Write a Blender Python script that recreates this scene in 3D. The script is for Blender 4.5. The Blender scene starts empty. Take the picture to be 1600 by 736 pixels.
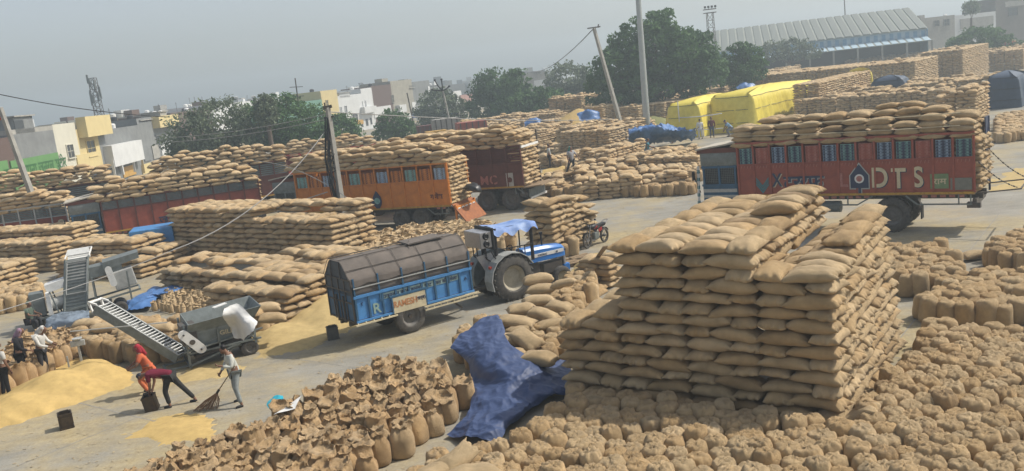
import bpy, bmesh, math, random
import numpy as np
from mathutils import Vector, Matrix, Euler, noise
R_ = random.Random(11)
S = bpy.context.scene
COL = S.collection
rad = math.radians
# ------------------------------------------------------------------ camera
FPX = 1392.0; PITCH = rad(10.1); ROLL = rad(6.5); CAMH = 8.5
_f = Vector((0, math.cos(PITCH), -math.sin(PITCH)))
_r0 = Vector((1, 0, 0)); _u0 = Vector((0, math.sin(PITCH), math.cos(PITCH)))
_c, _s = math.cos(ROLL), math.sin(ROLL)
_R = _c*_r0 - _s*_u0; _U = _s*_r0 + _c*_u0
cam = bpy.data.objects.new('camera', bpy.data.cameras.new('camera')); COL.objects.link(cam)
cam.data.sensor_width = 36; cam.data.lens = 36*FPX/1600; cam.data.clip_end = 5000; cam.data.clip_start = .2
cam.matrix_world = Matrix(((_R.x, _U.x, -_f.x, 0), (_R.y, _U.y, -_f.y, 0), (_R.z, _U.z, -_f.z, CAMH), (0, 0, 0, 1)))
S.camera = cam
def _ray(px, py):
    return _f + _R*((px-800)/FPX) - _U*((py-368)/FPX)
def g(px, py, z=0.0):            # point on the plane at height z
    d = _ray(px, py); t = (z-CAMH)/d.z
    return Vector((d.x*t, d.y*t, z))
def at(px, py, Y):               # point at distance Y
    d = _ray(px, py); t = Y/d.y
    return Vector((d.x*t, Y, CAMH+d.z*t))
def proj(p):
    v = Vector(p)-Vector((0, 0, CAMH)); dz = v.dot(_f)
    if dz < .1: return (-9999, -9999, dz)
    return (800+FPX*v.dot(_R)/dz, 368-FPX*v.dot(_U)/dz, dz)
# ------------------------------------------------------------------ world and sun
SUN_EL = rad(48); SUN_AZ = math.atan2(.97, .22)      # clockwise from +Y
w = bpy.data.worlds.new('World'); S.world = w; w.use_nodes = True
nt = w.node_tree; nt.nodes.clear()
sky = nt.nodes.new('ShaderNodeTexSky'); sky.sky_type = 'NISHITA'; sky.sun_disc = False
sky.sun_elevation = SUN_EL; sky.sun_rotation = SUN_AZ; sky.air_density = 1.0; sky.dust_density = 2.5; sky.ozone_density = 1.6
hs = nt.nodes.new('ShaderNodeHueSaturation'); hs.inputs['Saturation'].default_value = .5; hs.inputs['Hue'].default_value = .5
bg = nt.nodes.new('ShaderNodeBackground'); bg.inputs[1].default_value = .14
wo = nt.nodes.new('ShaderNodeOutputWorld')
nt.links.new(sky.outputs[0], hs.inputs['Color']); nt.links.new(hs.outputs[0], bg.inputs[0]); nt.links.new(bg.outputs[0], wo.inputs[0])
sl = bpy.data.lights.new('sun', 'SUN'); sl.energy = 4.2; sl.angle = rad(.8); sl.color = (1, .93, .82)
so = bpy.data.objects.new('sun', sl); COL.objects.link(so)
sdir = Vector((math.sin(SUN_AZ)*math.cos(SUN_EL), math.cos(SUN_AZ)*math.cos(SUN_EL), math.sin(SUN_EL)))
so.rotation_euler = sdir.to_track_quat('Z', 'Y').to_euler(); so.location = (0, 0, 60)
S.view_settings.view_transform = 'Standard'; S.view_settings.look = 'None'; S.view_settings.gamma = 1
S.view_settings.exposure = 0.15
S.cycles.max_bounces = 5; S.cycles.volume_bounces = 0; S.cycles.volume_step_rate = 4
# ------------------------------------------------------------------ materials
MATS = {}
def mat(name, col, rough=.8, metal=0., noise_scale=6., var=.25, bump=.0, bscale=40., col2=None, objrand=0., spec=.35, stretch=None, emit=None):
    if name in MATS: return MATS[name]
    m = bpy.data.materials.new(name); m.use_nodes = True; n = m.node_tree; b = n.nodes['Principled BSDF']
    b.inputs['Roughness'].default_value = rough; b.inputs['Metallic'].default_value = metal
    b.inputs['Specular IOR Level'].default_value = spec
    tc = n.nodes.new('ShaderNodeTexCoord'); mp = n.nodes.new('ShaderNodeMapping')
    if stretch: mp.inputs['Scale'].default_value = stretch
    n.links.new(tc.outputs['Object'], mp.inputs[0])
    nz = n.nodes.new('ShaderNodeTexNoise'); nz.inputs['Scale'].default_value = noise_scale; nz.inputs['Detail'].default_value = 5; nz.inputs['Roughness'].default_value = .65
    n.links.new(mp.outputs[0], nz.inputs['Vector'])
    cr = n.nodes.new('ShaderNodeValToRGB')
    c1 = col2 if col2 else tuple(c*(1-var) for c in col)
    cr.color_ramp.elements[0].position = .32; cr.color_ramp.elements[0].color = (*c1, 1)
    cr.color_ramp.elements[1].position = .68; cr.color_ramp.elements[1].color = (*col, 1)
    n.links.new(nz.outputs[0], cr.inputs[0]); out = cr.outputs[0]
    if objrand:
        oi = n.nodes.new('ShaderNodeObjectInfo'); mr = n.nodes.new('ShaderNodeMapRange')
        mr.inputs['To Min'].default_value = 1-objrand; mr.inputs['To Max'].default_value = 1+objrand
        n.links.new(oi.outputs['Random'], mr.inputs[0])
        mx = n.nodes.new('ShaderNodeVectorMath'); mx.operation = 'SCALE'
        n.links.new(out, mx.inputs[0]); n.links.new(mr.outputs[0], mx.inputs['Scale']); out = mx.outputs[0]
    n.links.new(out, b.inputs['Base Color'])
    if bump:
        nb = n.nodes.new('ShaderNodeTexNoise'); nb.inputs['Scale'].default_value = bscale; nb.inputs['Detail'].default_value = 4
        n.links.new(mp.outputs[0], nb.inputs['Vector'])
        bp = n.nodes.new('ShaderNodeBump'); bp.inputs['Strength'].default_value = bump; bp.inputs['Distance'].default_value = .03
        n.links.new(nb.outputs[0], bp.inputs['Height']); n.links.new(bp.outputs[0], b.inputs['Normal'])
    if emit:
        b.inputs['Emission Color'].default_value = (*emit[:3], 1); b.inputs['Emission Strength'].default_value = emit[3]
    MATS[name] = m; return m
def jute(name, base, mode):
    """woven jute: mode 'GEO' reads the tint stored in the mesh, 'OBJ' the object's own tint"""
    m = bpy.data.materials.new(name); m.use_nodes = True; n = m.node_tree; b = n.nodes['Principled BSDF']
    b.inputs['Roughness'].default_value = .92; b.inputs['Specular IOR Level'].default_value = .12
    b.inputs['Sheen Weight'].default_value = .12
    at_ = n.nodes.new('ShaderNodeAttribute'); at_.attribute_name = 'tint'; at_.attribute_type = 'GEOMETRY' if mode == 'GEO' else 'OBJECT'
    tc = n.nodes.new('ShaderNodeTexCoord')
    off = n.nodes.new('ShaderNodeVectorMath'); off.operation = 'ADD'
    n.links.new(tc.outputs['Object'], off.inputs[0])
    sc_ = n.nodes.new('ShaderNodeMath'); sc_.operation = 'MULTIPLY'; sc_.inputs[1].default_value = 37.
    n.links.new(at_.outputs['Fac'], sc_.inputs[0])
    if mode == 'OBJ': n.links.new(sc_.outputs[0], off.inputs[1])
    nz = n.nodes.new('ShaderNodeTexNoise'); nz.inputs['Scale'].default_value = 2.6; nz.inputs['Detail'].default_value = 6; nz.inputs['Roughness'].default_value = .6
    n.links.new(off.outputs[0], nz.inputs['Vector'])
    r1 = n.nodes.new('ShaderNodeValToRGB')     # tint of each sack
    e = r1.color_ramp.elements; e[0].position = 0; e[1].position = 1
    e[0].color = (base[0]*.62, base[1]*.57, base[2]*.52, 1); e[1].color = (base[0]*1.16, base[1]*1.17, base[2]*1.2, 1)
    k = e.new(.3); k.color = (base[0]*.97, base[1]*.9, base[2]*.8, 1)
    k = e.new(.65); k.color = (*base, 1)
    n.links.new(at_.outputs['Fac'], r1.inputs[0])
    r2 = n.nodes.new('ShaderNodeMapRange'); r2.inputs['From Min'].default_value = .3; r2.inputs['From Max'].default_value = .7
    r2.inputs['To Min'].default_value = .72; r2.inputs['To Max'].default_value = 1.12
    n.links.new(nz.outputs[0], r2.inputs[0])
    mx = n.nodes.new('ShaderNodeVectorMath'); mx.operation = 'SCALE'
    n.links.new(r1.outputs[0], mx.inputs[0]); n.links.new(r2.outputs[0], mx.inputs['Scale'])
    n.links.new(mx.outputs[0], b.inputs['Base Color'])
    nb = n.nodes.new('ShaderNodeTexNoise'); nb.inputs['Scale'].default_value = 11; nb.inputs['Detail'].default_value = 6; nb.inputs['Roughness'].default_value = .7
    n.links.new(off.outputs[0], nb.inputs['Vector'])
    wv = n.nodes.new('ShaderNodeTexWave'); wv.inputs['Scale'].default_value = 60; wv.inputs['Distortion'].default_value = 3; wv.inputs['Detail'].default_value = 2
    n.links.new(off.outputs[0], wv.inputs['Vector'])
    ad = n.nodes.new('ShaderNodeMath'); ad.operation = 'MULTIPLY_ADD'; ad.inputs[1].default_value = .12
    n.links.new(wv.outputs['Fac'], ad.inputs[0]); n.links.new(nb.outputs[0], ad.inputs[2])
    bp = n.nodes.new('ShaderNodeBump'); bp.inputs['Strength'].default_value = .8; bp.inputs['Distance'].default_value = .045
    n.links.new(ad.outputs[0], bp.inputs['Height']); n.links.new(bp.outputs[0], b.inputs['Normal'])
    return m
JB = (.51, .378, .215)
M_JOBJ = jute('jute_cloth', JB, 'OBJ'); M_JGEO = jute('jute_cloth_massed', JB, 'GEO')
JB2 = (.49, .35, .195)
M_OBJ2 = jute('brown_jute_cloth', JB2, 'OBJ')
# ------------------------------------------------------------------ object helpers
def tag(o, label=None, cat=None, group=None, kind=None):
    if label: o['label'] = label
    if cat: o['category'] = cat
    if group: o['group'] = group
    if kind: o['kind'] = kind
    return o
def empty(name, loc=(0, 0, 0), rz=0., label=None, cat=None, group=None):
    o = bpy.data.objects.new(name, None); COL.objects.link(o); o.location = loc; o.rotation_euler = (0, 0, rz)
    o.empty_display_size = .2
    return tag(o, label, cat, group)
def link(name, me, m=None, parent=None, loc=None, rot=None):
    o = bpy.data.objects.new(name, me); COL.objects.link(o)
    if m is not None and not me.materials:
        me.materials.append(m)
    if parent: o.parent = parent
    if loc is not None: o.location = loc
    if rot is not None: o.rotation_euler = rot
    return o
def mesh(name, verts, faces, smooth=False):
    me = bpy.data.meshes.new(name); me.from_pydata([tuple(v) for v in verts], [], faces); me.update()
    if smooth: me.shade_smooth()
    return me
class MB:
    """collects shapes into ONE mesh"""
    def __init__(s): s.bm = bmesh.new()
    def box(s, c, d, rz=0., M=None, bev=0., rx=0., ry=0.):
        r = bmesh.ops.create_cube(s.bm, size=1.0)
        T = Matrix.Translation(c) @ Euler((rx, ry, rz)).to_matrix().to_4x4() @ Matrix.Diagonal((*d, 1))
        if M: T = M @ T
        bmesh.ops.transform(s.bm, matrix=T, verts=r['verts'])
        if bev:
            es = list({e for v in r['verts'] for e in v.link_edges})
            bmesh.ops.bevel(s.bm, geom=es, offset=bev, segments=2, affect='EDGES', profile=.6)
        return s
    def bar(s, a, b, w=.05, h=None):
        a = Vector(a); b = Vector(b); d = b-a; L = d.length; h = h or w
        q = d.to_track_quat('X', 'Z')
        r = bmesh.ops.create_cube(s.bm, size=1.0)
        bmesh.ops.transform(s.bm, matrix=Matrix.Translation((a+b)/2) @ q.to_matrix().to_4x4() @ Matrix.Diagonal((L, w, h, 1)), verts=r['verts'])
        return s
    def tube(s, a, b, r1=.03, r2=None, n=10):
        a = Vector(a); b = Vector(b); d = b-a; r2 = r1 if r2 is None else r2
        q = d.to_track_quat('Z', 'Y')
        r = bmesh.ops.create_cone(s.bm, cap_ends=True, segments=n, radius1=r1, radius2=r2, depth=d.length)
        bmesh.ops.transform(s.bm, matrix=Matrix.Translation((a+b)/2) @ q.to_matrix().to_4x4(), verts=r['verts'])
        return s
    def path(s, pts, r, n=6):
        for i in range(len(pts)-1): s.tube(pts[i], pts[i+1], r, r, n)
        return s
    def lathe(s, prof, c=(0, 0, 0), axis='Z', n=28):
        """prof: (radius, height) pairs"""
        rows = []
        for (r, z) in prof:
            row = []
            for i in range(n):
                a = 2*math.pi*i/n; x, y = r*math.cos(a), r*math.sin(a)
                p = (x, y, z) if axis == 'Z' else ((x, z, y) if axis == 'Y' else (z, x, y))
                row.append(s.bm.verts.new(Vector(p)+Vector(c)))
            rows.append(row)
        for k in range(len(rows)-1):
            for i in range(n):
                j = (i+1) % n
                try: s.bm.faces.new((rows[k][i], rows[k][j], rows[k+1][j], rows[k+1][i]))
                except ValueError: pass
        return s
    def poly(s, pts, depth=None, vec=None):
        """flat outline, optionally extruded along vec"""
        a = [s.bm.verts.new(Vector(p)) for p in pts]; f = s.bm.faces.new(a)
        if vec is not None:
            r = bmesh.ops.extrude_face_region(s.bm, geom=[f])
            bmesh.ops.translate(s.bm, vec=Vector(vec), verts=[v for v in r['geom'] if isinstance(v, bmesh.types.BMVert)])
        return s
    def build(s, name, m, parent=None, smooth=False, loc=None, rot=None, auto=False):
        bmesh.ops.recalc_face_normals(s.bm, faces=s.bm.faces)
        me = bpy.data.meshes.new(name); s.bm.to_mesh(me); s.bm.free()
        if smooth: me.shade_smooth()
        if auto:
            me.shade_smooth()
            try: me.set_sharp_from_angle(angle=rad(35))
            except Exception: pass
        return link(name, me, m, parent, loc, rot)
def text(body, size, m, parent, M, name='lettering', depth=.004, spacing=1., align='CENTER'):
    c = bpy.data.curves.new('tmp', 'FONT'); c.body = body; c.size = size; c.extrude = depth; c.align_x = align; c.space_character = spacing; c.offset = .022*size
    o = bpy.data.objects.new('tmp', c); COL.objects.link(o)
    dg = bpy.context.evaluated_depsgraph_get(); me = bpy.data.meshes.new_from_object(o.evaluated_get(dg), depsgraph=dg)
    bpy.data.objects.remove(o); bpy.data.curves.remove(c)
    me.materials.clear()
    t = link(name, me, m, parent); t.matrix_local = M
    return t
ORD = ['zeroth', 'first', 'second', 'third', 'fourth', 'fifth', 'sixth', 'seventh', 'eighth', 'ninth', 'tenth', 'eleventh', 'twelfth', 'thirteenth', 'fourteenth', 'fifteenth', 'sixteenth', 'seventeenth', 'eighteenth', 'nineteenth', 'twentieth']
def ordn(i):
    if i <= 20: return ORD[i]
    if i >= 100: return 'hundred and '+ordn(i-100) if i > 100 else 'hundredth'
    t = ['', '', 'twenty', 'thirty', 'forty', 'fifty', 'sixty', 'seventy', 'eighty', 'ninety'][i//10]
    return (t+'-'+ORD[i % 10]) if i % 10 else t[:-1]+'ieth'
# ------------------------------------------------------------------ sacks
def lying_mesh(seed, nu=18, nv=12, L=.95, W=.58, T=.31, pucker=1.):
    rr = random.Random(seed); sx = rr.uniform(0, 50)
    bend = rr.uniform(-.05, .05); sag = rr.uniform(.0, .045); fat = rr.uniform(.86, 1.08)
    tied = rr.random() < .35
    vs = []; fs = []
    us = [-math.cos(math.pi*i/nu)*.35 + (-1+2*i/nu)*.65 for i in range(nu+1)]
    vv = [-math.cos(math.pi*i/nv)*.45 + (-1+2*i/nv)*.55 for i in range(nv+1)]
    ids = {}
    for side in (1, -1):
        for i, u in enumerate(us):
            for j, v in enumerate(vv):
                edge = i in (0, nu) or j in (0, nv)
                if edge and side == -1:
                    ids[(side, i, j)] = ids[(1, i, j)]; continue
                t = T*.5*fat*max(0, 1-abs(u)**3.0)**.56*max(0, 1-abs(v)**2.8)**.5
                x = L*.5*u*(1+.05*v**4-.05*(1-abs(v)))
                end = max(0, (abs(u)-.72)/.28)
                y = W*.5*v*(.93+.1*abs(u)**5)
                if tied and u > 0: y *= 1-.38*end*end; t *= 1-.1*end
                z = side*t*(1. if side > 0 else .85)
                ph = sx*3
                rip = math.sin(v*11+ph)*.5+math.sin(v*23+ph*2)*.35
                z += pucker*rip*.03*end*(1-end*.4)*(1 if side > 0 else .6)
                x += pucker*end*.03*math.sin(v*9+ph)
                p = Vector((x*2.2+sx, y*3.2, side*.7+z*2))
                z += .030*noise.noise(p*1.6)*side*(1-abs(v)**6)+.010*noise.noise(p*5.5)
                y += .03*noise.noise(p*1.1+Vector((9, 0, 0)))+bend*(u*u-.4)
                z -= sag*u*u
                ids[(side, i, j)] = len(vs); vs.append((x, y, z))
        for i in range(nu):
            for j in range(nv):
                q = [ids[(side, i, j)], ids[(side, i+1, j)], ids[(side, i+1, j+1)], ids[(side, i, j+1)]]
                fs.append(q if side > 0 else q[::-1])
    return mesh('lying_sack', vs, fs, True)
def fl_(a, sx): return noise.noise(Vector((math.cos(a)*1.3+sx, math.sin(a)*1.3, 5)))*2
def standing_mesh(seed, kind='tied', n=30, H=.70, R=.262, det=1.):
    rr = random.Random(seed); sx = rr.uniform(0, 80); sq = rr.uniform(-.25, .25); ang0 = rr.uniform(0, 6.28)
    H = H*rr.uniform(.93, 1.06); lean = Vector((rr.uniform(-.05, .05), rr.uniform(-.05, .05)))
    if kind == 'tied':
        prof = [(.0, 0, 0), (.80, 0, 0), (.97, .06, 0), (1.03, .2, 0), (1.02, .4, 0), (1.0, .6, .1), (1.0, .74, .2), (.97, .82, .4), (.91, .89, .8), (.81, .945, 1.1), (.68, .975, 1.3), (.54, .985, 1.4), (.40, .985, 1.45), (.27, .98, 1.5), (.15, .985, 1.5), (.06, 1.0, 1.3), (0, 1.0, 0)]
    elif kind == 'folded':
        prof = [(.0, 0, 0), (.80, 0, 0), (.97, .06, 0), (1.03, .2, 0), (1.02, .4, 0), (1.0, .6, .1), (.99, .78, .3), (.95, .87, .7), (.87, .94, 1.1), (.75, .975, 1.4), (.6, .985, 1.6), (.44, .98, 1.6), (.28, .98, 1.6), (.13, .99, 1.4), (0, .98, .4)]
    elif kind == 'pleat':
        prof = [(.0, 0, 0), (.80, 0, 0), (.95, .06, 0), (1.0, .2, 0), (1.0, .4, 0), (.98, .58, .1), (.90, .70, .5), (.76, .80, 1.), (.60, .87, 1.1), (.48, .92, 1.0), (.50, .97, .95), (.60, 1.01, .9), (.56, 1.01, .9), (.40, .97, .9), (.2, .95, .8), (0, .94, .4)]
    else:       # open: the mouth sags outward in ragged flaps, the fill sits lower inside
        prof = [(.0, 0, 0), (.80, 0, 0), (.97, .06, 0), (1.03, .2, 0), (1.03, .4, .1), (.99, .6, .2), (.92, .76, .5), (.86, .88, .8), (.90, .96, .85), (.96, 1.01, .8), (.90, 1.03, .75), (.78, 1.0, .8), (.62, .95, .9), (.36, .91, .9), (0, .90, .5)]
    vs = []; rows = []
    for k, (r, z, cr) in enumerate(prof):
        row = []
        if r == 0:
            row = [len(vs)]; vs.append((lean.x*z, lean.y*z, z*H))
            rows.append(row); continue
        for i in range(n):
            a = 2*math.pi*i/n
            q = 1+sq*.35*math.cos(2*(a-ang0))+.035*math.cos(4*(a-ang0*1.7))
            pl = math.sin(a*7+sx)+.7*math.sin(a*11+sx*2)+.5*math.sin(a*17+sx*3)
            p = Vector((math.cos(a)*r*1.3+sx, math.sin(a)*r*1.3, z*2))
            nn = noise.noise(p*1.5); n2 = noise.noise(p*3.4+Vector((0, 0, 7))); n3 = abs(noise.noise(p*2.4+Vector((5, 0, 0))))
            n4 = 1-abs(noise.noise(p*4.6+Vector((2, 2, 2))))*2.6; n5 = 1-abs(noise.noise(Vector((p.x*9, p.y*9, 4))))*2.6; k_ = .4 if kind != 'open' else .75; rr_ = R*r*q*(1+.06*nn)+cr*det*(.006*pl*min(1, r*1.6)+.03*n2*k_)
            zz = z*H+cr*det*(.03*n2*k_+.05*(n3-.2)*k_+.004*pl+.020*n4+.015*n5)+(.02*nn if z > .3 else 0)
            if kind == 'pleat': rr_ += .012*pl*max(0, cr-.6)*R*4*.4; zz += (.05*fl_(a, sx) if k > 9 else 0)
            if kind == 'open' and k in (8, 9, 10): 
                fl = noise.noise(Vector((math.cos(a)*1.6+sx, math.sin(a)*1.6, 3)))
                zz += .11*fl+.07*math.cos(a-ang0); rr_ += .05*math.cos(a-ang0-2.5); rr_ += .07*noise.noise(Vector((math.cos(a)*1.2+sx+9, math.sin(a)*1.2, 8)))
            rr_ += .006*n2
            row.append(len(vs)); vs.append((math.cos(a)*rr_+lean.x*z, math.sin(a)*rr_+lean.y*z, max(0, zz)))
        rows.append(row)
    fs = []
    for k in range(len(rows)-1):
        a, b = rows[k], rows[k+1]
        for i in range(n):
            j = (i+1) % n
            if len(a) == 1: fs.append((a[0], b[j], b[i]))
            elif len(b) == 1: fs.append((a[i], a[j], b[0]))
            else: fs.append((a[i], a[j], b[j], b[i]))
    return mesh('standing_sack', vs, fs, True)
LY_HI = [lying_mesh(i, 24, 14) for i in range(22)]
LY_MID = [lying_mesh(40+i, 10, 7) for i in range(8)]
LY_LO = [lying_mesh(60+i, 5, 4, pucker=0) for i in range(5)]
ST_HI = [standing_mesh(i, 'tied' if i % 5 < 3 else 'folded', 34) for i in range(14)]
ST_MID = [standing_mesh(30+i, 'tied' if i % 2 else 'folded', 14) for i in range(6)]
ST_LO = [standing_mesh(50+i, 'folded', 8) for i in range(4)]
OP_HI = [standing_mesh(100+i, 'open' if i % 5 < 2 else 'pleat', 40) for i in range(20)]
OP_MID = [standing_mesh(130+i, 'open', 16) for i in range(6)]
LYING = []; STANDING = []        # (matrix, tint, label, group, name)
def dens(p):
    x, y, d = proj(p)
    vis = -60 < x < 1660 and -60 < y < 800
    return (0 if vis else 1, d)
def put_lying(M, label=None, group=None, tint=None, top=False):
    LYING.append((M, R_.betavariate(2.4, 1.9) if tint is None else tint, label, group))
def ab(ang):
    return Vector((math.cos(ang), math.sin(ang), 0)), Vector((math.sin(ang), -math.cos(ang), 0))
GANG = math.atan2(.6, -.8)       # rows of the yard run this way: left and away
def stack(P, lenA, lenB, layers, ang=GANG, H=None, base=0., name='stack', bond=True, T=.232, jit=1., group=None, W=1.46, scale=1., tint=None, backs=False, taper=.012, thick=1, lean=0., zs=1.):
    """P: near-right ground corner; A runs left-away, B right-away. Only sacks of the outer shell are laid."""
    A, B = ab(ang); P = Vector((P[0], P[1], base)); nb = max(1, round(lenA/W)) if bond else max(1, round(lenA/.93))
    Wb = W if bond else .93
    lenA = nb*Wb; Ln = .91; Sn = .55
    if H is None: H = lambda s, v: layers
    def Hx(s, v):
        if s < 0 or v < 0: return 0
        if s > lenA: return 99 if not backs else 0
        if v > lenB: return 99 if not backs else 0
        return H(s, v)
    mx = layers+3
    out = []
    for k in range(mx):
        for i in range(nb):
            if bond:
                first_long = (k+i) % 2 == 0
                slots = [(i*Wb+Ln/2, True), (i*Wb+Ln+Sn/2, False)] if first_long else [(i*Wb+Sn/2, False), (i*Wb+Sn+Ln/2, True)]
            else: slots = [(i*Wb+Wb/2, True)]
            for (s, lng) in slots:
                pitch = Sn if lng else Ln
                nv = max(1, round(lenB/pitch)); pv = lenB/nv
                for j in range(nv):
                    v = (j+.5)*pv
                    h = H(s, v)
                    if k >= h: continue
                    hs_ = Ln/2+.3 if lng else Sn/2+.3; hv = Sn/2+.3 if lng else Ln/2+.3
                    if k < min(Hx(s-hs_, v), Hx(s, v-hv), Hx(s+hs_, v), Hx(s, v+hv)) and k < h-thick: continue
                    tz = (k+.5)*T*scale
                    shrink = 1-taper*k*T
                    pos = P + A*(s*scale + R_.gauss(0, .015*jit)) + B*(v*scale+R_.gauss(0, .015*jit)+(0. if j else taper*k*.12+R_.gauss(0, .018*jit))) + Vector((0, 0, tz+R_.gauss(0, .008)))
                    if s < 1.4: pos += A*(taper*k*.12+R_.gauss(0, .015*jit))
                    if lean: pos += A*(lean*k*v*max(0, 1-s/3.2))
                    rz = ang + (0 if lng else math.pi/2) + R_.gauss(0, .05*jit) + (math.pi if R_.random() < .5 else 0)
                    tp = k >= h-1
                    if tp: rz += R_.gauss(0, .08*jit)
                    M = Matrix.Translation(pos) @ Euler((R_.gauss(0, .04*jit), R_.gauss(0, .05*jit), rz)).to_matrix().to_4x4() @ Matrix.Diagonal((scale*R_.uniform(.97, 1.04), scale*R_.uniform(.95, 1.05), zs*scale*R_.uniform(.93, 1.08)*(1.08 if tp else 1), 1))
                    face = 'top' if tp and j and s > 1 else ('front' if j == 0 else ('end' if s < 1 else 'top'))
                    out.append((M, k, i, j, face, s, v))
    faces = {}
    for (M, k, i, j, face, s, v) in sorted(out, key=lambda q: (q[4], q[1], q[5] if q[4] == 'front' else q[6], q[5])):
        key = (face, k); faces[key] = faces.get(key, 0)+1; q = faces[key]
        if face == 'front': lb = f'jute sack in shaded front of {name}, {ordn(k+1)} layer up, {ordn(q)} from right'
        elif face == 'end': lb = f'jute sack in sunlit end of {name}, {ordn(k+1)} layer up, {ordn(q)} from front'
        else: lb = f'jute sack on top of {name}, {ordn(k+1)} layer, {ordn(q)} counting from front right'
        put_lying(M, lb, group or ('sacks of '+name), tint)
def merged(items, variants, m, name, label, cat):
    """joins many sacks into one mesh; items: (matrix, tint), variants by distance"""
    V = []; F = []; TI = []; off = 0; cnt = []
    cache = {}
    for q, (M, tint, lod) in enumerate(items):
        lst = variants[lod]; me = lst[q % len(lst)]
        if me.name not in cache:
            a = np.empty(len(me.vertices)*3, dtype=np.float32); me.vertices.foreach_get('co', a)
            ls = np.empty(len(me.loops), dtype=np.int32); me.loops.foreach_get('vertex_index', ls)
            lt = np.empty(len(me.polygons), dtype=np.int32); me.polygons.foreach_get('loop_total', lt)
            cache[me.name] = (a.reshape(-1, 3), ls, lt)
        a, ls, lt = cache[me.name]; N = np.array(M, dtype=np.float32)
        V.append(a @ N[:3, :3].T + N[:3, 3]); F.append(ls+off); cnt.append(lt); TI.append(np.full(len(a), tint, dtype=np.float32)); off += len(a)
    V = np.concatenate(V); F = np.concatenate(F); cnt = np.concatenate(cnt); TI = np.concatenate(TI)
    me = bpy.data.meshes.new(name)
    me.vertices.add(len(V)); me.vertices.foreach_set('co', V.ravel())
    me.loops.add(len(F)); me.loops.foreach_set('vertex_index', F)
    me.polygons.add(len(cnt)); st = np.concatenate(([0], np.cumsum(cnt)[:-1])).astype(np.int32)
    me.polygons.foreach_set('loop_start', st)
    me.update(calc_edges=True); me.shade_smooth()
    at_ = me.attributes.new('tint', 'FLOAT', 'POINT'); at_.data.foreach_set('value', TI)
    o = link(name, me, m); tag(o, label, cat, kind='stuff')
    print(name, 'sacks', len(items), 'tris', int((cnt-2).sum()))
    return o
# ================================================================== SETTING
def ground_mat():
    m = bpy.data.materials.new('worn_concrete'); m.use_nodes = True; n = m.node_tree; b = n.nodes['Principled BSDF']
    b.inputs['Roughness'].default_value = .9; b.inputs['Specular IOR Level'].default_value = .2
    tc = n.nodes.new('ShaderNodeTexCoord')
    def noise_(sc, det=6, rough=.6, stretch=None, rot=0):
        mp = n.nodes.new('ShaderNodeMapping'); n.links.new(tc.outputs['Object'], mp.inputs[0])
        if stretch: mp.inputs['Scale'].default_value = stretch
        mp.inputs['Rotation'].default_value = (0, 0, rot)
        z = n.nodes.new('ShaderNodeTexNoise'); z.inputs['Scale'].default_value = sc; z.inputs['Detail'].default_value = det; z.inputs['Roughness'].default_value = rough
        n.links.new(mp.outputs[0], z.inputs['Vector']); return z.outputs[0]
    def ramp(f, a, b_, c1, c2):
        r = n.nodes.new('ShaderNodeValToRGB'); e = r.color_ramp.elements
        e[0].position = a; e[1].position = b_; e[0].color = (*c1, 1); e[1].color = (*c2, 1); n.links.new(f, r.inputs[0]); return r.outputs[0]
    def mix(f, a, c, mode='MIX'):
        x = n.nodes.new('ShaderNodeMix'); x.data_type = 'RGBA'; x.blend_type = mode
        if isinstance(f, float): x.inputs[0].default_value = f
        else: n.links.new(f, x.inputs[0])
        n.links.new(a, x.inputs[6]); n.links.new(c, x.inputs[7]); return x.outputs[2]
    base = ramp(noise_(.5), .3, .7, (.235, .225, .195), (.335, .32, .28))
    dirt = ramp(noise_(.13, 8, .7), .45, .62, (0, 0, 0), (1, 1, 1))
    husk = ramp(noise_(5, 4), .3, .7, (.34, .27, .15), (.46, .38, .22))
    c = mix(dirt, base, husk)
    streak = ramp(noise_(1.3, 7, .7, (.3, 1.5, 1), GANG), .35, .68, (.86, .86, .86), (1.06, 1.06, 1.05))
    c = mix(1., c, streak, 'MULTIPLY')
    fine = ramp(noise_(14, 6, .7), .3, .72, (.8, .79, .77), (1.08, 1.08, 1.08))
    c = mix(1., c, fine, 'MULTIPLY')
    n.links.new(c, b.inputs['Base Color'])
    bp = n.nodes.new('ShaderNodeBump'); bp.inputs['Strength'].default_value = .35; bp.inputs['Distance'].default_value = .03
    n.links.new(noise_(22, 8, .75), bp.inputs['Height']); n.links.new(bp.outputs[0], b.inputs['Normal'])
    return m
bm = MB(); bm.box((0, 1400, -.25), (5000, 3200, .5)); gr = bm.build('ground', ground_mat()); tag(gr, 'pale dusty concrete yard strewn with husk', kind='structure')
# slab joints in the concrete, thin strips of dark dirt
_A, _B = ab(GANG); bm = MB()
for k in range(-9, 12):
    c_ = Vector((0, 30, .004))+_B*(k*5.5); bm.poly([c_-_A*70-_B*.02, c_+_A*70-_B*.02, c_+_A*70+_B*.02, c_-_A*70+_B*.02])
for k in range(-12, 12):
    c_ = Vector((0, 30, .0045))+_A*(k*6.0); bm.poly([c_-_B*45-_A*.018, c_+_B*60-_A*.018, c_+_B*60+_A*.018, c_-_B*45+_A*.018])
jo = bm.build('concrete_joints', mat('joint_dirt', (.2, .185, .16), .95, noise_scale=3, col2=(.3, .285, .25))); tag(jo, 'thin dark joints between the slabs of the yard', kind='structure')
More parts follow.
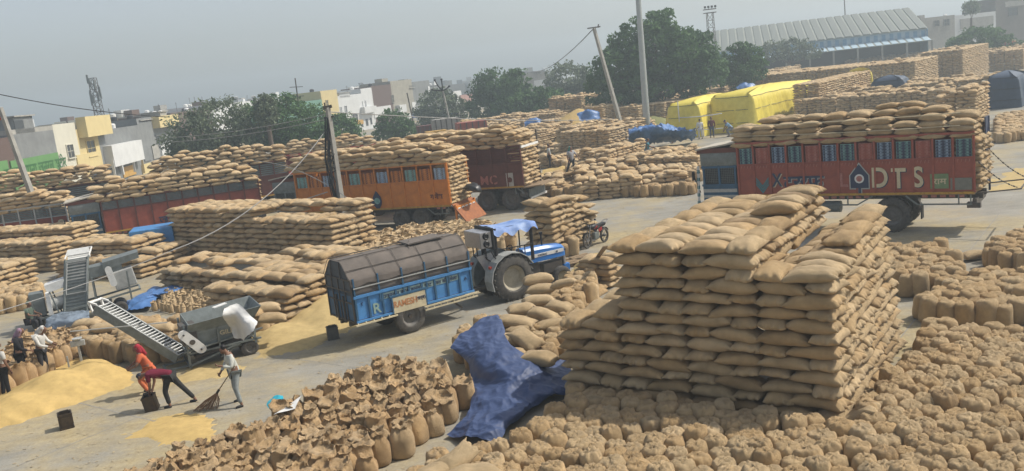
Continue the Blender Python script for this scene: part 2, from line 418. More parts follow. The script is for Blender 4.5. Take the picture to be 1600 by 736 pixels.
# straw, chaff and scraps littering the concrete
rng = np.random.default_rng(5); V = []; F = []
for i in range(9000):
    r_ = rng.uniform(); x, y_ = (rng.uniform(-20, 14), rng.uniform(19, 58)); s_ = rng.uniform(.006, .02)*(1+(y_-20)*.02); a_ = rng.uniform(0, 6.28); l_ = s_*rng.uniform(1, 4)
    if noise.noise(Vector((x*.35, y_*.35, 2))) < rng.uniform(-.35, .25): continue
    dx, dy = math.cos(a_), math.sin(a_); n_ = len(V)
    V += [(x-dx*l_-dy*s_, y_-dy*l_+dx*s_, .008), (x+dx*l_-dy*s_, y_+dy*l_+dx*s_, .014), (x+dx*l_+dy*s_, y_+dy*l_-dx*s_, .02), (x-dx*l_+dy*s_, y_-dy*l_-dx*s_, .012)]; F.append((n_, n_+1, n_+2, n_+3))
lt = link('straw_litter', mesh('litter', V, F), mat('straw_scraps', (.46, .38, .24), .9, noise_scale=9, col2=(.22, .17, .11))); tag(lt, 'straw and chaff littering the concrete', 'litter', kind='stuff')
# ================================================================== STACKS
NS = math.atan2(.575, -.82)
NP = (6.62, 18.05)
def Hnear(s, v):
    if s < .95: return 13 + (1 if 1.4 < v < 5.6 and s < .7 else 0)
    if s < 1.46: return 12 if v > .6 else 13
    if s < 4.38: return 15 + (1 if (2.6 < v < 5.4 and s < 2.6) else 0)
    return (9 if s < 5.2 else 8) if v < 2.4 else 7
stack(NP, 5.84, 5.6, 16, NS, Hnear, name='tall near stack', T=.238, taper=.02, thick=4, scale=1.2, lean=.005, zs=1.)
A2, B2 = ab(GANG)
def wob(base, amp=1, fx=1.3, seed=0, slope=0.):
    return lambda s, v: base + round(amp*noise.noise(Vector((s*fx*.5+seed, v*.45, seed)))*1.6+slope*s)
# left group, three tiers stepping down toward the camera
stack(g(527, 420), 11.5, 2.6, 10, GANG, lambda s, v: (11 if (s > 5 or v > 1.3) else 9), name='long stack left of the blue trailer', T=.235, scale=1.2, zs=.9)
stack(g(515, 478), 10.4, 2.4, 7, GANG, lambda s, v: (7 if s < 3.4 else 5) - (0 if v > 1.0 else 1), name='middle tier of left stacks', T=.23, scale=1.2, zs=.9)
stack(g(452, 512), 4.4, 2.7, 6, GANG, lambda s, v: 6 if v > 1.2 else 5, name='low tier behind grain cleaner', T=.23, scale=1.2, zs=.9)
# far left stacks
stack(g(85, 425), 12, 3.4, 8, math.atan2(.35, -.94), lambda s, v: 9 if v > 1.5 else 7, name='stack at left photo edge', T=.23, scale=1.18, zs=.9)
stack(g(-10, 468), 7, 2.6, 7, math.atan2(.35, -.94), lambda s, v: 6 if v > 1 else 5, name='nearest stack at left photo edge', T=.23, scale=1.18, zs=.9)
stack(g(222, 436), 5.2, 3.1, 8, math.atan2(.45, -.89), lambda s, v: 4 if v < .8 else (7 if s > 1.2 else 5), name='small stack behind tall grey elevator', T=.23, scale=1.18, zs=.9)
# stack between tractor and motorcycle
stack(g(869, 404), 1.7, 3.5, 9, GANG, lambda s, v: (10 if v < 1.6 else 9 if v < 2.7 else 7)-(1 if s > 1 and v > 1 else 0), name='stack beside the motorcycle', T=.235, scale=1.15, zs=.9, jit=1.8)
# low stacks left of the tall near stack
stack(g(955, 452), 1.5, 1.2, 4, NS, lambda s, v: 5, name='low pile behind tall near stack', T=.235)
# middle distance, centre
def far(px, py, la, lb, h, ang=GANG, seed=0, nm='far stack', amp=1, **k):
    stack(g(px, py), la, lb, h, ang, wob(h, amp, seed=seed), name=nm, T=.24, jit=1.5, **k)
far(885, 262, 4, 4, 3, seed=51, amp=2); far(872, 246, 5, 5, 4, seed=52, amp=2); far(1092, 268, 4, 5, 4, seed=53, amp=2); far(1040, 250, 3, 4, 2, seed=54, amp=2); far(930, 256, 4, 4, 3, seed=55, amp=2)
far(882, 306, 6.5, 5, 4, seed=1, ang=math.atan2(.1, -1)); far(946, 290, 5.8, 4, 4, seed=2, ang=math.atan2(.1, -1)); far(1078, 298, 7, 7, 5, seed=3, ang=math.atan2(.08, -1), amp=1.6)
far(1000, 285, 5, 5, 6, seed=4, ang=math.atan2(.1, -1)); far(952, 262, 3.6, 7, 6, seed=5)
far(1060, 262, 6, 5, 4, seed=6, amp=2)
far(905, 232, 3.2, 8, 10, seed=7); far(955, 240, 5.2, 6, 10, seed=8); 
far(860, 225, 4, 6, 9, seed=9); far(830, 235, 7, 6, 7, seed=10, amp=2)
far(890, 214, 5, 9, 10, seed=11, amp=1); far(945, 206, 3.5, 13, 14, seed=12); far(912, 198, 6, 6, 19, seed=13)
far(870, 205, 12, 8, 11, seed=41); far(820, 212, 12, 9, 10, seed=42, amp=2); far(770, 222, 13, 9, 9, seed=43, amp=2)
far(1000, 200, 5, 9, 12, seed=14); far(1040, 195, 3, 8, 12, seed=15); far(1070, 192, 5, 11, 12, seed=16, amp=1); far(1110, 178, 5, 12, 14, seed=17)
far(1028, 222, 6, 6, 5, seed=18); far(975, 222, 4, 8, 8, seed=19)
far(1050, 178, 14, 14, 12, seed=44)
# right background
def lev(h): return lambda s, v: h
stack(g(1283, 190), 2.6, 21, 17, GANG, lambda s, v: 17, name='stack right of the yellow tarpaulins', T=.245, jit=1.4)
stack(g(1432, 148), 26, 15, 18, GANG, wob(18, .6, seed=3), name='long far stack', T=.25, jit=1.3)
stack(g(1506, 130), 6, 24, 20, GANG, wob(20, .6, seed=5), name='far right stack', T=.25, jit=1.3)
far(1246, 122, 24, 20, 15, seed=20); far(1222, 142, 4, 12, 17, seed=21); far(1330, 112, 25, 30, 17, seed=22, amp=2); far(1180, 140, 5, 10, 15, seed=23)
far(1410, 106, 25, 34, 17, seed=45, amp=2)
far(1458, 228, 14, 5, 6, seed=24, amp=1.5); far(1500, 214, 12, 5, 7, seed=25, amp=1.2); far(1528, 216, 3, 6, 15, seed=26)
far(1475, 182, 15, 7, 11, seed=27, amp=1.4); far(1440, 166, 8, 10, 10, seed=28, amp=2); far(1560, 160, 17, 8, 11, seed=29)
far(1600, 108, 20, 30, 14, seed=30); far(1560, 98, 30, 30, 14, seed=46)
far(690, 252, 14, 5, 9, seed=31)
# loose lying sacks heaped about
def heap(px, py, n, r, h, nm, lbl=None, ang=None):
    c = g(px, py)
    for i in range(n):
        a = R_.uniform(0, 6.28); q = r*math.sqrt(R_.random())
        z = max(.12, h*(1-q/r)*R_.uniform(.5, 1))
        M = Matrix.Translation(c+Vector((math.cos(a)*q, math.sin(a)*q, z))) @ Euler((R_.gauss(0, .25), R_.gauss(0, .25), R_.uniform(0, 6.28) if ang is None else ang+R_.gauss(0, .35))).to_matrix().to_4x4()
        put_lying(M, f'plump jute sack tossed on {nm}, {ordn(i+1)} in the heap', 'sacks heaped on '+nm)
def lay(px, py, z, rz, nm, rx=0., ry=0., sc=1., tint=.7):
    M = Matrix.Translation(g(px, py, z)) @ Euler((rx, ry, rz)).to_matrix().to_4x4() @ Matrix.Diagonal((sc, sc, sc*1.15, 1))
    put_lying(M, nm, 'loose sacks beside the blue tarpaulin', tint)
lay(840, 437, 1.35, .1, 'fat sack topmost in front of the tractor wheel', sc=1.15)
lay(880, 443, 1.25, 2.9, 'sack tilted right of the topmost one by the tractor', .1, .2)
lay(845, 452, 1.1, -.1, 'flat sack second from top by the tractor wheel', sc=1.1)
lay(842, 470, .95, .05, 'long smooth sack pointing at the tractor wheel', 0, .05, 1.2, .85)
lay(875, 480, .9, -.5, 'sack with crumpled mouth right of the long smooth one', .2, .2)
lay(817, 484, .9, .15, 'rounded sack lying low by the trailer side', 0, .1, 1.15)
lay(850, 492, .85, -.5, 'sack leaning down toward the upright one', .1, .35, 1.1)
lay(805, 504, .95, -.25, 'broad pale sack with puckered right end', 0, .15, 1.3, .75)
lay(783, 512, .75, .2, 'small sack beside the tarpaulin crest', 0, 0, 1.)
lay(790, 532, .95, .05, 'big pale sack on top of the tarpaulin heap', 0, .08, 1.25, .8)
lay(822, 530, 1.0, -.9, 'narrow sack leaning across the tarpaulin heap', .2, .35, 1.15, .72)
lay(812, 516, .8, .5, 'sack half hidden behind the leaning narrow one', 0, 0, 1.)
lay(796, 556, .75, .1, 'sack under the big pale one', 0, 0, 1.1, .5)
lay(842, 560, .85, -.4, 'flattened sack on standing ones near the tarpaulin', 0, .1, 1.1, .6)
lay(770, 540, .8, .4, 'sack at the left of the tarpaulin heap', 0, 0, 1.1, .6)
lay(862, 507, .75, .3, 'sack wedged behind the upright sack', 0, 0, 1., .6)
heap(905, 462, 14, .9, .8, 'pile behind the tall near stack')
heap(890, 475, 24, 1.2, .8, 'pile right of the tractor')
lay(715, 716, .88, .6, 'round tied sack lying on the foreground sacks', .3, -.3, .95, .75)
lay(740, 742, .72, .2, 'sack lying flat at the bottom of the photo', 0, 0, 1.2, .7)
lay(676, 742, .72, .9, 'sack lying flat in the lower left corner of the tied field', 0, 0, 1.2, .7)
lay(1340, 655, .42, -.7, 'fallen sack leaning at the foot of the tall near stack', 0, -.7, 1.15, .7)
lay(1520, 398, .2, .2, 'single sack lying on the road edge at right', 0, 0, 1., .8)
for (x, y, z, a) in ((300, 512, .9, 0), (415, 482, 1.2, .3), (425, 497, 1.0, .2), (398, 489, 1.15, 1.3), (250, 512, .9, .1), (165, 512, .85, .2), (205, 520, .8, .5), (135, 505, .8, .1), (230, 505, .9, .3)):
    put_lying(Matrix.Translation(g(x, y, z)) @ Euler((.1, .1, a)).to_matrix().to_4x4() @ Matrix.Diagonal((1.1, 1.1, 1.3, 1)), f'fat sack lying behind the grain cleaner, {ordn(int(x/20))} spot from photo edge', 'fat sacks by the grain cleaners')
# ================================================================== FIELDS OF STANDING SACKS
def inside(p, poly):
    x, y = p[0], p[1]; r = False; j = len(poly)-1
    for i in range(len(poly)):
        a, b = poly[i], poly[j]
        if (a[1] > y) != (b[1] > y) and x < (b[0]-a[0])*(y-a[1])/(b[1]-a[1])+a[0]: r = not r
        j = i
    return r
def fieldpoly(pix, z=0.): return [tuple(g(q[0], q[1], q[2] if len(q) > 2 else z)[:2]) for q in pix]
def field(poly, nm, kind='tied', ang=GANG, pitch=.5, skip=None, sc=1., zt=None, jit=.06, group=None, tint=None, lab=True):
    A, B = ab(ang); xs = [p[0] for p in poly]; ys = [p[1] for p in poly]
    o = Vector((sum(xs)/len(xs), sum(ys)/len(ys), 0)); n = int(60/pitch)
    rows = {}
    for i in range(-n, n):
        for j in range(-n, n):
            p = o + A*((i+(j % 2)*.5)*pitch) + B*(j*pitch*.88)
            if not inside(p, poly): continue
            p = p + Vector((R_.gauss(0, jit*.6), R_.gauss(0, jit*.6), 0))
            if skip and skip(p): continue
            rows.setdefault(j, []).append((i, p))
    for rn, j in enumerate(sorted(rows)):
        for cn, (i, p) in enumerate(sorted(rows[j], key=lambda q: q[0])):
            z = zt(p) if zt else 0
            s = sc*R_.uniform(.94, 1.07)
            M = Matrix.Translation((p.x, p.y, z)) @ Euler((R_.gauss(0, .05), R_.gauss(0, .05), R_.uniform(0, 6.28))).to_matrix().to_4x4() @ Matrix.Diagonal((s*pitch/.48*R_.uniform(.95, 1.06), s*pitch/.48*R_.uniform(.95, 1.06), s*R_.uniform(.9, 1.1), 1))
            t = R_.betavariate(4, 3) if tint is None else min(1, max(0, R_.gauss(tint, .17)))
            word = {'tied': 'tied', 'open': 'open-mouthed'}[kind]
            STANDING.append((M, t, f'{word} sack in {nm[4:] if nm.startswith("the ") else nm}, {ordn(rn+1)} row from front, {ordn(cn+1)} from right', group or 'sacks of '+nm, kind))
NA, NB = ab(NS); NP3 = Vector((*NP, 0))
def in_near(p):
    d = Vector((p[0], p[1], 0))-NP3; s = d.dot(NA); v = d.dot(NB)
    return -.28 < s < 7.3 and -.22 < v < 7.2
def tarp_zone(p):
    return inside(p, TARP_POLY)
TARP_POLY = fieldpoly([(735, 560), (800, 560), (893, 590), (905, 640), (850, 690), (800, 722), (770, 738), (690, 745), (640, 735), (745, 640)])
F1 = fieldpoly([(600, 800), (615, 750, .5), (690, 712, .5), (760, 665, .4), (880, 612, .3), (960, 590), (1340, 690), (1375, 590, .6), (1425, 545, .6), (1440, 506, .6), (1600, 512, .6), (1700, 505, .6), (1900, 800)])
field(F1, 'the foreground field', 'tied', NS, .485, lambda p: in_near(p) or tarp_zone(p), jit=.045, tint=.48)
field(fieldpoly([(1436, 505), (1432, 470, .6), (1480, 430, .6), (1560, 424, .6), (1720, 424, .6), (1720, 512), (1520, 512)]), 'the right block behind the foreground field', 'tied', NS, .5, in_near, jit=.05, tint=.4)
field(fieldpoly([(1400, 462), (1375, 400, .6), (1395, 384, .6), (1470, 380, .6), (1497, 405, .6), (1492, 430, .5), (1440, 465)]), 'the block beside the tall near stack', 'tied', NS, .46, in_near, tint=.42)
field(fieldpoly([(1548, 420), (1548, 375, .6), (1585, 362, .6), (1680, 345, .6), (1720, 428), (1600, 436)]), 'the block at the right photo edge', 'tied', NS, .46, tint=.35)
# open sacks in the left foreground
FO = fieldpoly([(180, 745, .65), (300, 690, .65), (420, 646, .65), (520, 594, .65), (600, 556, .65), (690, 572, .65), (740, 632), (722, 652), (650, 700), (575, 745), (480, 830), (120, 850)])
field(FO, 'the left foreground block', 'open', math.atan2(.6, .8)+math.pi, .5, jit=.05, tint=.52)
# sacks round the tarpaulin and tractor
field(fieldpoly([(800, 585), (830, 520), (870, 480), (905, 470), (912, 520), (893, 568), (850, 592)]), 'the block right of the blue tarpaulin', 'tied', NS, .42, in_near, tint=.45)
field(fieldpoly([(713, 565), (740, 535), (790, 520), (820, 545), (800, 590), (745, 578)]), 'the block under the blue tarpaulin', 'tied', NS, .46, tint=.3)
field(fieldpoly([(885, 480), (895, 448), (930, 440), (925, 490)]), 'the block left of the tall near stack', 'tied', NS, .44, in_near, tint=.45)
# by the grain cleaners
field(fieldpoly([(10, 628), (60, 592), (128, 560), (130, 545), (100, 535), (40, 545), (-20, 600)]), 'the row behind the left grain heap', 'open', GANG, .52, tint=.35)
field(fieldpoly([(140, 566), (262, 572), (300, 545), (280, 520), (150, 520), (125, 545)]), 'the block under the conveyor', 'tied', math.atan2(.1, 1), .5, lambda p: False, tint=.35)
field(fieldpoly([(-60, 500), (62, 482), (70, 465), (-60, 470)]), 'the row at the left photo edge', 'tied', GANG, .5, tint=.4)
field(fieldpoly([(368, 520), (378, 490), (420, 490), (435, 512), (400, 528)]), 'the group behind the white sheet', 'tied', GANG, .5, tint=.75, sc=1.15)
# middle distance
field(fieldpoly([(565, 400), (570, 372, .6), (640, 354, .6), (745, 347, .6), (800, 357, .6), (800, 392), (700, 420), (580, 430)]), 'the field behind the blue trailer', 'open', GANG, .5, tint=.75)
field(fieldpoly([(240, 490), (262, 462), (330, 450), (345, 470), (310, 495)]), 'the patch behind the grain cleaner', 'open', GANG, .42, sc=.5, tint=.75)
field(fieldpoly([(866, 312), (1085, 305), (1087, 295), (866, 298)]), 'the row along the concrete road', 'tied', 0.05, .5, tint=.2)
field(fieldpoly([(880, 262), (955, 235), (1000, 245), (1060, 240), (1095, 250), (1095, 285), (1010, 262), (900, 282)]), 'the field in front of the blue sheet', 'open', GANG, .55, tint=.7, sc=.9)
field(fieldpoly([(1555, 225), (1640, 215), (1640, 180), (1560, 190)]), 'the far field at right', 'tied', GANG, .5, tint=.5)
field(fieldpoly([(878, 404), (906, 400), (908, 388), (885, 392)]), 'the row under the motorcycle stack', 'tied', GANG, .45, tint=.5)
# ================================================================== VEHICLE MATERIALS
M_RED = mat('worn_red_paint', (.34, .085, .05), .55, noise_scale=2.2, col2=(.22, .055, .036), bump=.1, bscale=30)
M_ORG = mat('orange_paint', (.62, .22, .03), .5, noise_scale=2, col2=(.45, .15, .025), bump=.1)
M_BRN = mat('brown_red_paint', (.14, .045, .032), .65, noise_scale=2, col2=(.085, .03, .022), bump=.1)
M_TYRE = mat('tyre_rubber', (.055, .052, .048), .85, noise_scale=8, col2=(.12, .11, .095), bump=.3)
M_RIM = mat('dusty_rim', (.16, .15, .135), .7, .0, noise_scale=9)
M_STEEL = mat('dark_chassis_steel', (.07, .068, .065), .6, .3, noise_scale=6, col2=(.12, .10, .08))
M_GREYM = mat('grey_painted_metal', (.20, .225, .22), .5, .2, noise_scale=5, col2=(.13, .145, .14), bump=.1)
M_LGREY = mat('light_grey_metal', (.45, .46, .44), .5, .2, noise_scale=6)
M_CREAM = mat('cream_paint', (.62, .54, .36), .6, noise_scale=5)
M_WHITE = mat('white_paint', (.72, .72, .69), .55, noise_scale=7, var=.15)
M_BLUE = mat('sky_blue_paint', (.085, .27, .56), .45, noise_scale=3, col2=(.06, .19, .40), bump=.1)
M_DBLUE = mat('dark_blue_paint', (.04, .12, .22), .5, noise_scale=3, col2=(.035, .09, .15))
M_NAVY = mat('navy_paint', (.025, .04, .09), .5)
M_TEAL = mat('teal_paint', (.06, .22, .25), .5, noise_scale=4)
M_PALEB = mat('pale_blue_paint', (.36, .48, .6), .55, noise_scale=8, col2=(.2, .28, .4))
M_PINKP = mat('pale_pink_paint', (.45, .2, .17), .6, noise_scale=8, col2=(.3, .1, .08))
M_TEALP = mat('pale_teal_paint', (.25, .46, .43), .55, noise_scale=8, col2=(.12, .26, .24))
M_YEL = mat('yellow_paint', (.55, .33, .05), .55, noise_scale=6, col2=(.34, .18, .03))
M_GRNP = mat('green_patch_paint', (.18, .26, .13), .6, noise_scale=6)
M_GLASS = mat('dark_glass', (.03, .035, .04), .15, spec=.6)
M_BLACK = mat('black_plastic', (.02, .02, .022), .5)
M_WOOD = mat('weathered_wood', (.28, .2, .12), .85, noise_scale=4, stretch=(1, 8, 8), bump=.3)
M_CREAMC = mat('faded_cream_canvas', (.5, .46, .38), .9, noise_scale=5, bump=.2)
M_REDP = mat('bright_red_paint', (.5, .06, .03), .5, noise_scale=5)
def wheel(name, parent, c, r, wd, lugs=18, rim=M_RIM, deep=True, sides=(1,)):
    """tyre standing upright, axle along local y"""
    b = MB(); h = wd/2
    b.lathe([(r*.56, -h*.8), (r*.62, -h), (r*.86, -h*1.04), (r*.97, -h*.8), (r, -h*.45), (r, h*.45), (r*.97, h*.8), (r*.86, h*1.04), (r*.62, h), (r*.56, h*.8), (r*.56, -h*.8)], (0, 0, 0), 'Y', 36)
    for i in range(lugs):
        a = 2*math.pi*i/lugs
        for s in (-1, 1):
            p = Matrix.Rotation(a+s*.08, 4, 'Y') @ Matrix.Translation((0, s*h*.55, r*.985))
            b.box((0, 0, 0), (r*.16, h*.85, r*.06), M=p @ Matrix.Rotation(s*.5, 4, 'Z'))
    t = b.build(name, M_TYRE, parent, auto=True, loc=c)
    k = MB(); 
    k.lathe([(0.001, h*.25), (r*.16, h*.3), (r*.2, h*.12), (r*.42, h*.02), (r*.5, h*.5), (r*.57, h*.82), (r*.585, h*.82), (r*.585, -h*.82), (r*.5, -h*.5), (r*.42, 0), (.001, -.02)], (0, 0, 0), 'Y', 28)
    for i in range(8):
        a = 2*math.pi*i/8; k.box((r*.29*math.cos(a), h*.1, r*.29*math.sin(a)), (.035, .05, .035))
    k.build('rim', rim, t, auto=True)
    return t
def local_on_side(root, px, py, y):
    """local point of a vehicle, on its side plane y, that is seen at a pixel of the photograph"""
    Mi = (Matrix.Translation(root.location) @ Euler(root.rotation_euler).to_matrix().to_4x4()).inverted()
    o = Mi @ Vector((0, 0, CAMH)); d = Mi.to_3x3() @ _ray(px, py)
    t = (y-o.y)/d.y; return o+d*t
SIDE = Matrix(((-1, 0, 0, 0), (0, 0, 1, 0), (0, 1, 0, 0), (0, 0, 0, 1)))   # text plane facing local +y
def diamond_band(parent, x0, x1, z0, z1, y, mp, md, rows=6, cols=2, nm='painted_slat_panel'):
    b = MB(); b.box(((x0+x1)/2, y+.012, (z0+z1)/2), (x1-x0, .024, z1-z0)); o = b.build(nm, mp, parent)
    b = MB(); dz = (z1-z0)/rows; w = (x1-x0)/cols
    for r in range(rows):
        for c in range(cols+1):
            xc = x0+w*(c+.0); zc = z0+dz*(r+.5)
            k = .46 if c in (0, cols) else .5
            xa, xb = max(x0, xc-w*k), min(x1, xc+w*k)
            b.poly([(xa, y+.026, zc), (xc if 0 < c < cols else (xa+xb)/2, y+.026, zc+dz*.42), (xb, y+.026, zc), (xc if 0 < c < cols else (xa+xb)/2, y+.026, zc-dz*.42)], vec=(0, .006, 0))
        b.box(((x0+x1)/2, y+.03, z0+dz*r), (x1-x0, .02, .025))
    b.build('painted_lozenges', md, o)
    return o
def truck(P, head, L, W=2.5, zb=1.35, zt=3.9, body=M_RED, npan=13, band=.42, bandm=None, label='', group='lorries waiting in the yard', axles=(1.6,), cab=M_DBLUE, cabtop=M_GREYM, wr=.5, load=5, loadname='', domes=1, rear_gate=True, upper='band', seed=1, cabL=1.9, loadw=None, fillend=True, ribs=None):
    fw = Vector((head[0], head[1], 0)).normalized(); left = Vector((-fw.y, fw.x, 0))
    o = Vector((P[0], P[1], 0)) - left*W/2
    rt = empty('cargo_truck', o, math.atan2(fw.y, fw.x), label, 'truck', group)
    y = W/2; pw = L/npan; zm = zb+(zt-zb)*(1-band)
    pm = MB(); pm.box((0, 0, 0), (pw-.05, .05, zm-zb-.06)); 
    for k in (-1, 1): pm.box((0, .028, k*(zm-zb)*.22), (pw-.07, .012, .03))
    me = None
    for i in range(npan):
        x = (i+.5)*pw
        if me is None:
            p = pm.build('side_panel', body, rt); me = p.data
        else: p = link('side_panel', me, None, rt)
        p.location = (x, y-.03, (zb+zm)/2)
        if upper == 'band':
            mp, md = bandm[i % len(bandm)]
            diamond_band(rt, x-pw*.40, x+pw*.36, zm+.02, zt-.22, y-.055, mp, md)
        elif upper == 'slats':
            b = MB()
            for q in range(6): b.box((x, y-.05, zm+.08+q*(zt-zm-.1)/6), (pw-.06, .03, (zt-zm)/6*.55))
            b.build('slat_row', bandm[i % len(bandm)][0], rt)
    rb = MB(); rb.box((0, 0, 0), (.085, .09, zt-zb)); po = rb.build('side_post', ribs or body, rt, loc=(0, y, (zb+zt)/2))
    for s_ in (1, -1):
        for i in range(npan+1):
            if s_ == 1 and i == 0: continue
            link('side_post', po.data, None, rt, loc=(i*pw, s_*y, (zb+zt)/2))
    b = MB(); b.box((L/2, y, zt+.03), (L+.1, .12, .1)); b.box((L/2, -y, zt+.03), (L+.1, .12, .1)); b.box((L/2, y, zm), (L, .11, .05)); b.build('top_rail', ribs or body, rt)
    b = MB(); b.box((L/2, -y+.0, (zb+zt)/2), (L, .05, zt-zb-.02)); b.build('far_side_wall', body, rt)
    b = MB(); b.box((L-.03, 0, (zb+zt)/2+.1), (.07, W-.12, zt-zb+.2)); b.build('front_wall', body, rt)
    b = MB(); b.box((L/2, 0, zb-.05), (L, W, .1)); b.build('floor', M_WOOD, rt)
    b = MB(); b.box((L/2, y+.015, zb-.02), (L, .08, .09)); b.build('yellow_strip', M_YEL, rt)
    b = MB(); b.box((L/2+.6, .45, zb-.25), (L+1.6, .12, .25)); b.box((L/2+.6, -.45, zb-.25), (L+1.6, .12, .25))
    for k in range(6): b.box((.4+k*L/5.5, 0, zb-.2), (.1, W*.9, .14))
    b.build('chassis', M_STEEL, rt)
    # guard rail along the near side with sloping pieces at the wheel
    ax0 = min(axles); ax1 = max(axles)
    b = MB(); zg = zb-.5
    b.bar((ax1+1.4, y-.02, zg), (L-.4, y-.02, zg), .05, .06); b.bar((ax1+1.4, y-.02, zg), (ax1+.75, y-.02, zb-.12), .05, .06)
    b.bar((.1, y-.02, zg), (ax0-1.05, y-.02, zg), .05, .06); b.bar((ax0-1.05, y-.02, zg), (ax0-.6, y-.02, zb-.12), .05, .06)
    for x in np.arange(ax1+1.8, L-.5, 1.3): b.bar((x, y-.02, zg), (x, y-.02, zb-.05), .05)
    for x in (.15, .6): b.bar((x, y-.02, zg-.0), (x, y-.02, zb-.05), .05)
    b.build('guard_rail', M_GREYM, rt)
    b = MB()
    for x in list(np.arange(.5, ax0-1.1, .35))+list(np.arange(ax1+1.0, L-.3, .35)): b.box((x, y-.05, zb-.16), (.22, .04, .1))
    b.build('reflector_strip', M_PINKP, rt)
    b = MB(); b.box((.02, 0, zb-.45), (.16, W*.95, .3)); b.box((.05, y-.15, zb-.55), (.5, .28, .22)); b.build('rear_bumper', M_STEEL, rt)
    b = MB(); b.box((ax0-1.2, y-.2, zb-.85), (.05, .4, .55)); b.build('mud_flap', M_BLACK, rt)
    for a in axles:
        for s in (1, -1):
            wheel('wheel', rt, (a, s*(y-.28), wr), wr, .42)
    wheel('wheel', rt, (L+.9, y-.22, wr), wr, .28, rim=M_RIM); wheel('wheel', rt, (L+.9, -y+.22, wr), wr, .28)
    b = MB(); b.tube((axles[0], -y+.3, wr), (axles[0], y-.3, wr), .1); b.build('axle', M_STEEL, rt)
    b = MB(); b.tube((ax1+2.2, y-.35, zb-.62), (ax1+3.3, y-.35, zb-.62), .26, n=18); b.build('fuel_tank', M_GREYM, rt)
    # cab
    pre = set(rt.children)
    c0 = L+.12; c1 = L+cabL
    b = MB(); b.box(((c0+c1)/2, 0, 1.3), (cabL-.12, W-.25, 1.1), bev=.06); b.build('cab_body', cab, rt)
    b = MB(); b.box(((c0+c1)/2, 0, 2.25), (cabL-.2, W-.35, .95)); b.build('cab_interior', M_BLACK, rt)
    b = MB(); yy = y-.13
    for x in (c0+.08, (c0+c1)/2, c1-.1): b.bar((x, yy, 1.8), (x, yy, 2.8), .11, .09); b.bar((x, -yy, 1.8), (x, -yy, 2.8), .11, .09)
    for z in (1.84, 2.72): b.box(((c0+c1)/2, yy, z), (cabL-.1, .1, .1)); b.box(((c0+c1)/2, -yy, z), (cabL-.1, .1, .1))
    b.box((c1-.05, 0, 1.84), (.1, W-.3, .12)); b.box((c1-.05, 0, 2.72), (.1, W-.3, .12)); b.build('window_frame', cab, rt)
    for x in (c0+.5, c1-.55):
        b = MB()
        for k in range(9):
            b.bar((x-.36+k*.09, yy-.01, 1.95), (x-.36+k*.09, yy-.01, 2.66), .012); b.bar((x-.4, yy-.01, 1.95+k*.085), (x+.4, yy-.01, 1.95+k*.085), .012)
        b.build('window_grille', M_GREYM, rt)
    b = MB(); b.box((c1-.02, 0, 2.3), (.04, W-.5, .8), ry=-.08); b.build('windscreen', M_GLASS, rt)
    b = MB(); b.box(((c0+c1)/2, 0, 3.1), (cabL, W-.12, .7), bev=.14); b.build('cab_roof', cabtop, rt, auto=True)
    b = MB(); b.box(((c0+c1)/2+.05, 0, 3.52), (cabL+.1, W-.1, .22)); b.build('cab_fringe', M_BRN, rt)
    b = MB(); b.box(((c0+c1)/2+.1, 0, 3.72), (cabL+.15, W-.02, .07), ry=.13); b.build('cab_canopy', M_CREAMC, rt)
    b = MB(); b.box((c1+.06, 0, .85), (.16, W, .4), bev=.03); b.build('front_bumper', M_WHITE, rt)
    b = MB(); b.box(((c0+c1)/2, y-.105, 1.58), (cabL-.2, .03, .16)); b.box(((c0+c1)/2, y-.105, 1.3), (cabL-.2, .03, .12)); b.build('cab_stripe', M_LGREY, rt)
    b = MB(); b.bar((c1+.1, y-.05, 1.5), (c1+.35, y+.1, 2.4), .04); b.box((c1+.35, y+.1, 2.35), (.06, .22, .42)); b.build('mirror', M_BLACK, rt)
    for ch in set(rt.children)-pre: ch.location.z += zb-1.35
    if load:
        ang = rt.rotation_euler.z
        ld = loadw or W
        # stack(): A runs along the body from the rear, B away from the near side
        Pn = o + left*(ld/2-.02)
        nz = zb
        full = lambda s, v: (int((zt-zb)/.25)+load + (round(domes*1.3*noise.noise(Vector((s*.6+seed, v, seed)))) if s > .9 else -1) - (1 if (v < .5 or v > ld-.5) and s > .5 else 0) - (1 if s > L-1.2 else 0))
        stack_truck(Pn, L+.25, ld, full, ang, zb, zt, loadname)
    return rt
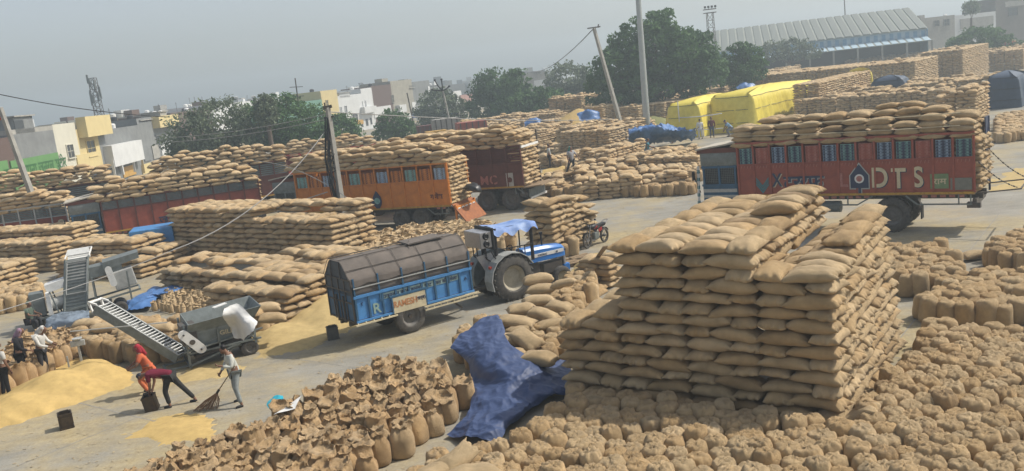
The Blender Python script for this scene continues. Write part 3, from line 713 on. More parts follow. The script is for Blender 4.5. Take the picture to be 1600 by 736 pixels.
def stack_truck(P, L, W, H, ang, zb, zt, name):
    A = Vector((math.cos(ang), math.sin(ang), 0)); B = Vector((math.sin(ang), -math.cos(ang), 0)); T = .235
    n = max(1, round(L/1.0)); pw = L/n; nv = max(1, round(W/.6)); pv = W/nv; cnt = {}; T = .25
    for i in range(n):
        for j in range(nv):
            h = H((i+.5)*pw, (j+.5)*pv)
            for k in range(h):
                z = zb+(k+.5)*T
                above = z > zt-.1
                if not ((i == 0) or (above and (j == 0 or k >= h-2))): continue
                over = .12 if above and j == 0 else 0
                shf = 0 if 'right' in name else (k % 2)*.4+R_.uniform(-.1, .1)
                if i == 0 and not above:
                    # the open rear end: sacks seen end on, in slanting courses
                    pos = P + A*(pw*.5-(.3 if 'right' in name else .14)+R_.gauss(0, .05)) + B*((j+.5)*pv*.96+.05+(k % 2)*.12) + Vector((0, 0, z))
                else: pos = P + A*((i+.5)*pw+shf+R_.gauss(0, .03)-(.1 if i == 0 else 0)) + B*((j+.5)*pv-over+R_.gauss(0, .03)) + Vector((0, 0, z+R_.gauss(0, .012)))
                sc = pw/.93
                M = Matrix.Translation(pos) @ Euler((R_.gauss(0, .07), R_.gauss(0, .05), ang+R_.gauss(0, .06)+(math.pi if R_.random() < .5 else 0))).to_matrix().to_4x4() @ Matrix.Diagonal((sc, pv/.53, R_.uniform(.98, 1.08), 1))
                f = 'rear' if i == 0 else ('near side' if j == 0 else 'top'); key = (f, k); cnt[key] = cnt.get(key, 0)+1
                put_lying(M, f'sack on {f} of load on {name}, {ordn(k+1)} layer, {ordn(cnt[key])} from rear', 'sacks loaded on '+name)
# right-hand red truck
BP = [(M_PALEB, M_NAVY), (M_TEALP, M_NAVY), (M_PINKP, M_RED)]
TR = truck((19.0, 35.8), (-.803, .596), 10.0, 2.5, 1.74, 4.16, M_RED, 13, .40, [BP[1], BP[0], BP[2]], 'red cargo truck piled high with sacks behind the tall near stack', axles=(3.25,), load=5, loadname='the red truck at right', wr=.76, seed=4, domes=1.2)
yS = 1.25
def place_text(root, s, px, py, size, m, sh=None, W=2.5, wid=1., **k):
    p = local_on_side(root, px, py, W/2+.03)
    M = Matrix.Translation((p.x, W/2+.03, p.z-size*.35)) @ SIDE @ Matrix.Diagonal((wid, 1, 1, 1))
    if sh: text(s, size, sh, root, Matrix.Translation((-.035, -.004, -.035)) @ M, 'letter_shadow', .004)
    return text(s, size, m, root, Matrix.Translation((0, .008, 0)) @ M, 'lettering', .006, **k)
for (s, px, py) in (('D', 1374, 277), ('T', 1404, 278), ('S', 1434, 276)):
    place_text(TR, s, px, py, 1.2, M_CREAM, M_NAVY, wid=.8)
p = local_on_side(TR, 1343, 278, yS)
b = MB(); w_, h_ = .38, .72
def house(k): return [(p.x-w_*k, yS, p.z-h_*.62*k), (p.x-w_*k, yS, p.z+h_*.15*k), (p.x, yS, p.z+h_*.85*k), (p.x+w_*k, yS, p.z+h_*.15*k), (p.x+w_*k, yS, p.z-h_*.62*k)]
b.poly([Vector(q)+Vector((0, .032, 0)) for q in house(1.12)], vec=(0, .006, 0)); b.box((p.x, yS+.035, p.z-.58), (.2, .006, .36)); em = b.build('emblem_outline', M_LGREY, TR)
b = MB(); b.poly([Vector(q)+Vector((0, .040, 0)) for q in house(1.)], vec=(0, .006, 0)); b.box((p.x, yS+.043, p.z-.6), (.12, .006, .42)); b.build('emblem_field', M_NAVY, em)
b = MB(); b.lathe([(.001, .0), (.2, .0), (.2, .008), (.001, .008)], (p.x, yS+.048, p.z-.03), 'Y', 24); b.build('emblem_disc', M_WHITE, em)
b = MB(); b.lathe([(.001, .0), (.13, .0), (.13, .006), (.001, .006)], (p.x, yS+.057, p.z-.03), 'Y', 20); b.build('emblem_centre', M_PINKP, em)
p = local_on_side(TR, 1192, 288, yS)
b = MB()
for k in (0, 1, 2): b.poly([(p.x-.3, yS+.032+.001*k, p.z+.25-.14*k), (p.x, yS+.032+.001*k, p.z-.15-.14*k), (p.x+.3, yS+.032+.001*k, p.z+.25-.14*k), (p.x+.3, yS+.032+.001*k, p.z+.34-.14*k), (p.x, yS+.032+.001*k, p.z-.05-.14*k), (p.x-.3, yS+.032+.001*k, p.z+.34-.14*k)], vec=(0, .005, 0))
b.build('chevron_mark', M_TEAL, TR)
place_text(TR, 'X', 1214, 281, .85, M_NAVY, M_CREAM, wid=.7)
place_text(TR, 'ट्रा', 1242, 284, .8, M_NAVY, M_LGREY, wid=1.1); place_text(TR, 'र्फ', 1268, 283, .8, M_NAVY, M_LGREY, wid=1.1)
place_text(TR, 'L', 1318, 281, .85, M_PINKP, None, wid=.9)
def patch(root, pxc, pyc, wd, ht, m, W, nm):
    q = local_on_side(root, pxc, pyc, W/2); b = MB(); b.box((q.x, W/2+.03, q.z), (wd, .012, ht)); return b.build(nm, m, root)
patch(TR, 1468, 283, .7, .62, M_GRNP, 2.5, 'painted_square'); place_text(TR, 'राम', 1468, 283, .34, M_CREAM, None, wid=1.2)
patch(TR, 1502, 287, .8, .5, mat('grey_patch_paint', (.2, .2, .17), .7), 2.5, 'painted_square')
b = MB()
for i in range(13):
    x0 = i*10./13
    for k in (-.22, -.08, .08, .22): b.poly([(x0+.4+k-.05, 1.262, 3.12), (x0+.4+k, 1.262, 2.98), (x0+.4+k+.01, 1.262, 3.00), (x0+.4+k-.02, 1.262, 3.13)], vec=(0, .004, 0))
b.build('scroll_marks', M_PINKP, TR)
# lowered tailgate frame with its two chains, and the opened rear door
b = MB(); q = 1.25
b.bar((-.1, q, 1.7), (-1.65, q, 1.85), .05); b.bar((-.1, -q, 1.7), (-1.65, -q, 1.85), .05); b.bar((-1.65, q, 1.85), (-1.65, -q, 1.85), .05); b.build('tailgate_frame', M_STEEL, TR)
def chain(parent, a, c, n=16, sag=.15):
    b = MB(); a = Vector(a); c = Vector(c); last = None
    for i in range(n+1):
        t = i/n; p_ = a.lerp(c, t)-Vector((0, 0, sag*4*t*(1-t)))
        if last is not None: b.bar(last, last.lerp(p_, .85), .035 if i % 2 else .055, .055 if i % 2 else .03)
        last = p_
    b.build('chain', M_STEEL, parent)
chain(TR, (-.15, q, 3.0), (-1.55, q, 1.9)); chain(TR, (-.15, -q, 3.25), (-1.6, -q, 1.9))
b = MB(); b.box((-.18, -.85, 3.2), (.05, .75, 2.8)); b.bar((-.2, -1.28, 1.4), (-.2, -1.28, 4.6), .08); b.bar((-.2, -.45, 3.6), (-.2, -1.3, 4.4), .05); b.build('rear_door', M_NAVY, TR)
# mirror ornaments, striped pole at the front
b = MB(); b.bar((12.15, 1.2, .9), (12.0, 1.28, 3.2), .09); b.build('striped_pole', M_WHITE, TR)
b = MB()
for k in range(6): b.bar((12.145-.15*k/6, 1.2+.08*k/6, .95+k*.38), (12.135-.15*k/6, 1.203+.08*k/6, 1.12+k*.38), .105)
b.build('pole_bands', M_TEAL, TR)
# orange truck, its lowered tailgate
M_DULLB = mat('dull_slat_blue', (.20, .16, .14), .7, noise_scale=8, col2=(.14, .09, .06))
OB = [(M_DULLB, M_PALEB), (M_BRN, M_ORG), (M_DULLB, M_TEALP), (M_BRN, M_ORG)]
TO = truck((-3.45, 52.8), (-.91, .41), 11.0, 2.7, 1.35, 3.85, M_ORG, 11, .38, OB, 'orange lorry with open rear and sacks spilling above its sides', axles=(2.2, 3.55, 7.6), load=5, loadname='the orange lorry', wr=.6, seed=9, domes=1, cab=M_GREYM)
place_text(TO, 'राम राजा', 565, 317, .62, M_NAVY, None, W=2.7, wid=1.1)
p = local_on_side(TO, 590, 314, 1.35)
b = MB(); b.poly([(p.x, 1.39, p.z+.65), (p.x+.28, 1.39, p.z+.25), (p.x+.33, 1.39, p.z), (p.x+.28, 1.39, p.z-.25), (p.x, 1.39, p.z-.6), (p.x-.28, 1.39, p.z-.25), (p.x-.33, 1.39, p.z), (p.x-.28, 1.39, p.z+.25)], vec=(0, .008, 0)); em = b.build('emblem_field', M_NAVY, TO)
b = MB(); b.lathe([(.001, 0), (.2, 0), (.2, .01), (.12, .01), (.12, .02), (.001, .02)], (p.x, 1.40, p.z), 'Y', 20); b.build('emblem_disc', M_TEALP, em)
place_text(TO, 'गणेश', 682, 307, .42, M_BRN, None, W=2.7, wid=1.)
gt = MB(); Mg = Matrix.Translation((-.05, 0, 1.35)) @ Matrix.Rotation(rad(-52), 4, 'Y')
gt.box((-.02, 0, -.02+.62*0-.0), (.06, 2.7, .08), M=Mg)
gt.box((0, 0, -.75), (.07, 2.72, 1.45), M=Matrix.Translation((-.08, 0, 1.4)) @ Matrix.Rotation(rad(38), 4, 'Y')); tg = gt.build('tailgate', mat('dull_orange_paint', (.34, .12, .035), .7, noise_scale=4, col2=(.2, .07, .03)), TO)
b = MB(); Mt = Matrix.Translation((-.08, 0, 1.4)) @ Matrix.Rotation(rad(38), 4, 'Y')
b.box((.045, 0, -1.44), (.05, 2.74, .08), M=Mt); b.box((.045, 0, -.08), (.05, 2.74, .08), M=Mt); b.build('gate_trim', M_WHITE, tg)
b = MB(); b.box((-.35, 0, .98), (.06, 2.6, .52)); b.build('rear_board', M_ORG, TO)
b = MB()
for k in range(5): b.box((-.39, -1+.5*k, 1.), (.03, .3, .26))
b.build('number_plate_row', M_WHITE, TO)
b = MB()
for k in range(5): b.box((-.41, -1+.5*k, 1.), (.02, .18, .14))
b.build('lamp_row', M_BRN, TO)
b = MB(); b.box((-.45, 0, .72), (.08, 2.6, .1)); b.build('bumper_strip', M_WHITE, TO)
for s_ in (1, -1): b = MB(); b.box((-.3, s_*1.3, .75), (.1, .1, 1.2)); b.build('rear_post', M_ORG, TO)
for s_ in (1, -1): b = MB(); b.bar((-.02, s_*1.3, 1.4), (-.02, s_*1.3, 4.0), .1); b.build('corner_post', M_ORG, TO)
# crumpled black sheet on the lowered gate
b = bmesh.new(); bmesh.ops.create_uvsphere(b, u_segments=20, v_segments=12, radius=.5)
for v in b.verts: v.co = Vector((v.co.x*1., v.co.y*1.5, max(-.1, v.co.z*.75)+.12*noise.noise(v.co*4)))+Vector((0, 0, 0))
me = bpy.data.meshes.new('sheet'); b.to_mesh(me); b.free(); me.shade_smooth()
wl = TO.location + Euler(TO.rotation_euler).to_matrix() @ Vector((-.75, -.4, 2.0))
o = link('black_sheet', me, mat('black_plastic_sheet', (.03, .03, .032), .4, noise_scale=4), loc=wl, rot=(0, .3, .4)); tag(o, 'black plastic sheet bundled on the lowered orange tailgate', 'sheet')
# brown truck behind
TB = truck((1.1, 56.4), (-.90, .44), 10.5, 2.7, 1.55, 4.1, M_BRN, 10, .42, [(M_BRN, M_STEEL)], 'brown lorry with open rear standing behind the orange one', axles=(1.05, 2.8), load=5, loadname='the brown lorry', wr=.68, seed=14, domes=1.3, upper='slats')
place_text(TB, 'M', 757, 282, .8, M_PINKP, None, W=2.7); place_text(TB, 'C', 771, 281, .8, M_PINKP, None, W=2.7)
patch(TB, 797, 281, .5, .9, M_LGREY, 2.7, 'pale_badge'); b = MB(); q = local_on_side(TB, 797, 281, 1.35); b.lathe([(.001, 0), (.17, 0), (.17, .01), (.001, .01)], (q.x, 1.39, q.z), 'Y', 18); b.build('badge_disc', M_BRN, TB)
b = MB(); b.box((-.62, 0, 1.5), (1.3, 2.8, .08), ry=.1); b.build('tailgate', M_WOOD, TB)
b = MB(); b.box((-.08, 0, 4.05), (.1, 2.7, .14)); b.build('rear_crossbar', M_WHITE, TB)
b = MB(); b.box((-.3, 0, 1.05), (.06, 2.5, .5)); b.build('rear_board', M_GREYM, TB); b = MB(); b.box((-.4, 0, .75), (.08, 2.5, .12)); b.build('bumper_strip', M_WHITE, TB)
b = MB(); b.bar((-.05, -1.35, 1.4), (-.05, -1.35, 4.9), .08); b.build('corner_post', M_STEEL, TB)
# left trucks
GB = [(M_GREYM, M_WHITE)]
T1 = truck((-17.0, 61.5), (-.925, -.38), 10.0, 2.6, 1.45, 3.5, M_RED, 10, .3, GB, 'long red lorry with low sack load left of the orange lorry', axles=(2., 3.3), load=5, loadname='the long red lorry', wr=.6, seed=21, domes=.8, upper='slats', ribs=M_BRN)
place_text(T1, 'जागरा', 270, 341, .75, M_NAVY, None, W=2.6)
T2 = truck((-29.9, 60.5), (-.98, -.18), 10., 2.6, 1.45, 3.4, M_RED, 10, .4, GB, 'red lorry with white posts cut off by the left edge', axles=(2., 3.3), load=5, loadname='the leftmost lorry', wr=.6, seed=23, domes=1.2, upper='slats', ribs=M_LGREY)
place_text(T2, 'S', 96, 350, .9, M_CREAM, None, W=2.6)
T3 = truck((-17.0, 70.5), (-.93, -.36), 9.5, 2.6, 1.45, 4., M_BRN, 9, .4, GB, 'lorry with brown sides seen above the long red lorry', axles=(2., 3.3), load=6, loadname='the lorry behind the long red one', wr=.6, seed=27, domes=1.2, upper='slats')
T4 = truck((-12.6, 90), (-.93, -.33), 9.0, 2.6, 1.45, 3.3, M_REDP, 12, .75, GB, 'red railed lorry parked in front of the white houses', axles=(2., 3.3), load=5, loadname='the railed lorry', wr=.6, seed=29, domes=1.2, upper='none')
T5 = truck((-30.5, 69.5), (-.93, -.36), 14, 2.6, 1.45, 4., M_BRN, 9, .4, GB, 'lorry load seen under the green shop sign', axles=(2., 3.3), load=6, loadname='the load under the green sign', wr=.6, seed=33, domes=1.2, upper='slats')
# blue chassis box standing between the left stacks
rt = empty('blue_tractor_unit', g(248, 408), rad(195), 'small blue tractor unit parked between the left stacks', 'truck')
b = MB(); b.box((0, 0, 1.55), (2.4, 2.2, 1.1), bev=.05); b.build('bonnet_box', M_BLUE, rt)
b = MB(); b.box((0, 0, .75), (2.3, 2., .5)); b.box((0, 1.0, .95), (2.2, .08, .3)); b.build('chassis', M_DBLUE, rt)
for x in (-.8, .8):
    for s in (1, -1): wheel('wheel', rt, (x, s*.9, .45), .45, .25)
# ================================================================== TRAILER
hd = Vector((.82, .575, 0)).normalized(); lf = Vector((-hd.y, hd.x, 0)); TL, TW = 4.75, 2.0
rt = TRL = empty('farm_trailer', Vector((-5.55, 29.35, 0))+lf*TW/2, math.atan2(hd.y, hd.x), 'sky blue farm trailer with dark net hood hitched to the tractor', 'trailer')
y = TW/2; z0, z1, zr = .92, 1.72, 2.35
def panel_side(s):
    n = 9; pw = TL/n
    for i in range(n):
        b = MB(); b.box(((i+.5)*pw, s*(y-.02), (z0+z1)/2), (pw-.07, .03, z1-z0-.04)); b.build('side_panel', M_BLUE, rt)
    b = MB()
    for i in range(n+1): b.box((i*pw if 0 < i < n else (0.03 if i == 0 else TL-.03), s*(y+.005), (z0+z1)/2), (.07, .07, z1-z0))
    b.build('side_ribs', M_DBLUE, rt)
panel_side(-1); panel_side(1)
b = MB(); b.box((TL/2, -y, z1+.03), (TL+.05, .1, .09)); b.box((TL/2, y, z1+.03), (TL+.05, .1, .09)); b.box((TL/2, -y-.02, z0-.02), (TL+.05, .1, .07)); b.build('top_rail', M_BLUE, rt)
for i in range(6):
    x = .04+i*(TL-.08)/5
    for s in (1, -1): b = MB(); b.bar((x, s*(y+.02), z1-.3), (x, s*(y+.02), zr+.05), .055); b.build('stake', M_DBLUE, rt)
b = MB(); b.bar((0, -y-.05, z1+.34), (TL, -y-.05, z1+.34), .035); b.bar((0, y+.05, z1+.34), (TL, y+.05, z1+.34), .035); b.build('stake_rail', M_LGREY, rt)
b = MB(); b.box((TL/2, 0, z0), (TL, TW, .07)); b.build('floor', M_STEEL, rt)
for i in range(4):
    b = MB(); b.box((-.02, -.75+i*.5, 1.42), (.04, .46, .98)); b.build('rear_door_panel', M_DBLUE, rt)
b = MB(); 
for i in range(5): b.bar((-.05, -.98+i*.49, .85), (-.05, -.98+i*.49, zr+.02), .05)
for z in (.9, 1.55, 1.95, zr): b.bar((-.05, -1, z), (-.05, 1, z), .05)
b.bar((-.08, -.3, .8), (-.08, -.3, 1.75), .06); b.bar((-.08, .25, .8), (-.08, .25, 1.75), .06); b.build('rear_frame', M_STEEL, rt)
b = MB(); b.box((TL+.0, 0, 1.6), (.05, TW, 1.4)); b.build('front_wall', M_DBLUE, rt)
b = MB(); b.bar((-.1, -y-.1, z0-.12), (1.5, -y-.1, z0-.12), .05); b.bar((2.6, -y-.12, z0-.1), (TL+.1, -y-.12, z0-.1), .05); b.bar((2.6, -y-.12, z0-.22), (TL+.1, -y-.12, z0-.22), .05)
for x in np.arange(2.7, TL, .28): b.bar((x, -y-.12, z0-.1), (x, -y-.12, z0-.22), .03)
for x in np.arange(0, 1.5, .3): b.bar((x, -y-.1, z0-.12), (x, -y-.02, z0), .03)
b.build('step_rail', M_CREAM, rt)
b = MB(); b.box((TL/2, .35, z0-.16), (TL, .1, .22)); b.box((TL/2, -.35, z0-.16), (TL, .1, .22)); b.bar((TL, .35, z0-.2), (TL+1.5, 0, .62), .1); b.bar((TL, -.35, z0-.2), (TL+1.5, 0, .62), .1); b.bar((TL-.9, -y+.2, .75), (TL-.5, -y+.1, .35), .07); b.build('drawbar_frame', M_STEEL, rt)
for s in (1, -1): wheel('wheel', rt, (2.05, s*(y-.08), .6), .6, .3, lugs=0)
b = MB(); b.tube((2.05, -y, .6), (2.05, y, .6), .07); b.build('axle', M_STEEL, rt)
sb = MB(); sb.box((2.05, -y-.06, z0+.22), (1.32, .04, .56)); sg = sb.build('name_board', M_CREAM, rt)
sb = MB(); sb.box((2.05, -y-.05, z0+.55), (1.5, .08, .07)); sb.bar((1.37, -y-.06, z0-.06), (1.37, -y-.06, z0+.52), .05); sb.bar((2.73, -y-.06, z0-.06), (2.73, -y-.06, z0+.52), .05); sb.build('board_frame', M_DBLUE, rt)
SR = Matrix(((1, 0, 0, 0), (0, 0, -1, 0), (0, 1, 0, 0), (0, 0, 0, 1)))
M_RUST = mat('rust_red_lettering', (.42, .13, .05), .7, noise_scale=30, col2=(.5, .28, .12))
text('RAMESH', .27, M_RUST, sg, Matrix.Translation((1.88, -y-.085, z0+.15)) @ SR @ Matrix.Diagonal((.95, 1.15, 1, 1)))
text('(खर्ब)', .16, M_NAVY, sg, Matrix.Translation((2.5, -y-.085, z0+.22)) @ SR)
b = MB()
n = 9; pw = TL/n
for i in range(2, 8): b.box(((i+.5)*pw, -y-.008, z1-.16), (pw-.1, .012, .2))
b.build('text_strip', mat('pale_green_strip', (.3, .42, .4), .6), rt)
for i, s in zip(range(2, 8), ('राजवल', 'न वटन', 'कमल', 'जाट', 'जल की', 'केला')):
    text(s, .17, M_NAVY, rt, Matrix.Translation(((i+.5)*pw, -y-.018, z1-.23)) @ SR @ Matrix.Diagonal((1.1, 1, 1, 1)))
text('R', .5, mat('faded_yellow_letter', (.3, .42, .36), .7, noise_scale=8), rt, Matrix.Translation((1.5*pw, -y-.01, z0+.12)) @ SR)
text('T', .16, M_NAVY, rt, Matrix.Translation((.5*pw, -y-.01, z1-.3)) @ SR); text('A', .17, M_NAVY, rt, Matrix.Translation((8.5*pw, -y-.012, z1-.35)) @ SR)
# hood: hoops, ridge and net
ns = 26; nr = 14
def hood(x, t):      # t 0..1 from near rail over ridge to far rail
    a = [(-1.03, zr-.18), (-1.02, zr+.0), (-.55, zr+.52), (-.4, zr+.62), (.4, zr+.62), (.55, zr+.52), (1.02, zr), (1.03, zr-.1)]
    q = t*(len(a)-1); i = min(int(q), len(a)-2); u = q-i
    return Vector((x, a[i][0]*(1-u)+a[i+1][0]*u, a[i][1]*(1-u)+a[i+1][1]*u))
vs = []; fs = []; ns = 40; nr = 21
for i in range(ns+1):
    x = -.06+i/ns*(TL+.1)
    for j in range(nr+1):
        p_ = hood(x, j/nr); sag = .05*abs(math.sin(i/ns*math.pi*5))
        d = noise.noise(p_*1.7)*.045+noise.noise(p_*5)*.012
        p_ += Vector((0, 0, d*.35-(.05-sag)*.3*(1 if 3 < j < nr-3 else .4)))
        if j in (0, nr): p_.z -= .06*noise.noise(Vector((x*2.5, j, 0)))+.03
        vs.append(p_)
for i in range(ns):
    for j in range(nr): fs.append((i*(nr+1)+j, i*(nr+1)+j+1, (i+1)*(nr+1)+j+1, (i+1)*(nr+1)+j))
M_NET = mat('dark_shade_net', (.17, .145, .125), .9, noise_scale=1.4, col2=(.10, .088, .078), bump=.3, bscale=30)
link('hood_net', mesh('net', vs, fs, True), M_NET, rt)
vs = [Vector((-.04, -1, 1.8)), Vector((-.04, -1, zr)), Vector((-.04, -.5, zr+.5)), Vector((-.04, -.38, zr+.58)), Vector((-.04, .38, zr+.58)), Vector((-.04, .5, zr+.5)), Vector((-.04, 1, zr)), Vector((-.04, 1, 1.8))]
link('rear_net', mesh('net', vs, [tuple(range(8))]), mat('grey_rear_net', (.09, .1, .11), .8, noise_scale=4), rt)
b = MB(); b.box((TL/2, -y+.05, (z1+zr)/2), (TL-.06, .02, zr-z1)); b.build('side_net', M_NET, rt)
b = MB()
for x in [-.1, 0.95, 1.9, 2.85, 3.8, TL]:
    pts = [hood(x, t)+Vector((0, 0, .035)) for t in (0.14, .286, .43, .57, .714, .857)]
    b.path(pts, .009)
b.path([hood(-.1, .43)+Vector((0, 0, .04)), hood(TL, .43)+Vector((0, 0, .04))], .018); b.path([hood(-.1, .57)+Vector((0, 0, .04)), hood(TL, .57)+Vector((0, 0, .04))], .018)
b.path([hood(-.1, .22)+Vector((0, -.02, .03)), hood(TL, .22)+Vector((0, -.02, .03))], .015)
for yy in (-.35, .35): b.bar((-.09, yy, zr), (-.09, yy, zr+.58), .035)
b.build('hoops', M_STEEL, rt)
b = MB(); b.box((3.35, -.1, zr+.7), (1.5, .75, .05), rx=.05); b.bar((2.6, -.5, zr+.55), (2.8, -.2, zr+.76), .05); b.build('folded_flap', M_NET, rt)
# ================================================================== TRACTOR
M_TBLUE = mat('tractor_blue', (.03, .17, .50), .3, noise_scale=4, var=.1, spec=.5)
M_SILV = mat('brushed_silver', (.42, .42, .43), .35, .6, noise_scale=10, var=.2)
M_CAN = mat('canopy_cloth', (.34, .44, .62), .6, noise_scale=1.1, col2=(.05, .14, .42))
hd = Vector((.86, .51, 0)).normalized(); lf = Vector((-hd.y, hd.x, 0))
rt = TRC = empty('tractor', Vector((-.25, 33.6, 0))+lf*.75+hd*.05, math.atan2(hd.y, hd.x), 'blue farm tractor with cloth canopy and silver speaker box at the rear', 'tractor')
for s in (1, -1):
    wheel('rear_wheel', rt, (0, s*.78, .88), .88, .46, lugs=22, rim=mat('cream_rim', (.40, .36, .27), .7, noise_scale=6)); wheel('front_wheel', rt, (2.35, s*.72, .42), .42, .24, lugs=0, rim=M_CREAM)
b = MB(); b.box((.6, 0, .82), (2.2, .42, .5), bev=.05); b.tube((0, -.6, .88), (0, .6, .88), .14); b.box((2.35, 0, .5), (.2, 1.3, .14)); b.box((2.3, 0, .75), (.9, .5, .4)); b.build('engine_block', M_STEEL, rt)
def bonnet(b, x0, x1, w0, w1, z0, z1a, z1b):
    for x, w, zt in ((x0, w0, z1a), ((x0+x1)/2, (w0+w1)/2+.02, (z1a+z1b)/2+.03), (x1-.15, w1, z1b), (x1, w1*.8, z1b-.12)):
        yield [(x, -w/2, z0), (x, -w/2, zt-.1), (x, -w/2+.08, zt), (x, w/2-.08, zt), (x, w/2, zt-.1), (x, w/2, z0)]
b = MB(); rows = [[b.bm.verts.new(p) for p in r] for r in bonnet(b, .95, 2.95, .62, .56, 1.12, 1.72, 1.6)]
for k in range(3):
    for i in range(6): b.bm.faces.new((rows[k][i], rows[k][(i+1) % 6], rows[k+1][(i+1) % 6], rows[k+1][i]))
b.bm.faces.new(rows[0]); b.bm.faces.new(rows[3][::-1]); b.build('bonnet', M_TBLUE, rt, auto=True)
b = MB()
for s in (1, -1): b.box((1.95, s*.312, 1.38), (1.8, .012, .14), rz=-.012*s)
st = b.build('white_side_strip', M_WHITE, rt)
text('FORTRAC', .1, M_NAVY, st, Matrix.Translation((1.8, -.325, 1.34)) @ SR); text('60', .1, M_NAVY, st, Matrix.Translation((2.5, -.322, 1.34)) @ SR)
b = MB(); b.box((2.9, 0, .95), (.12, .46, .55), bev=.03); b.build('front_grille', M_SILV, rt)
b = MB(); b.box((2.98, 0, .62), (.3, .5, .3), bev=.04); b.build('front_weight', M_TBLUE, rt)
for s in (1, -1): b = MB(); b.tube((2.93, s*.17, 1.36), (2.99, s*.17, 1.36), .07); b.build('headlight', M_GLASS, rt)
b = MB(); b.tube((2.1, .12, 1.6), (2.1, .12, 2.15), .035); b.tube((2.1, .12, 2.1), (2.1, .12, 2.2), .08); b.build('air_intake', M_BLACK, rt)
for s in (1, -1):
    b = MB(); pts = []
    for i in range(9):
        a = rad(200-i*22); pts.append((math.cos(a)*1.0, math.sin(a)*1.0+.88))
    for i in range(8): b.bar((pts[i][0], s*.72, pts[i][1]), (pts[i+1][0], s*.72, pts[i+1][1]), .58, .035)
    for i in range(8):
        b.poly([(pts[i][0], s*.45, pts[i][1]), (pts[i+1][0], s*.45, pts[i+1][1]), (pts[i+1][0]*.5, s*.45, .9), (pts[i][0]*.5, s*.45, .9)], vec=(0, .02*s, 0))
    f_ = b.build('mudguard', M_GREYM if s > 0 else M_LGREY, rt); b = MB(); b.box((-.86, s*.72, 1.42), (.08, .16, .1)); b.build('red_lamp', M_REDP, f_)
b = MB(); b.box((-.05, 0, 1.3), (.5, .5, .12), bev=.03); b.box((-.28, 0, 1.55), (.1, .5, .45), bev=.03, ry=-.15); b.build('seat', M_BLACK, rt)
b = MB(); b.tube((.85, 0, 1.45), (.5, 0, 1.85), .03); b.build('steering_column', M_BLACK, rt)
b = MB()
pr = [Vector((.5+.1*math.sin(a)*.6, .2*math.cos(a), 1.85+.2*math.sin(a)*.6)) for a in [2*math.pi*i/16 for i in range(17)]]; b.path(pr, .018); b.build('steering_wheel', M_BLACK, rt)
b = MB()
for s in (1, -1):
    b.tube((-.42, s*.5, 1.1), (-.38, s*.5, 2.85), .075); b.tube((1.25, s*.46, 1.3), (1.3, s*.46, 2.75), .07 if s < 0 else .03)
    b.bar((-.38, s*.5, 2.82), (1.35, s*.46, 2.78), .05)
b.bar((-.38, -.5, 2.82), (-.38, .5, 2.82), .07); b.bar((1.35, -.5, 2.78), (1.35, .5, 2.78), .04)
for x in (0, .3, .6, .9): b.bar((x, -.5, 1.95), (x, -.5, 1.6), .03)
b.bar((-.38, -.52, 2.0), (1.25, -.5, 1.95), .035); b.bar((-.4, -.6, 1.5), (-.75, -.75, 2.05), .04); b.build('roll_frame', M_BLACK, rt)
vs = []; fs = []
for i in range(25):
    for j in range(17):
        x = -.5+i/24*2.0; yy = -.68+j/16*1.36
        z = 2.93-.10*math.sin(i/24*math.pi)-(.0 if abs(yy) < .5 else (abs(yy)-.5)*(1.6+.5*math.sin(i*.8)))+.03*noise.noise(Vector((x*2, yy*3, 1)))
        if i > 20: z -= (i-20)*.03
        vs.append((x, yy, z))
for i in range(24):
    for j in range(16): fs.append((i*17+j, i*17+j+1, (i+1)*17+j+1, (i+1)*17+j))
link('canopy', mesh('canopy', vs, fs, True), M_CAN, rt)
b = MB(); b.box((-.85, -.0, 2.5), (.5, 1.25, .62), bev=.02); sp = b.build('speaker_box', M_SILV, rt)
for z in (2.35, 2.65):
    b = MB(); b.lathe([(.001, -.02), (.06, -.02), (.09, -.05), (.14, -.01), (.14, 0)], (-.85, -.635, z), 'Y', 20); b.build('speaker_cone', M_BLACK, sp)
b = MB(); b.box((-.55, 0, 2.5), (.12, 1.35, .85), bev=.04); b.build('speaker_rack', M_BLACK, rt)
b = MB()
for y_ in (-.5, -.2, .2, .5): b.bar((-.85, y_, 1.75), (-.85, y_, 2.2), .035)
b.bar((-.85, -.55, 1.8), (-.85, .55, 1.8), .04); b.bar((-.85, -.5, 1.75), (-.4, -.5, 1.4), .04); b.bar((-.85, .5, 1.75), (-.4, .5, 1.4), .04); b.build('rack_legs', M_BLACK, rt)
b = MB(); b.poly([(-1.25, -.45, 1.9), (-.55, -.45, 1.95), (-.45, -.45, 1.1), (-.75, -.45, .95)], vec=(0, .03, 0)); b.build('side_flap', M_SILV, rt)
# ================================================================== MOTORCYCLE
p0 = g(906, 393); p1 = g(957, 374); hd = (p0-p1).normalized()
rt = empty('motorcycle', (p0+p1)/2, math.atan2(hd.y, hd.x), 'black motorcycle with red stripes parked facing the sack stack', 'motorcycle')
rt.scale = (1.0, 1.0, 1.1)
for x in (-.72, .72):
    b = MB(); b.lathe([(.25, -.05), (.31, -.05), (.33, 0), (.31, .05), (.25, .05), (.25, -.05)], (0, 0, 0), 'Y', 30); t = b.build('wheel', M_TYRE, rt, auto=True, loc=(x, 0, .33))
    b = MB(); b.tube((0, -.06, 0), (0, .06, 0), .07)
    for i in range(6):
        a = math.pi*i/3; b.bar((0, 0, 0), (math.cos(a)*.26, 0, math.sin(a)*.26), .025)
    b.build('spokes', M_SILV, t)
b = MB(); b.bar((.72, .07, .33), (.42, .07, 1.0), .04); b.bar((.72, -.07, .33), (.42, -.07, 1.0), .04); b.build('front_fork', M_SILV, rt)
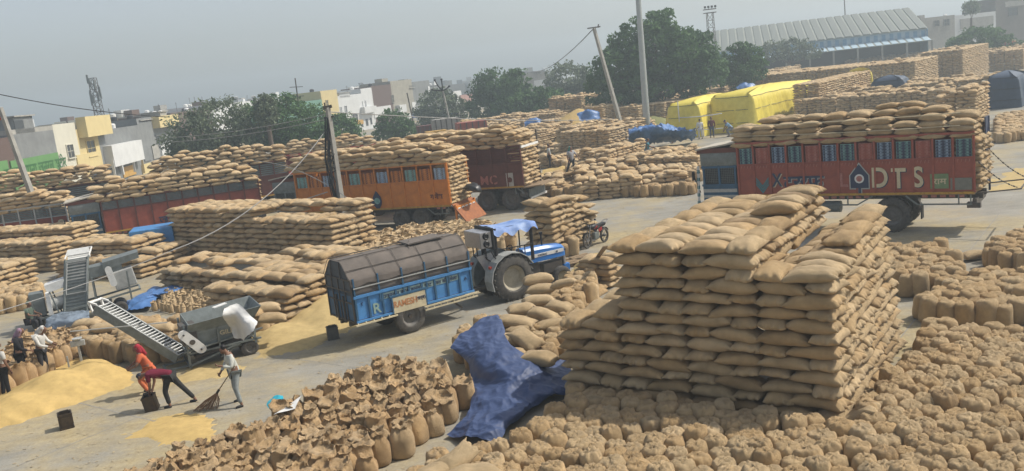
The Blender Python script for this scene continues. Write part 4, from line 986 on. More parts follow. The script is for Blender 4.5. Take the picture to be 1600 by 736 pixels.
b = MB(); b.bar((.42, 0, .95), (-.1, 0, .6), .07); b.bar((-.1, 0, .35), (-.72, .09, .33), .05); b.bar((-.1, 0, .35), (-.72, -.09, .33), .05); b.bar((-.1, 0, .7), (-.85, 0, .8), .05); b.build('frame', M_BLACK, rt)
bm_ = bmesh.new(); bmesh.ops.create_uvsphere(bm_, u_segments=16, v_segments=10, radius=1)
for v in bm_.verts: v.co = Vector((v.co.x*.29, v.co.y*.14*(1.1-.3*v.co.x*-1), v.co.z*.13))
me = bpy.data.meshes.new('tank'); bm_.to_mesh(me); bm_.free(); me.shade_smooth(); tk = link('fuel_tank', me, M_BLACK, rt, loc=(.15, 0, .86))
b = MB()
for s in (1, -1): b.box((.12, s*.13, .84), (.3, .03, .05), ry=.2); b.box((-.25, s*.13, .68), (.28, .04, .14), ry=.3, bev=.01)
b.build('red_stripe', mat('dark_red_paint', (.35, .03, .03), .35), rt)
b = MB(); b.box((-.42, 0, .86), (.75, .24, .09), bev=.035, ry=.06); b.build('seat', M_BLACK, rt)
b = MB(); b.bar((-.7, .12, .9), (-1.0, .1, 1.0), .025); b.bar((-.7, -.12, .9), (-1.0, -.1, 1.0), .025); b.bar((-1.0, -.1, 1.0), (-1.0, .1, 1.0), .025); b.build('grab_rail', M_SILV, rt)
b = MB(); b.box((.02, 0, .45), (.36, .24, .32), bev=.05); b.build('engine', M_GREYM, rt)
b = MB(); b.path([(.18, -.1, .4), (.15, -.13, .22), (-.2, -.14, .22), (-.9, -.16, .32)], .035); b.build('exhaust', M_SILV, rt)
b = MB(); b.path([(.42, -.34, 1.06), (.46, -.15, 1.02), (.46, .15, 1.02), (.42, .34, 1.06)], .018); b.build('handlebar', M_BLACK, rt)
b = MB(); b.tube((.5, 0, .92), (.6, 0, .9), .085); b.build('headlamp', M_GLASS, rt)
b = MB()
for s in (1, -1): b.bar((.42, s*.28, 1.05), (.4, s*.33, 1.2), .014); b.box((.4, s*.34, 1.24), (.02, .11, .07))
b.build('mirrors', M_BLACK, rt)
for x in (.72, -.72):
    b = MB(); pr = [Vector((x+math.cos(a)*.37, 0, .33+math.sin(a)*.37)) for a in [rad(30+i*20) for i in range(7)]]
    for i in range(6): b.bar(pr[i], pr[i+1], .12, .015)
    b.build('mudguard', M_BLACK, rt)
# ================================================================== GRAIN CLEANERS
def conveyor(parent, A_, B_, w=.5, m=M_GREYM, nfl=26, nm='conveyor_side'):
    A_ = Vector(A_); B_ = Vector(B_); d = (B_-A_).normalized(); side = Vector((-d.y, d.x, 0)).normalized(); up = d.cross(side)*-1
    if up.z < 0: up = -up
    for s in (1, -1):
        b = MB(); c = side*s*w/2
        b.poly([A_+c-up*.2, B_+c-up*.2, B_+c+up*.16, A_+c+up*.16], vec=side*s*.035); b.build(nm, m, parent)
    b = MB(); b.poly([A_-side*w/2, B_-side*w/2, B_+side*w/2, A_+side*w/2], vec=up*-.02); b.build('conveyor_bed', M_LGREY, parent)
    fm = None
    L = (B_-A_).length
    for i in range(nfl):
        c = A_+d*(L*(i+.5)/nfl)
        if fm is None:
            b = MB(); b.poly([-side*(w/2-.03)+up*.0, side*(w/2-.03)+up*.0, side*(w/2-.03)+up*.17-d*.05, -side*(w/2-.03)+up*.17-d*.05], vec=d*.03); fm = b.build('flight', M_WHITE, parent).data; o_ = None
            bpy.data.objects.remove(bpy.data.objects[[k.name for k in parent.children if k.data == fm][0]])
        link('flight', fm, None, parent, loc=c)
    b = MB()
    for s in (1, -1): b.bar(A_+side*s*w/2+up*.18, B_+side*s*w/2+up*.18, .05, .03)
    b.build('conveyor_lip', M_LGREY, parent)
    b = MB(); e = B_; b.box(e, (.1, .1, .1))
    for s in (1, -1):
        b.bar(e+side*s*w/2-up*.2, e+d*.35+side*s*w/2+up*.1, .06); b.bar(e+side*s*w/2+up*.2, e+d*.35+side*s*w/2+up*.1, .06)
    b.tube(e+d*.3-side*w/2+up*.1, e+d*.3+side*w/2+up*.1, .05); b.build('head_frame', M_WHITE, parent)
hd = Vector((.885, .46, 0)); rt = GM = empty('grain_cleaner', (-11.7, 29.55, 0), math.atan2(.46, .885), 'grey grain cleaner with slatted white conveyor rising to the left', 'grain cleaner')
rt.scale = (1, 1, .87)
Mi = (Matrix.Translation(rt.location) @ Euler(rt.rotation_euler).to_matrix().to_4x4()).inverted()
conveyor(rt, Mi @ Vector((-11.75, 29.75, .35)), Mi @ Vector((-14.75, 30.9, 2.45)), .55)
b = MB()       # hopper body with inclined floor
def wedge(b, x0, x1, y0, y1, zl0, zl1, zt0, zt1, th=.04):
    for s, yy in ((1, y0), (-1, y1)):
        b.poly([(x0, yy, zl0), (x1, yy, zl1), (x1, yy, zt1), (x0, yy, zt0)], vec=(0, th*s, 0))
b.poly([(.25, -.55, .75), (2.35, -.55, .95), (2.35, -.55, 1.45), (.25, -.55, 1.35)], vec=(0, .04, 0)); gp = b.build('front_panel', M_GREYM, rt)
b = MB(); b.poly([(.25, .6, .75), (2.35, .6, .95), (2.35, .6, 1.45), (.25, .6, 1.35)], vec=(0, .04, 0)); b.build('back_panel', M_GREYM, rt)
b = MB(); b.poly([(.2, -.6, 1.36), (2.45, -.6, 1.47), (2.7, -.85, 1.95), (.3, -.85, 1.8)], vec=(0, .03, .01)); b.build('hopper_flare', M_GREYM, rt)
b = MB(); b.poly([(.2, .65, 1.36), (2.45, .65, 1.47), (2.7, .9, 2.02), (.3, .9, 1.88)], vec=(0, .03, .01)); b.build('hopper_flare', M_GREYM, rt)
b = MB(); b.poly([(2.45, -.6, 1.47), (2.45, .65, 1.47), (2.7, .9, 2.02), (2.7, -.85, 1.95)], vec=(.03, 0, .01)); b.build('hopper_end', M_GREYM, rt); b = MB(); b.poly([(.2, -.6, 1.36), (.2, .65, 1.36), (.3, .9, 1.88), (.3, -.85, 1.8)], vec=(-.03, 0, .01)); b.build('hopper_end', M_GREYM, rt)
b = MB(); b.poly([(.25, -.55, .78), (2.35, -.55, 1.3), (2.35, .6, 1.3), (.25, .6, .78)], vec=(0, 0, -.03)); b.build('hopper_floor', M_LGREY, rt)
b = MB()
for yy in (-.62, .66):
    b.bar((.1, yy, .62), (2.6, yy, .62), .07); b.bar((.15, yy, .05), (.15, yy, 1.8), .07); b.bar((2.4, yy, .45), (2.4, yy, 1.5), .07); b.bar((1.2, yy, .62), (1.2, yy, 1.4), .06)
    b.bar((.1, yy, .12), (1.9, yy, .62), .07); b.bar((0, yy, .7), (2.7, yy, 1.0), .06); b.bar((-.6, yy*.6, .1), (.2, yy*.6, .1), .06)
    b.bar((.2, yy-.02*np.sign(yy), 1.4), (2.4, yy-.02*np.sign(yy), 1.52), .04)
for x in (.15, 2.4): b.bar((x, -.62, .62), (x, .66, .62), .06)
b.bar((.15, -.62, .12), (.15, .66, .12), .07); b.bar((-.6, -.35, .1), (-.6, .4, .1), .06); b.build('frame', M_GREYM, rt)
b = MB(); b.box((.28, -.3, 1.35), (.5, .7, .8), bev=.02); b.build('motor_housing', M_STEEL, rt)
b = MB()      # slanting belt guard with rounded ends
Mg = Matrix.Translation((.1, -.78, 1.12)) @ Matrix.Rotation(rad(-152), 4, 'Y')
out = []
for i in range(10): a = rad(-90+i*20); out.append((.42+.17*math.cos(a), 0, .17*math.sin(a)))
for i in range(10): a = rad(90+i*20); out.append((-.42+.17*math.cos(a), 0, .17*math.sin(a)))
Mg = Matrix.Translation((.32, -.8, 1.1)) @ Matrix.Rotation(rad(55), 4, 'Y')
b.poly([Mg @ Vector(q) for q in out], vec=(0, .09, 0)); bg_ = b.build('belt_guard', M_WHITE, rt)
b = MB()
for k in (-.42, .42): b.tube(Mg @ Vector((k, -.01, 0)), Mg @ Vector((k, -.05, 0)), .035)
b.tube(Mg @ Vector((0, -.005, 0)), Mg @ Vector((0, -.012, 0)), .1); b.build('guard_bolts', M_STEEL, bg_)
text('GILL', .24, M_CREAM, gp, Matrix.Translation((1.5, -.57, 1.08)) @ SR)
b = MB(); b.box((1.3, 0, .5), (1.9, 1.0, .12), ry=-.12); b.box((1.3, 0, .38), (1.7, .9, .05), ry=-.12); b.build('sieve_deck', M_STEEL, rt)
b = MB(); b.poly([(1.0, -.5, .6), (2.3, -.5, .95), (2.3, -.5, .5)], vec=(0, 1.0, 0)); b.build('chute', M_STEEL, rt)
for s in (1, -1): wheel('wheel', rt, (2.2, s*.55, .28), .28, .14, lugs=0)
b = MB(); b.box((1.55, .35, 2.02), (.5, .2, .03), rz=.3, ry=-.1); b.build('loose_lid', M_WHITE, rt)
b = MB(); b.bar((-.2, .7, 1.7), (-3.2, .9, 2.1), .035); b.build('stay_rod', M_LGREY, rt)
# second cleaner, seen with its tall slatted elevator
rt = empty('grain_cleaner', g(97, 508), rad(24), 'second grain cleaner with a tall leaning slatted elevator, parked behind the first', 'grain cleaner')
rt.scale = (1.02, 1.02, 1.0)
E0 = Vector((.55, -.35, .1)); E1 = Vector((1.05, .35, 2.75)); d = (E1-E0).normalized(); sd = Vector((1, 0, 0)); up = Vector((0, -1, .3)).normalized()
b = MB(); b.poly([E0-sd*.4, E0+sd*.45, E1+sd*.45, E1-sd*.4], vec=-up*.22); b.build('elevator_trunk', M_GREYM, rt)
for i in range(20):
    c = E0.lerp(E1, (i+.5)/20)+up*.03; b = MB(); b.box(c, (.8, .03, .05)); b.build('elevator_slat', M_LGREY if i > 12 else M_GREYM, rt)
for s in (-1, 1): b = MB(); b.bar(E0+sd*s*.44+up*.04, E1+sd*s*.44+up*.04, .07, .1); b.build('elevator_rail', M_GREYM, rt)
b = MB(); b.bar(E0.lerp(E1, .45)-sd*.38+up*.08, E0.lerp(E1, .45)+sd*.42+up*.08, .04); b.bar(E0.lerp(E1, .95)-sd*.38+up*.08, E0.lerp(E1, .95)+sd*.42+up*.08, .04)
for s in (-.38, .42): b.bar(E0.lerp(E1, .45)+sd*s+up*.08, E0.lerp(E1, .95)+sd*s+up*.08, .04)
b.build('door_frame', M_LGREY, rt)
b = MB(); T_ = E1+Vector((0, 0, .05))
for s in (-.45, .5): b.bar(T_+sd*s, T_+sd*s+Vector((.15, .9, .25)), .05)
b.bar(T_+sd*-.45+Vector((.15, .9, .25)), T_+sd*.5+Vector((.15, .9, .25)), .05); b.box(T_+Vector((.1, .45, .05)), (.9, .9, .05), rx=.25)
for k in range(5): b.box(T_+Vector((.1, .15+.16*k, .12+.03*k)), (.86, .08, .05), rx=.25)
b.build('head_tray', M_WHITE, rt)
b = MB(); b.box((1.9, .6, 2.05), (1.7, .9, .5), ry=-.08, bev=.02); b.build('hopper', M_GREYM, rt)
b = MB(); b.poly([(2.0, .1, 2.05), (3.5, .1, 2.35), (3.5, .1, 2.62), (2.0, .1, 2.4)], vec=(0, 1.1, 0)); b.build('hopper_tray', M_GREYM, rt)
b = MB(); b.box((2.75, .35, 1.55), (.9, .8, .8), bev=.04, ry=-.15); b.build('fan_housing', M_LGREY, rt)
b = MB(); out2 = [(q[0]*.8, q[1], q[2]*.8) for q in out]; Mg = Matrix.Translation((2.25, -.08, 1.75)) @ Matrix.Rotation(rad(80), 4, 'Y'); b.poly([Mg @ Vector(q) for q in out2], vec=(0, .06, 0)); b.build('belt_guard', M_WHITE, rt)
b = MB(); b.box((-.75, .2, 1.1), (.55, .7, 1.0), bev=.02); b.build('fan_box', M_GREYM, rt)
b = MB(); b.box((-.3, -.1, 1.05), (.16, .3, 1.0)); b.build('chute', M_WHITE, rt)
b = MB(); b.box((.05, .4, 1.75), (.8, .7, .35), ry=-.2); b.build('top_cover', M_WHITE, rt)
b = MB(); b.tube((-.4, .2, .95), (.5, .2, 1.05), .26, n=18); b.build('drum', M_LGREY, rt)
b = MB()
for yy in (-.25, .9):
    b.bar((-1, yy, .45), (3.3, yy, 1.0), .08); b.bar((-.95, yy, .1), (-.95, yy, 1.3), .07); b.bar((1.5, yy, .3), (1.5, yy, 1.9), .07); b.bar((2.9, yy, .6), (2.9, yy, 1.9), .07); b.bar((-.2, yy, 1.6), (.05, yy, .4), .06)
b.bar((-1, -.25, .45), (-1, .9, .45), .07); b.bar((3.3, -.25, 1), (3.3, .9, 1), .07); b.build('frame', M_GREYM, rt)
b = MB(); b.box((.6, .3, .45), (3., 1., .14), ry=-.1); b.build('sieve_deck', M_STEEL, rt)
for (x, yy) in ((-.8, -.2), (-.8, .8), (2.4, -.2), (2.4, .8)): wheel('wheel', rt, (x, yy, .3), .3, .15, lugs=0)
# wheelbarrow
rt = empty('hand_cart', g(388, 553), rad(25), 'small two wheeled hand cart beside the white sheet', 'cart')
wheel('wheel', rt, (0, -.18, .24), .24, .08, lugs=0); wheel('wheel', rt, (0, .4, .24), .24, .08, lugs=0)
b = MB(); b.bar((-.9, -.12, .15), (.35, -.12, .75), .05); b.bar((-.9, .34, .15), (.35, .34, .75), .05); b.bar((-.5, -.12, .5), (.1, -.12, .3), .04)
b.bar((0, -.12, .24), (.0, .34, .24), .05); b.bar((-.3, -.12, .45), (-.3, .34, .45), .04); b.bar((-.9, -.12, .15), (-.9, .34, .15), .05); b.bar((.35, -.12, .75), (.35, .34, .75), .04); b.build('frame', M_GREYM, rt)
# tins
M_TIN = mat('dark_tin', (.05, .04, .035), .5, .5, noise_scale=8, col2=(.1, .07, .04))
def tin(px, py, lab, m=M_TIN, rz=.3, s=.36, h=.46, tilt=0):
    r = empty('tin_canister', g(px, py), rz, lab, 'canister')
    b = MB()
    for k in range(4):
        Mr = Matrix.Rotation(tilt, 4, 'Y') @ Matrix.Rotation(math.pi/2*k, 4, 'Z'); b.box((s/2-.008, 0, h/2), (.014, s, h), M=Mr); b.box((s/2+.004, 0, h-.03), (.02, s+.02, .03), M=Mr); b.box((s/2+.004, 0, .03), (.02, s+.02, .03), M=Mr)
        b.box((s/2+.004, 0, h*.5), (.016, s*.7, h*.5), M=Mr)
    b.build('tin_sides', m, r); b = MB(); b.box((0, 0, .02), (s-.03, s-.03, .02), M=Matrix.Rotation(tilt, 4, 'Y')); b.build('tin_base', m, r)
    b = MB(); b.path([Matrix.Rotation(tilt, 4, 'Y') @ Vector(q) for q in ((-s/2, 0, h-.05), (-s*.3, 0, h+.06), (s*.3, 0, h+.06), (s/2, 0, h-.05))], .01); b.build('handle', M_STEEL, r)
    return r
tin(105, 668, 'dark square tin standing alone on the concrete', rz=.5); tin(239, 640, 'dark tin tipped under the hands of the bending man', rz=.2, tilt=-.15); tin(521, 529, 'grey tin on the ground behind the trailer corner', mat('grey_tin', (.13, .13, .12), .5, .4), rz=.3, s=.38, h=.45)
# weighing scale
rt = empty('weighing_scale', g(118, 588), .3, 'platform weighing scale in front of open sacks, beside men at left', 'scale')
b = MB(); b.box((0, 0, .1), (.6, .5, .08)); b.box((-.22, -.18, .04), (.08, .08, .08)); b.box((.22, .18, .04), (.08, .08, .08)); b.build('platform', M_GREYM, rt)
b = MB(); b.bar((.28, 0, .1), (.28, 0, 1.05), .07); b.bar((-.1, -.2, .1), (-.1, -.2, .8), .05); b.build('column', M_LGREY, rt); b = MB(); b.box((.28, -.03, 1.15), (.46, .12, .2), bev=.02); b.lathe([(.001, .0), (.15, 0), (.17, .05), (.16, .06), (.001, .03)], (.28, 0, 1.27), 'Z', 16); b.build('head', M_LGREY, rt)
# ================================================================== GRAIN HEAPS
def grain_mat(nm, c):
    return mat(nm, c, .95, noise_scale=3.5, var=.22, bump=.35, bscale=110, spec=.1)
M_GR = grain_mat('golden_grain', (.54, .385, .155)); M_GR2 = grain_mat('pale_husk', (.50, .38, .18))
def pile(poly_px, peaks, nm, label, m, edge=.5, amp=.04, res=.12, cat='grain heap', rough=1.):
    P = fieldpoly(poly_px); xs = [p[0] for p in P]; ys = [p[1] for p in P]
    x0, x1, y0, y1 = min(xs)-.4, max(xs)+.4, min(ys)-.4, max(ys)+.4; nx = int((x1-x0)/res); ny = int((y1-y0)/res)
    pk = [(g(px, py), h, r) for px, py, h, r in peaks]; vs = {}; V = []; F = []
    def dist(x, y):
        d = 1e9
        for i in range(len(P)):
            a = Vector(P[i]); c = Vector(P[(i+1) % len(P)]); ab_ = c-a; t = max(0, min(1, (Vector((x, y))-a).dot(ab_)/ab_.length_squared)); d = min(d, (a+ab_*t-Vector((x, y))).length)
        return d if inside((x, y), P) else -d
    for i in range(nx+1):
        for j in range(ny+1):
            x, y_ = x0+(x1-x0)*i/nx, y0+(y1-y0)*j/ny
            n_ = noise.noise(Vector((x*.9, y_*.9, 3)))*.6*rough+noise.noise(Vector((x*3, y_*3, 8)))*.3*rough+noise.noise(Vector((x*9, y_*9, 8)))*.15
            d = dist(x, y_)+n_*edge
            z = min(1, max(0, d/edge)); z = z*z*(3-2*z)*.06 if d > 0 else -.03-.1*min(1, -d)
            if d > 0:
                for c, h, r in pk: z = max(z, h*max(0, 1-math.hypot(x-c.x, y_-c.y)/r)**1.0*min(1, d/edge+.2))
                z += amp*noise.noise(Vector((x*2.2, y_*2.2, 0)))*min(1, z*6)+.012*noise.noise(Vector((x*7, y_*7, 0)))
            vs[(i, j)] = len(V); V.append((x, y_, z)); 
    for i in range(nx):
        for j in range(ny):
            q = (vs[(i, j)], vs[(i+1, j)], vs[(i+1, j+1)], vs[(i, j+1)])
            if max(V[k][2] for k in q) > -.02: F.append(q)
    o = link(nm, mesh(nm, V, F, True), m); tag(o, label, cat); return o
pile([(-90, 700), (-60, 590), (62, 572), (120, 558), (200, 580), (218, 598), (150, 622), (60, 652)], [(140, 592, .7, 2.0), (90, 612, .75, 2.2), (30, 640, .55, 2.4)], 'grain_heap', 'large golden grain heap beside the men at the left edge', M_GR, .7)
pile([(186, 690), (225, 662), (300, 640), (345, 655), (330, 690), (250, 700)], [(270, 668, .09, 1.2)], 'grain_heap', 'thin golden scatter of grain under the broom', M_GR, .9, .03)
pile([(395, 562), (380, 528), (440, 505), (500, 478), (560, 470), (600, 490), (540, 520), (480, 548)], [(508, 490, .8, 2.6), (430, 520, .35, 2)], 'grain_heap', 'pale husk heap against the low left stack', M_GR2, .9)
pile([(270, 600), (285, 575), (370, 560), (395, 572), (340, 592)], [(330, 578, .04, 1)], 'grain_heap', 'dusty grain strewn under the grain cleaner', M_GR2, .7)
pile([(892, 432), (898, 412), (945, 390), (965, 400), (960, 430), (930, 445)], [(935, 412, .5, 1.8)], 'grain_heap', 'husk heap between tractor bonnet and the tall near stack', M_GR2, .6)
pile([(878, 250), (905, 225), (965, 240), (940, 268), (890, 272)], [(905, 250, .9, 3)], 'grain_heap', 'small grain heap behind the man in green turban', M_GR, .8, res=.3)
pile([(862, 222), (905, 190), (935, 205), (925, 226), (880, 240)], [(908, 212, 3.6, 7.5), (880, 226, 2., 5)], 'grain_heap', 'tall golden grain cone between distant stacks', M_GR, 1., res=.5)
pile([(840, 275), (850, 262), (900, 258), (905, 275), (870, 285)], [(880, 268, .5, 2.)], 'grain_heap', 'grain heap at the open rear of the brown lorry', M_GR, .8, res=.2)
pile([(1545, 300), (1560, 270), (1700, 240), (1700, 290)], [(1640, 268, .1, 3)], 'grain_heap', 'thin pale grain spread on the road at the right edge', M_GR2, 2., res=.3)
pile([(985, 205), (1010, 190), (1050, 192), (1050, 206)], [(1020, 200, 1.6, 5)], 'grain_heap', 'olive heap of stalks at the foot of the steel mast', mat('olive_stalks', (.2, .2, .07), .9, noise_scale=3), .8, res=.5)
# ================================================================== SHEETS AND TARPAULINS
def tarp_mat(nm, c, c2=None, rough=.5):
    return mat(nm, c, rough, noise_scale=2.2, col2=c2 or tuple(v*.72 for v in c), bump=.25, bscale=14, spec=.4)
M_TARP = tarp_mat('blue_tarpaulin', (.042, .068, .155), (.037, .06, .138), .55); M_TARPD = tarp_mat('dark_blue_tarpaulin', (.03, .055, .10)); M_TARPY = tarp_mat('yellow_tarpaulin', (.74, .61, .09), (.62, .50, .06), .55); M_SHEET = tarp_mat('white_sheet', (.66, .66, .64), (.55, .55, .53), .7)
M_TARPB = tarp_mat('bright_blue_tarpaulin', (.08, .19, .42), (.05, .13, .32), .45)
def cloth(rows, name, label, m, sub=14, amp=.07, freq=1.6, seed=0, lift=.03, cat='tarpaulin', hi=1.):
    """rows of (px, py, z) control points; a real draped sheet through them"""
    P = [[g(*q) if isinstance(q, tuple) else q for q in r] for r in rows]; nr, nc = len(P), len(P[0])
    def cr(a, b_, c, d, t): return .5*((2*b_)+(c-a)*t+(2*a-5*b_+4*c-d)*t*t+(3*b_-a-3*c+d)*t**3)
    def samp(line, t):
        n_ = len(line)-1; i = min(int(t*n_), n_-1); u = t*n_-i
        return cr(line[max(0, i-1)], line[i], line[i+1], line[min(n_, i+2)], u)
    NR, NC = (nr-1)*sub, (nc-1)*sub; V = []; F = []
    for i in range(NR+1):
        line = [samp([P[r][c] for r in range(nr)], i/NR) for c in range(nc)]
        for j in range(NC+1):
            p = samp(line, j/NC); q = Vector((p.x*.62+seed, p.y*.5+p.z*.5, seed+p.z*.3))
            n1 = 1-abs(noise.noise(q*freq))*2.4; n2 = 1-abs(noise.noise(Vector((q.x*.7+q.y*.7, q.y*.7-q.x*.7, seed+3))*freq*2.2))*2.4; n3 = 1-abs(noise.noise(Vector((q.x*.9-q.y*.5, q.y*.9+q.x*.5, seed+7))*freq*4.6))*2.4; n4 = 1-abs(noise.noise(Vector((q.x, q.y*1.2, seed+11))*freq*9.5))*2.4
            d = amp*(n1*.7+n2*.5*hi+n3*.3*hi+n4*.12*hi); n3 *= .3
            e = Vector((noise.noise(q*2+Vector((1, 5, 9))), noise.noise(q*2+Vector((7, 1, 2))), 0))*amp*.8
            p = p+Vector((0, -.35*d, d*.9))+e
            p.z = max(p.z, lift+.01*n3); V.append(p)
    for i in range(NR):
        for j in range(NC): F.append((i*(NC+1)+j, i*(NC+1)+j+1, (i+1)*(NC+1)+j+1, (i+1)*(NC+1)+j))
    o = link(name, mesh(name, V, F, True), m); tag(o, label, cat); return o
cloth([[(706, 545, .85), (728, 520, .95), (769, 492, 1.08), (785, 505, 1.0), (792, 540, .98), (830, 560, .62), (888, 570, .3)],
       [(707, 548, .80), (735, 536, .98), (765, 528, 1.05), (790, 540, 1.05), (815, 556, .9), (860, 576, .5), (896, 588, .25)],
       [(725, 562, .65), (746, 566, .85), (775, 568, .95), (805, 572, .85), (840, 586, .6), (868, 596, .35), (899, 600, .2)],
       [(738, 592, .35), (755, 600, .42), (785, 606, .5), (812, 612, .45), (838, 612, .35), (866, 610, .25), (897, 614, .12)],
       [(738, 636, .25), (757, 634, .35), (780, 640, .38), (800, 643, .34), (822, 638, .3), (840, 630, .2), (862, 624, .1)],
       [(722, 662, .2), (740, 664, .35), (768, 668, .36), (790, 664, .3), (808, 654, .25), (824, 646, .16), (840, 636, .08)],
       [(698, 682, .05), (732, 688, .16), (766, 694, .14), (790, 684, .12), (800, 670, .1), (816, 656, .06), (830, 642, .03)]],
      'blue_tarpaulin', 'large crumpled blue tarpaulin spilling over sacks in the foreground', M_TARP, 24, .13, 1.0)
cloth([[(212, 468, .05), (240, 452, .1), (275, 447, .15), (303, 450, .1)], [(200, 474, .05), (235, 460, .3), (268, 456, .3), (300, 455, .1)], [(182, 484, .05), (215, 472, .25), (240, 466, .2), (262, 462, .05)], [(178, 492, .03), (205, 486, .1), (235, 482, .1), (242, 472, .03)]],
      'blue_tarpaulin', 'blue tarpaulin lying on the ground between the two grain cleaners', M_TARPB, 12, .12, 1.6, 3)
cloth([[(75, 498, .5), (110, 488, .6), (140, 488, .6)], [(70, 508, .4), (105, 502, .6), (140, 498, .6)], [(72, 520, .2), (110, 514, .3), (142, 506, .3)]],
      'plastic_sheet', 'greyish blue plastic sheet crumpled over sacks below the tall elevator', tarp_mat('grey_blue_plastic', (.22, .27, .33), None, .25), 14, .12, 2., 5, cat='sheet')
cloth([[(985, 206, 1.9), (1010, 200, 2.2), (1035, 198, 2.2), (1058, 203, 1.6), (1084, 205, 1.5)], [(983, 212, 1.8), (1010, 208, 1.8), (1035, 206, 1.8), (1060, 209, 1.3), (1086, 208, 1.2)], [(984, 228, .1), (1005, 233, .1), (1030, 226, .1), (1060, 224, .1), (1086, 220, .1)]],
      'blue_tarpaulin', 'bright blue sheet draped over a low stack in front of the yellow tarpaulins', M_TARPB, 14, .35, 1.5, 7)
cloth([[(350, 484, 1.9), (372, 478, 1.9), (388, 488, 1.7), (403, 506, 1.3)], [(348, 497, 1.65), (368, 494, 1.6), (385, 505, 1.4), (396, 517, 1.15)], [(358, 512, 1.1), (372, 512, 1.1), (382, 522, 1.0), (386, 526, .95)], [(366, 530, .7), (374, 530, .7), (378, 532, .7), (380, 534, .7)]],
      'white_sheet', 'white cloth hung over the right end of the grain cleaner', M_SHEET, 10, .07, 1.6, 9, cat='sheet')
cloth([[(462, 640, .75), (470, 620, .8), (480, 612, .8)], [(440, 646, .72), (452, 632, .75), (466, 622, .78)], [(428, 650, .7), (440, 642, .72), (452, 632, .74)]], 'white_sheet', 'small white plastic sheet lying at the edge of the open sacks', M_SHEET, 8, .04, 1.6, 12, cat='sheet')
cloth([[(420, 628, .55), (432, 620, .62), (443, 620, .62)], [(418, 634, .5), (430, 630, .58), (444, 627, .6)], [(424, 640, .5), (432, 638, .5), (440, 634, .5)]], 'turquoise_bag', 'turquoise plastic bag on the edge of the open sacks', mat('turquoise_plastic', (.03, .38, .5), .4, noise_scale=6), 8, .05, 2., 14, cat='bag')
def drape(P, lenA, lenB, h, ang, m, name, label, seed=0, amp=.12, round_=.5, flare=.5, extra=True, cat='tarpaulin'):
    """sheet over a stack: front skirt, ridge, top"""
    A, B = ab(ang); P = Vector((P[0], P[1], 0)); V = []; F = []
    per = 2*(lenA+lenB); n = int(per/.35); m_ = 12
    def rim(t):      # walk round the footprint
        s = t*per
        if s < lenB: return (0, s, -1, 0)
        s -= lenB
        if s < lenA: return (s, lenB, 0, 1)
        s -= lenA
        if s < lenB: return (lenA, lenB-s, 1, 0)
        s -= lenB; return (lenA-s, 0, 0, -1)
    for k in range(m_+1):
        tk_ = k/m_
        for i in range(n):
            a, b_, na, nb_ = rim(i/n); q = Vector((a*.55+seed, b_*.55, tk_*.6))
            f_ = (1-tk_)
            off = f_*flare*(.35+.65*abs(noise.noise(q*1.3)))+amp*(1-abs(noise.noise(Vector((a*1.1+seed, b_*1.1, 0)))*2.5))*f_**.6 - (round_*.7*max(0, (tk_-.82)/.18)**2)
            z = h*(1-(1-tk_)**1.0)+.18*noise.noise(Vector((a*.3+seed, b_*.3, 4)))*tk_
            V.append(P+A*(a+na*off)+B*(b_+nb_*off)+Vector((0, 0, max(.02, z))))
    for k in range(m_):
        for i in range(n):
            j = (i+1) % n; F.append((k*n+i, k*n+j, (k+1)*n+j, (k+1)*n+i))
    c0 = len(V); c = P+A*lenA/2+B*lenB/2; V2 = []
    for i in range(n):
        r_ = V[m_*n+i]; V2.append(Vector((c.x+(r_.x-c.x)*.45, c.y+(r_.y-c.y)*.45, h+.25+.1*noise.noise(r_*.4))))
    V += V2; V.append(Vector((c.x, c.y, h+.35)))
    for i in range(n): j = (i+1) % n; F.append((m_*n+i, m_*n+j, c0+j, c0+i)); F.append((c0+i, c0+j, c0+n))
    r = empty(name, P, 0, label, cat)
    vs = [v-P for v in V]; link('sheet', mesh('sheet', vs, F, True), m, r)
    if extra:
        for zz in (.33, .66, .93):
            b = MB(); pts = []
            for i in range(0, n+1, 3):
                k = min(m_, int(zz*m_)); q = V[k*n+(i % n)]-P; a, b_, na, nb_ = rim((i % n)/n); pts.append(q-(A*-na+B*-nb_)*.05)
            b.path(pts, .022, 4); b.build('rope', M_BLACK, r)
    return r
drape(g(1092, 214), 3.3, 13, 3.7, GANG, M_TARPY, 'yellow_tarpaulin', 'yellow tarpaulin over a stack behind the walking men', 3, .3, flare=.9)
drape(g(1064, 210), 1.6, 2.6, 2.6, GANG, M_TARPY, 'yellow_tarpaulin', 'low yellow tarpaulin step left of the larger one', 5, .2, extra=False)
drape(g(1178, 205), 4.5, 20.5, 4.0, GANG, M_TARPY, 'yellow_tarpaulin', 'long yellow tarpaulin touching the stack at its right end', 8, .3, flare=.9)
q_ = g(1283, 190); A_, B_ = ab(GANG); e_ = q_+B_*21
drape(e_, 3, .5, 4.3, GANG, M_TARPY, 'yellow_tarpaulin', 'narrow yellow tarpaulin hanging at the right end of the sack stack', 12, .1, extra=False)
drape(g(1590, 168), 2.5, 6, 3.2, GANG, M_TARPD, 'blue_tarpaulin', 'dark blue tarpaulin over a loaded stack at the right photo edge', 15, .2)
drape(g(1412, 168), 3.4, 3., 3.4, GANG, M_TARPD, 'blue_tarpaulin', 'small dark blue tarpaulin beside the yellow edged stack', 17, .3)
drape(g(1216, 190), 3.0, 4, 3.2, GANG, M_BLACK, 'black_tarpaulin', 'small dark cover in front of the long yellow tarpaulin', 19, .3, extra=False)
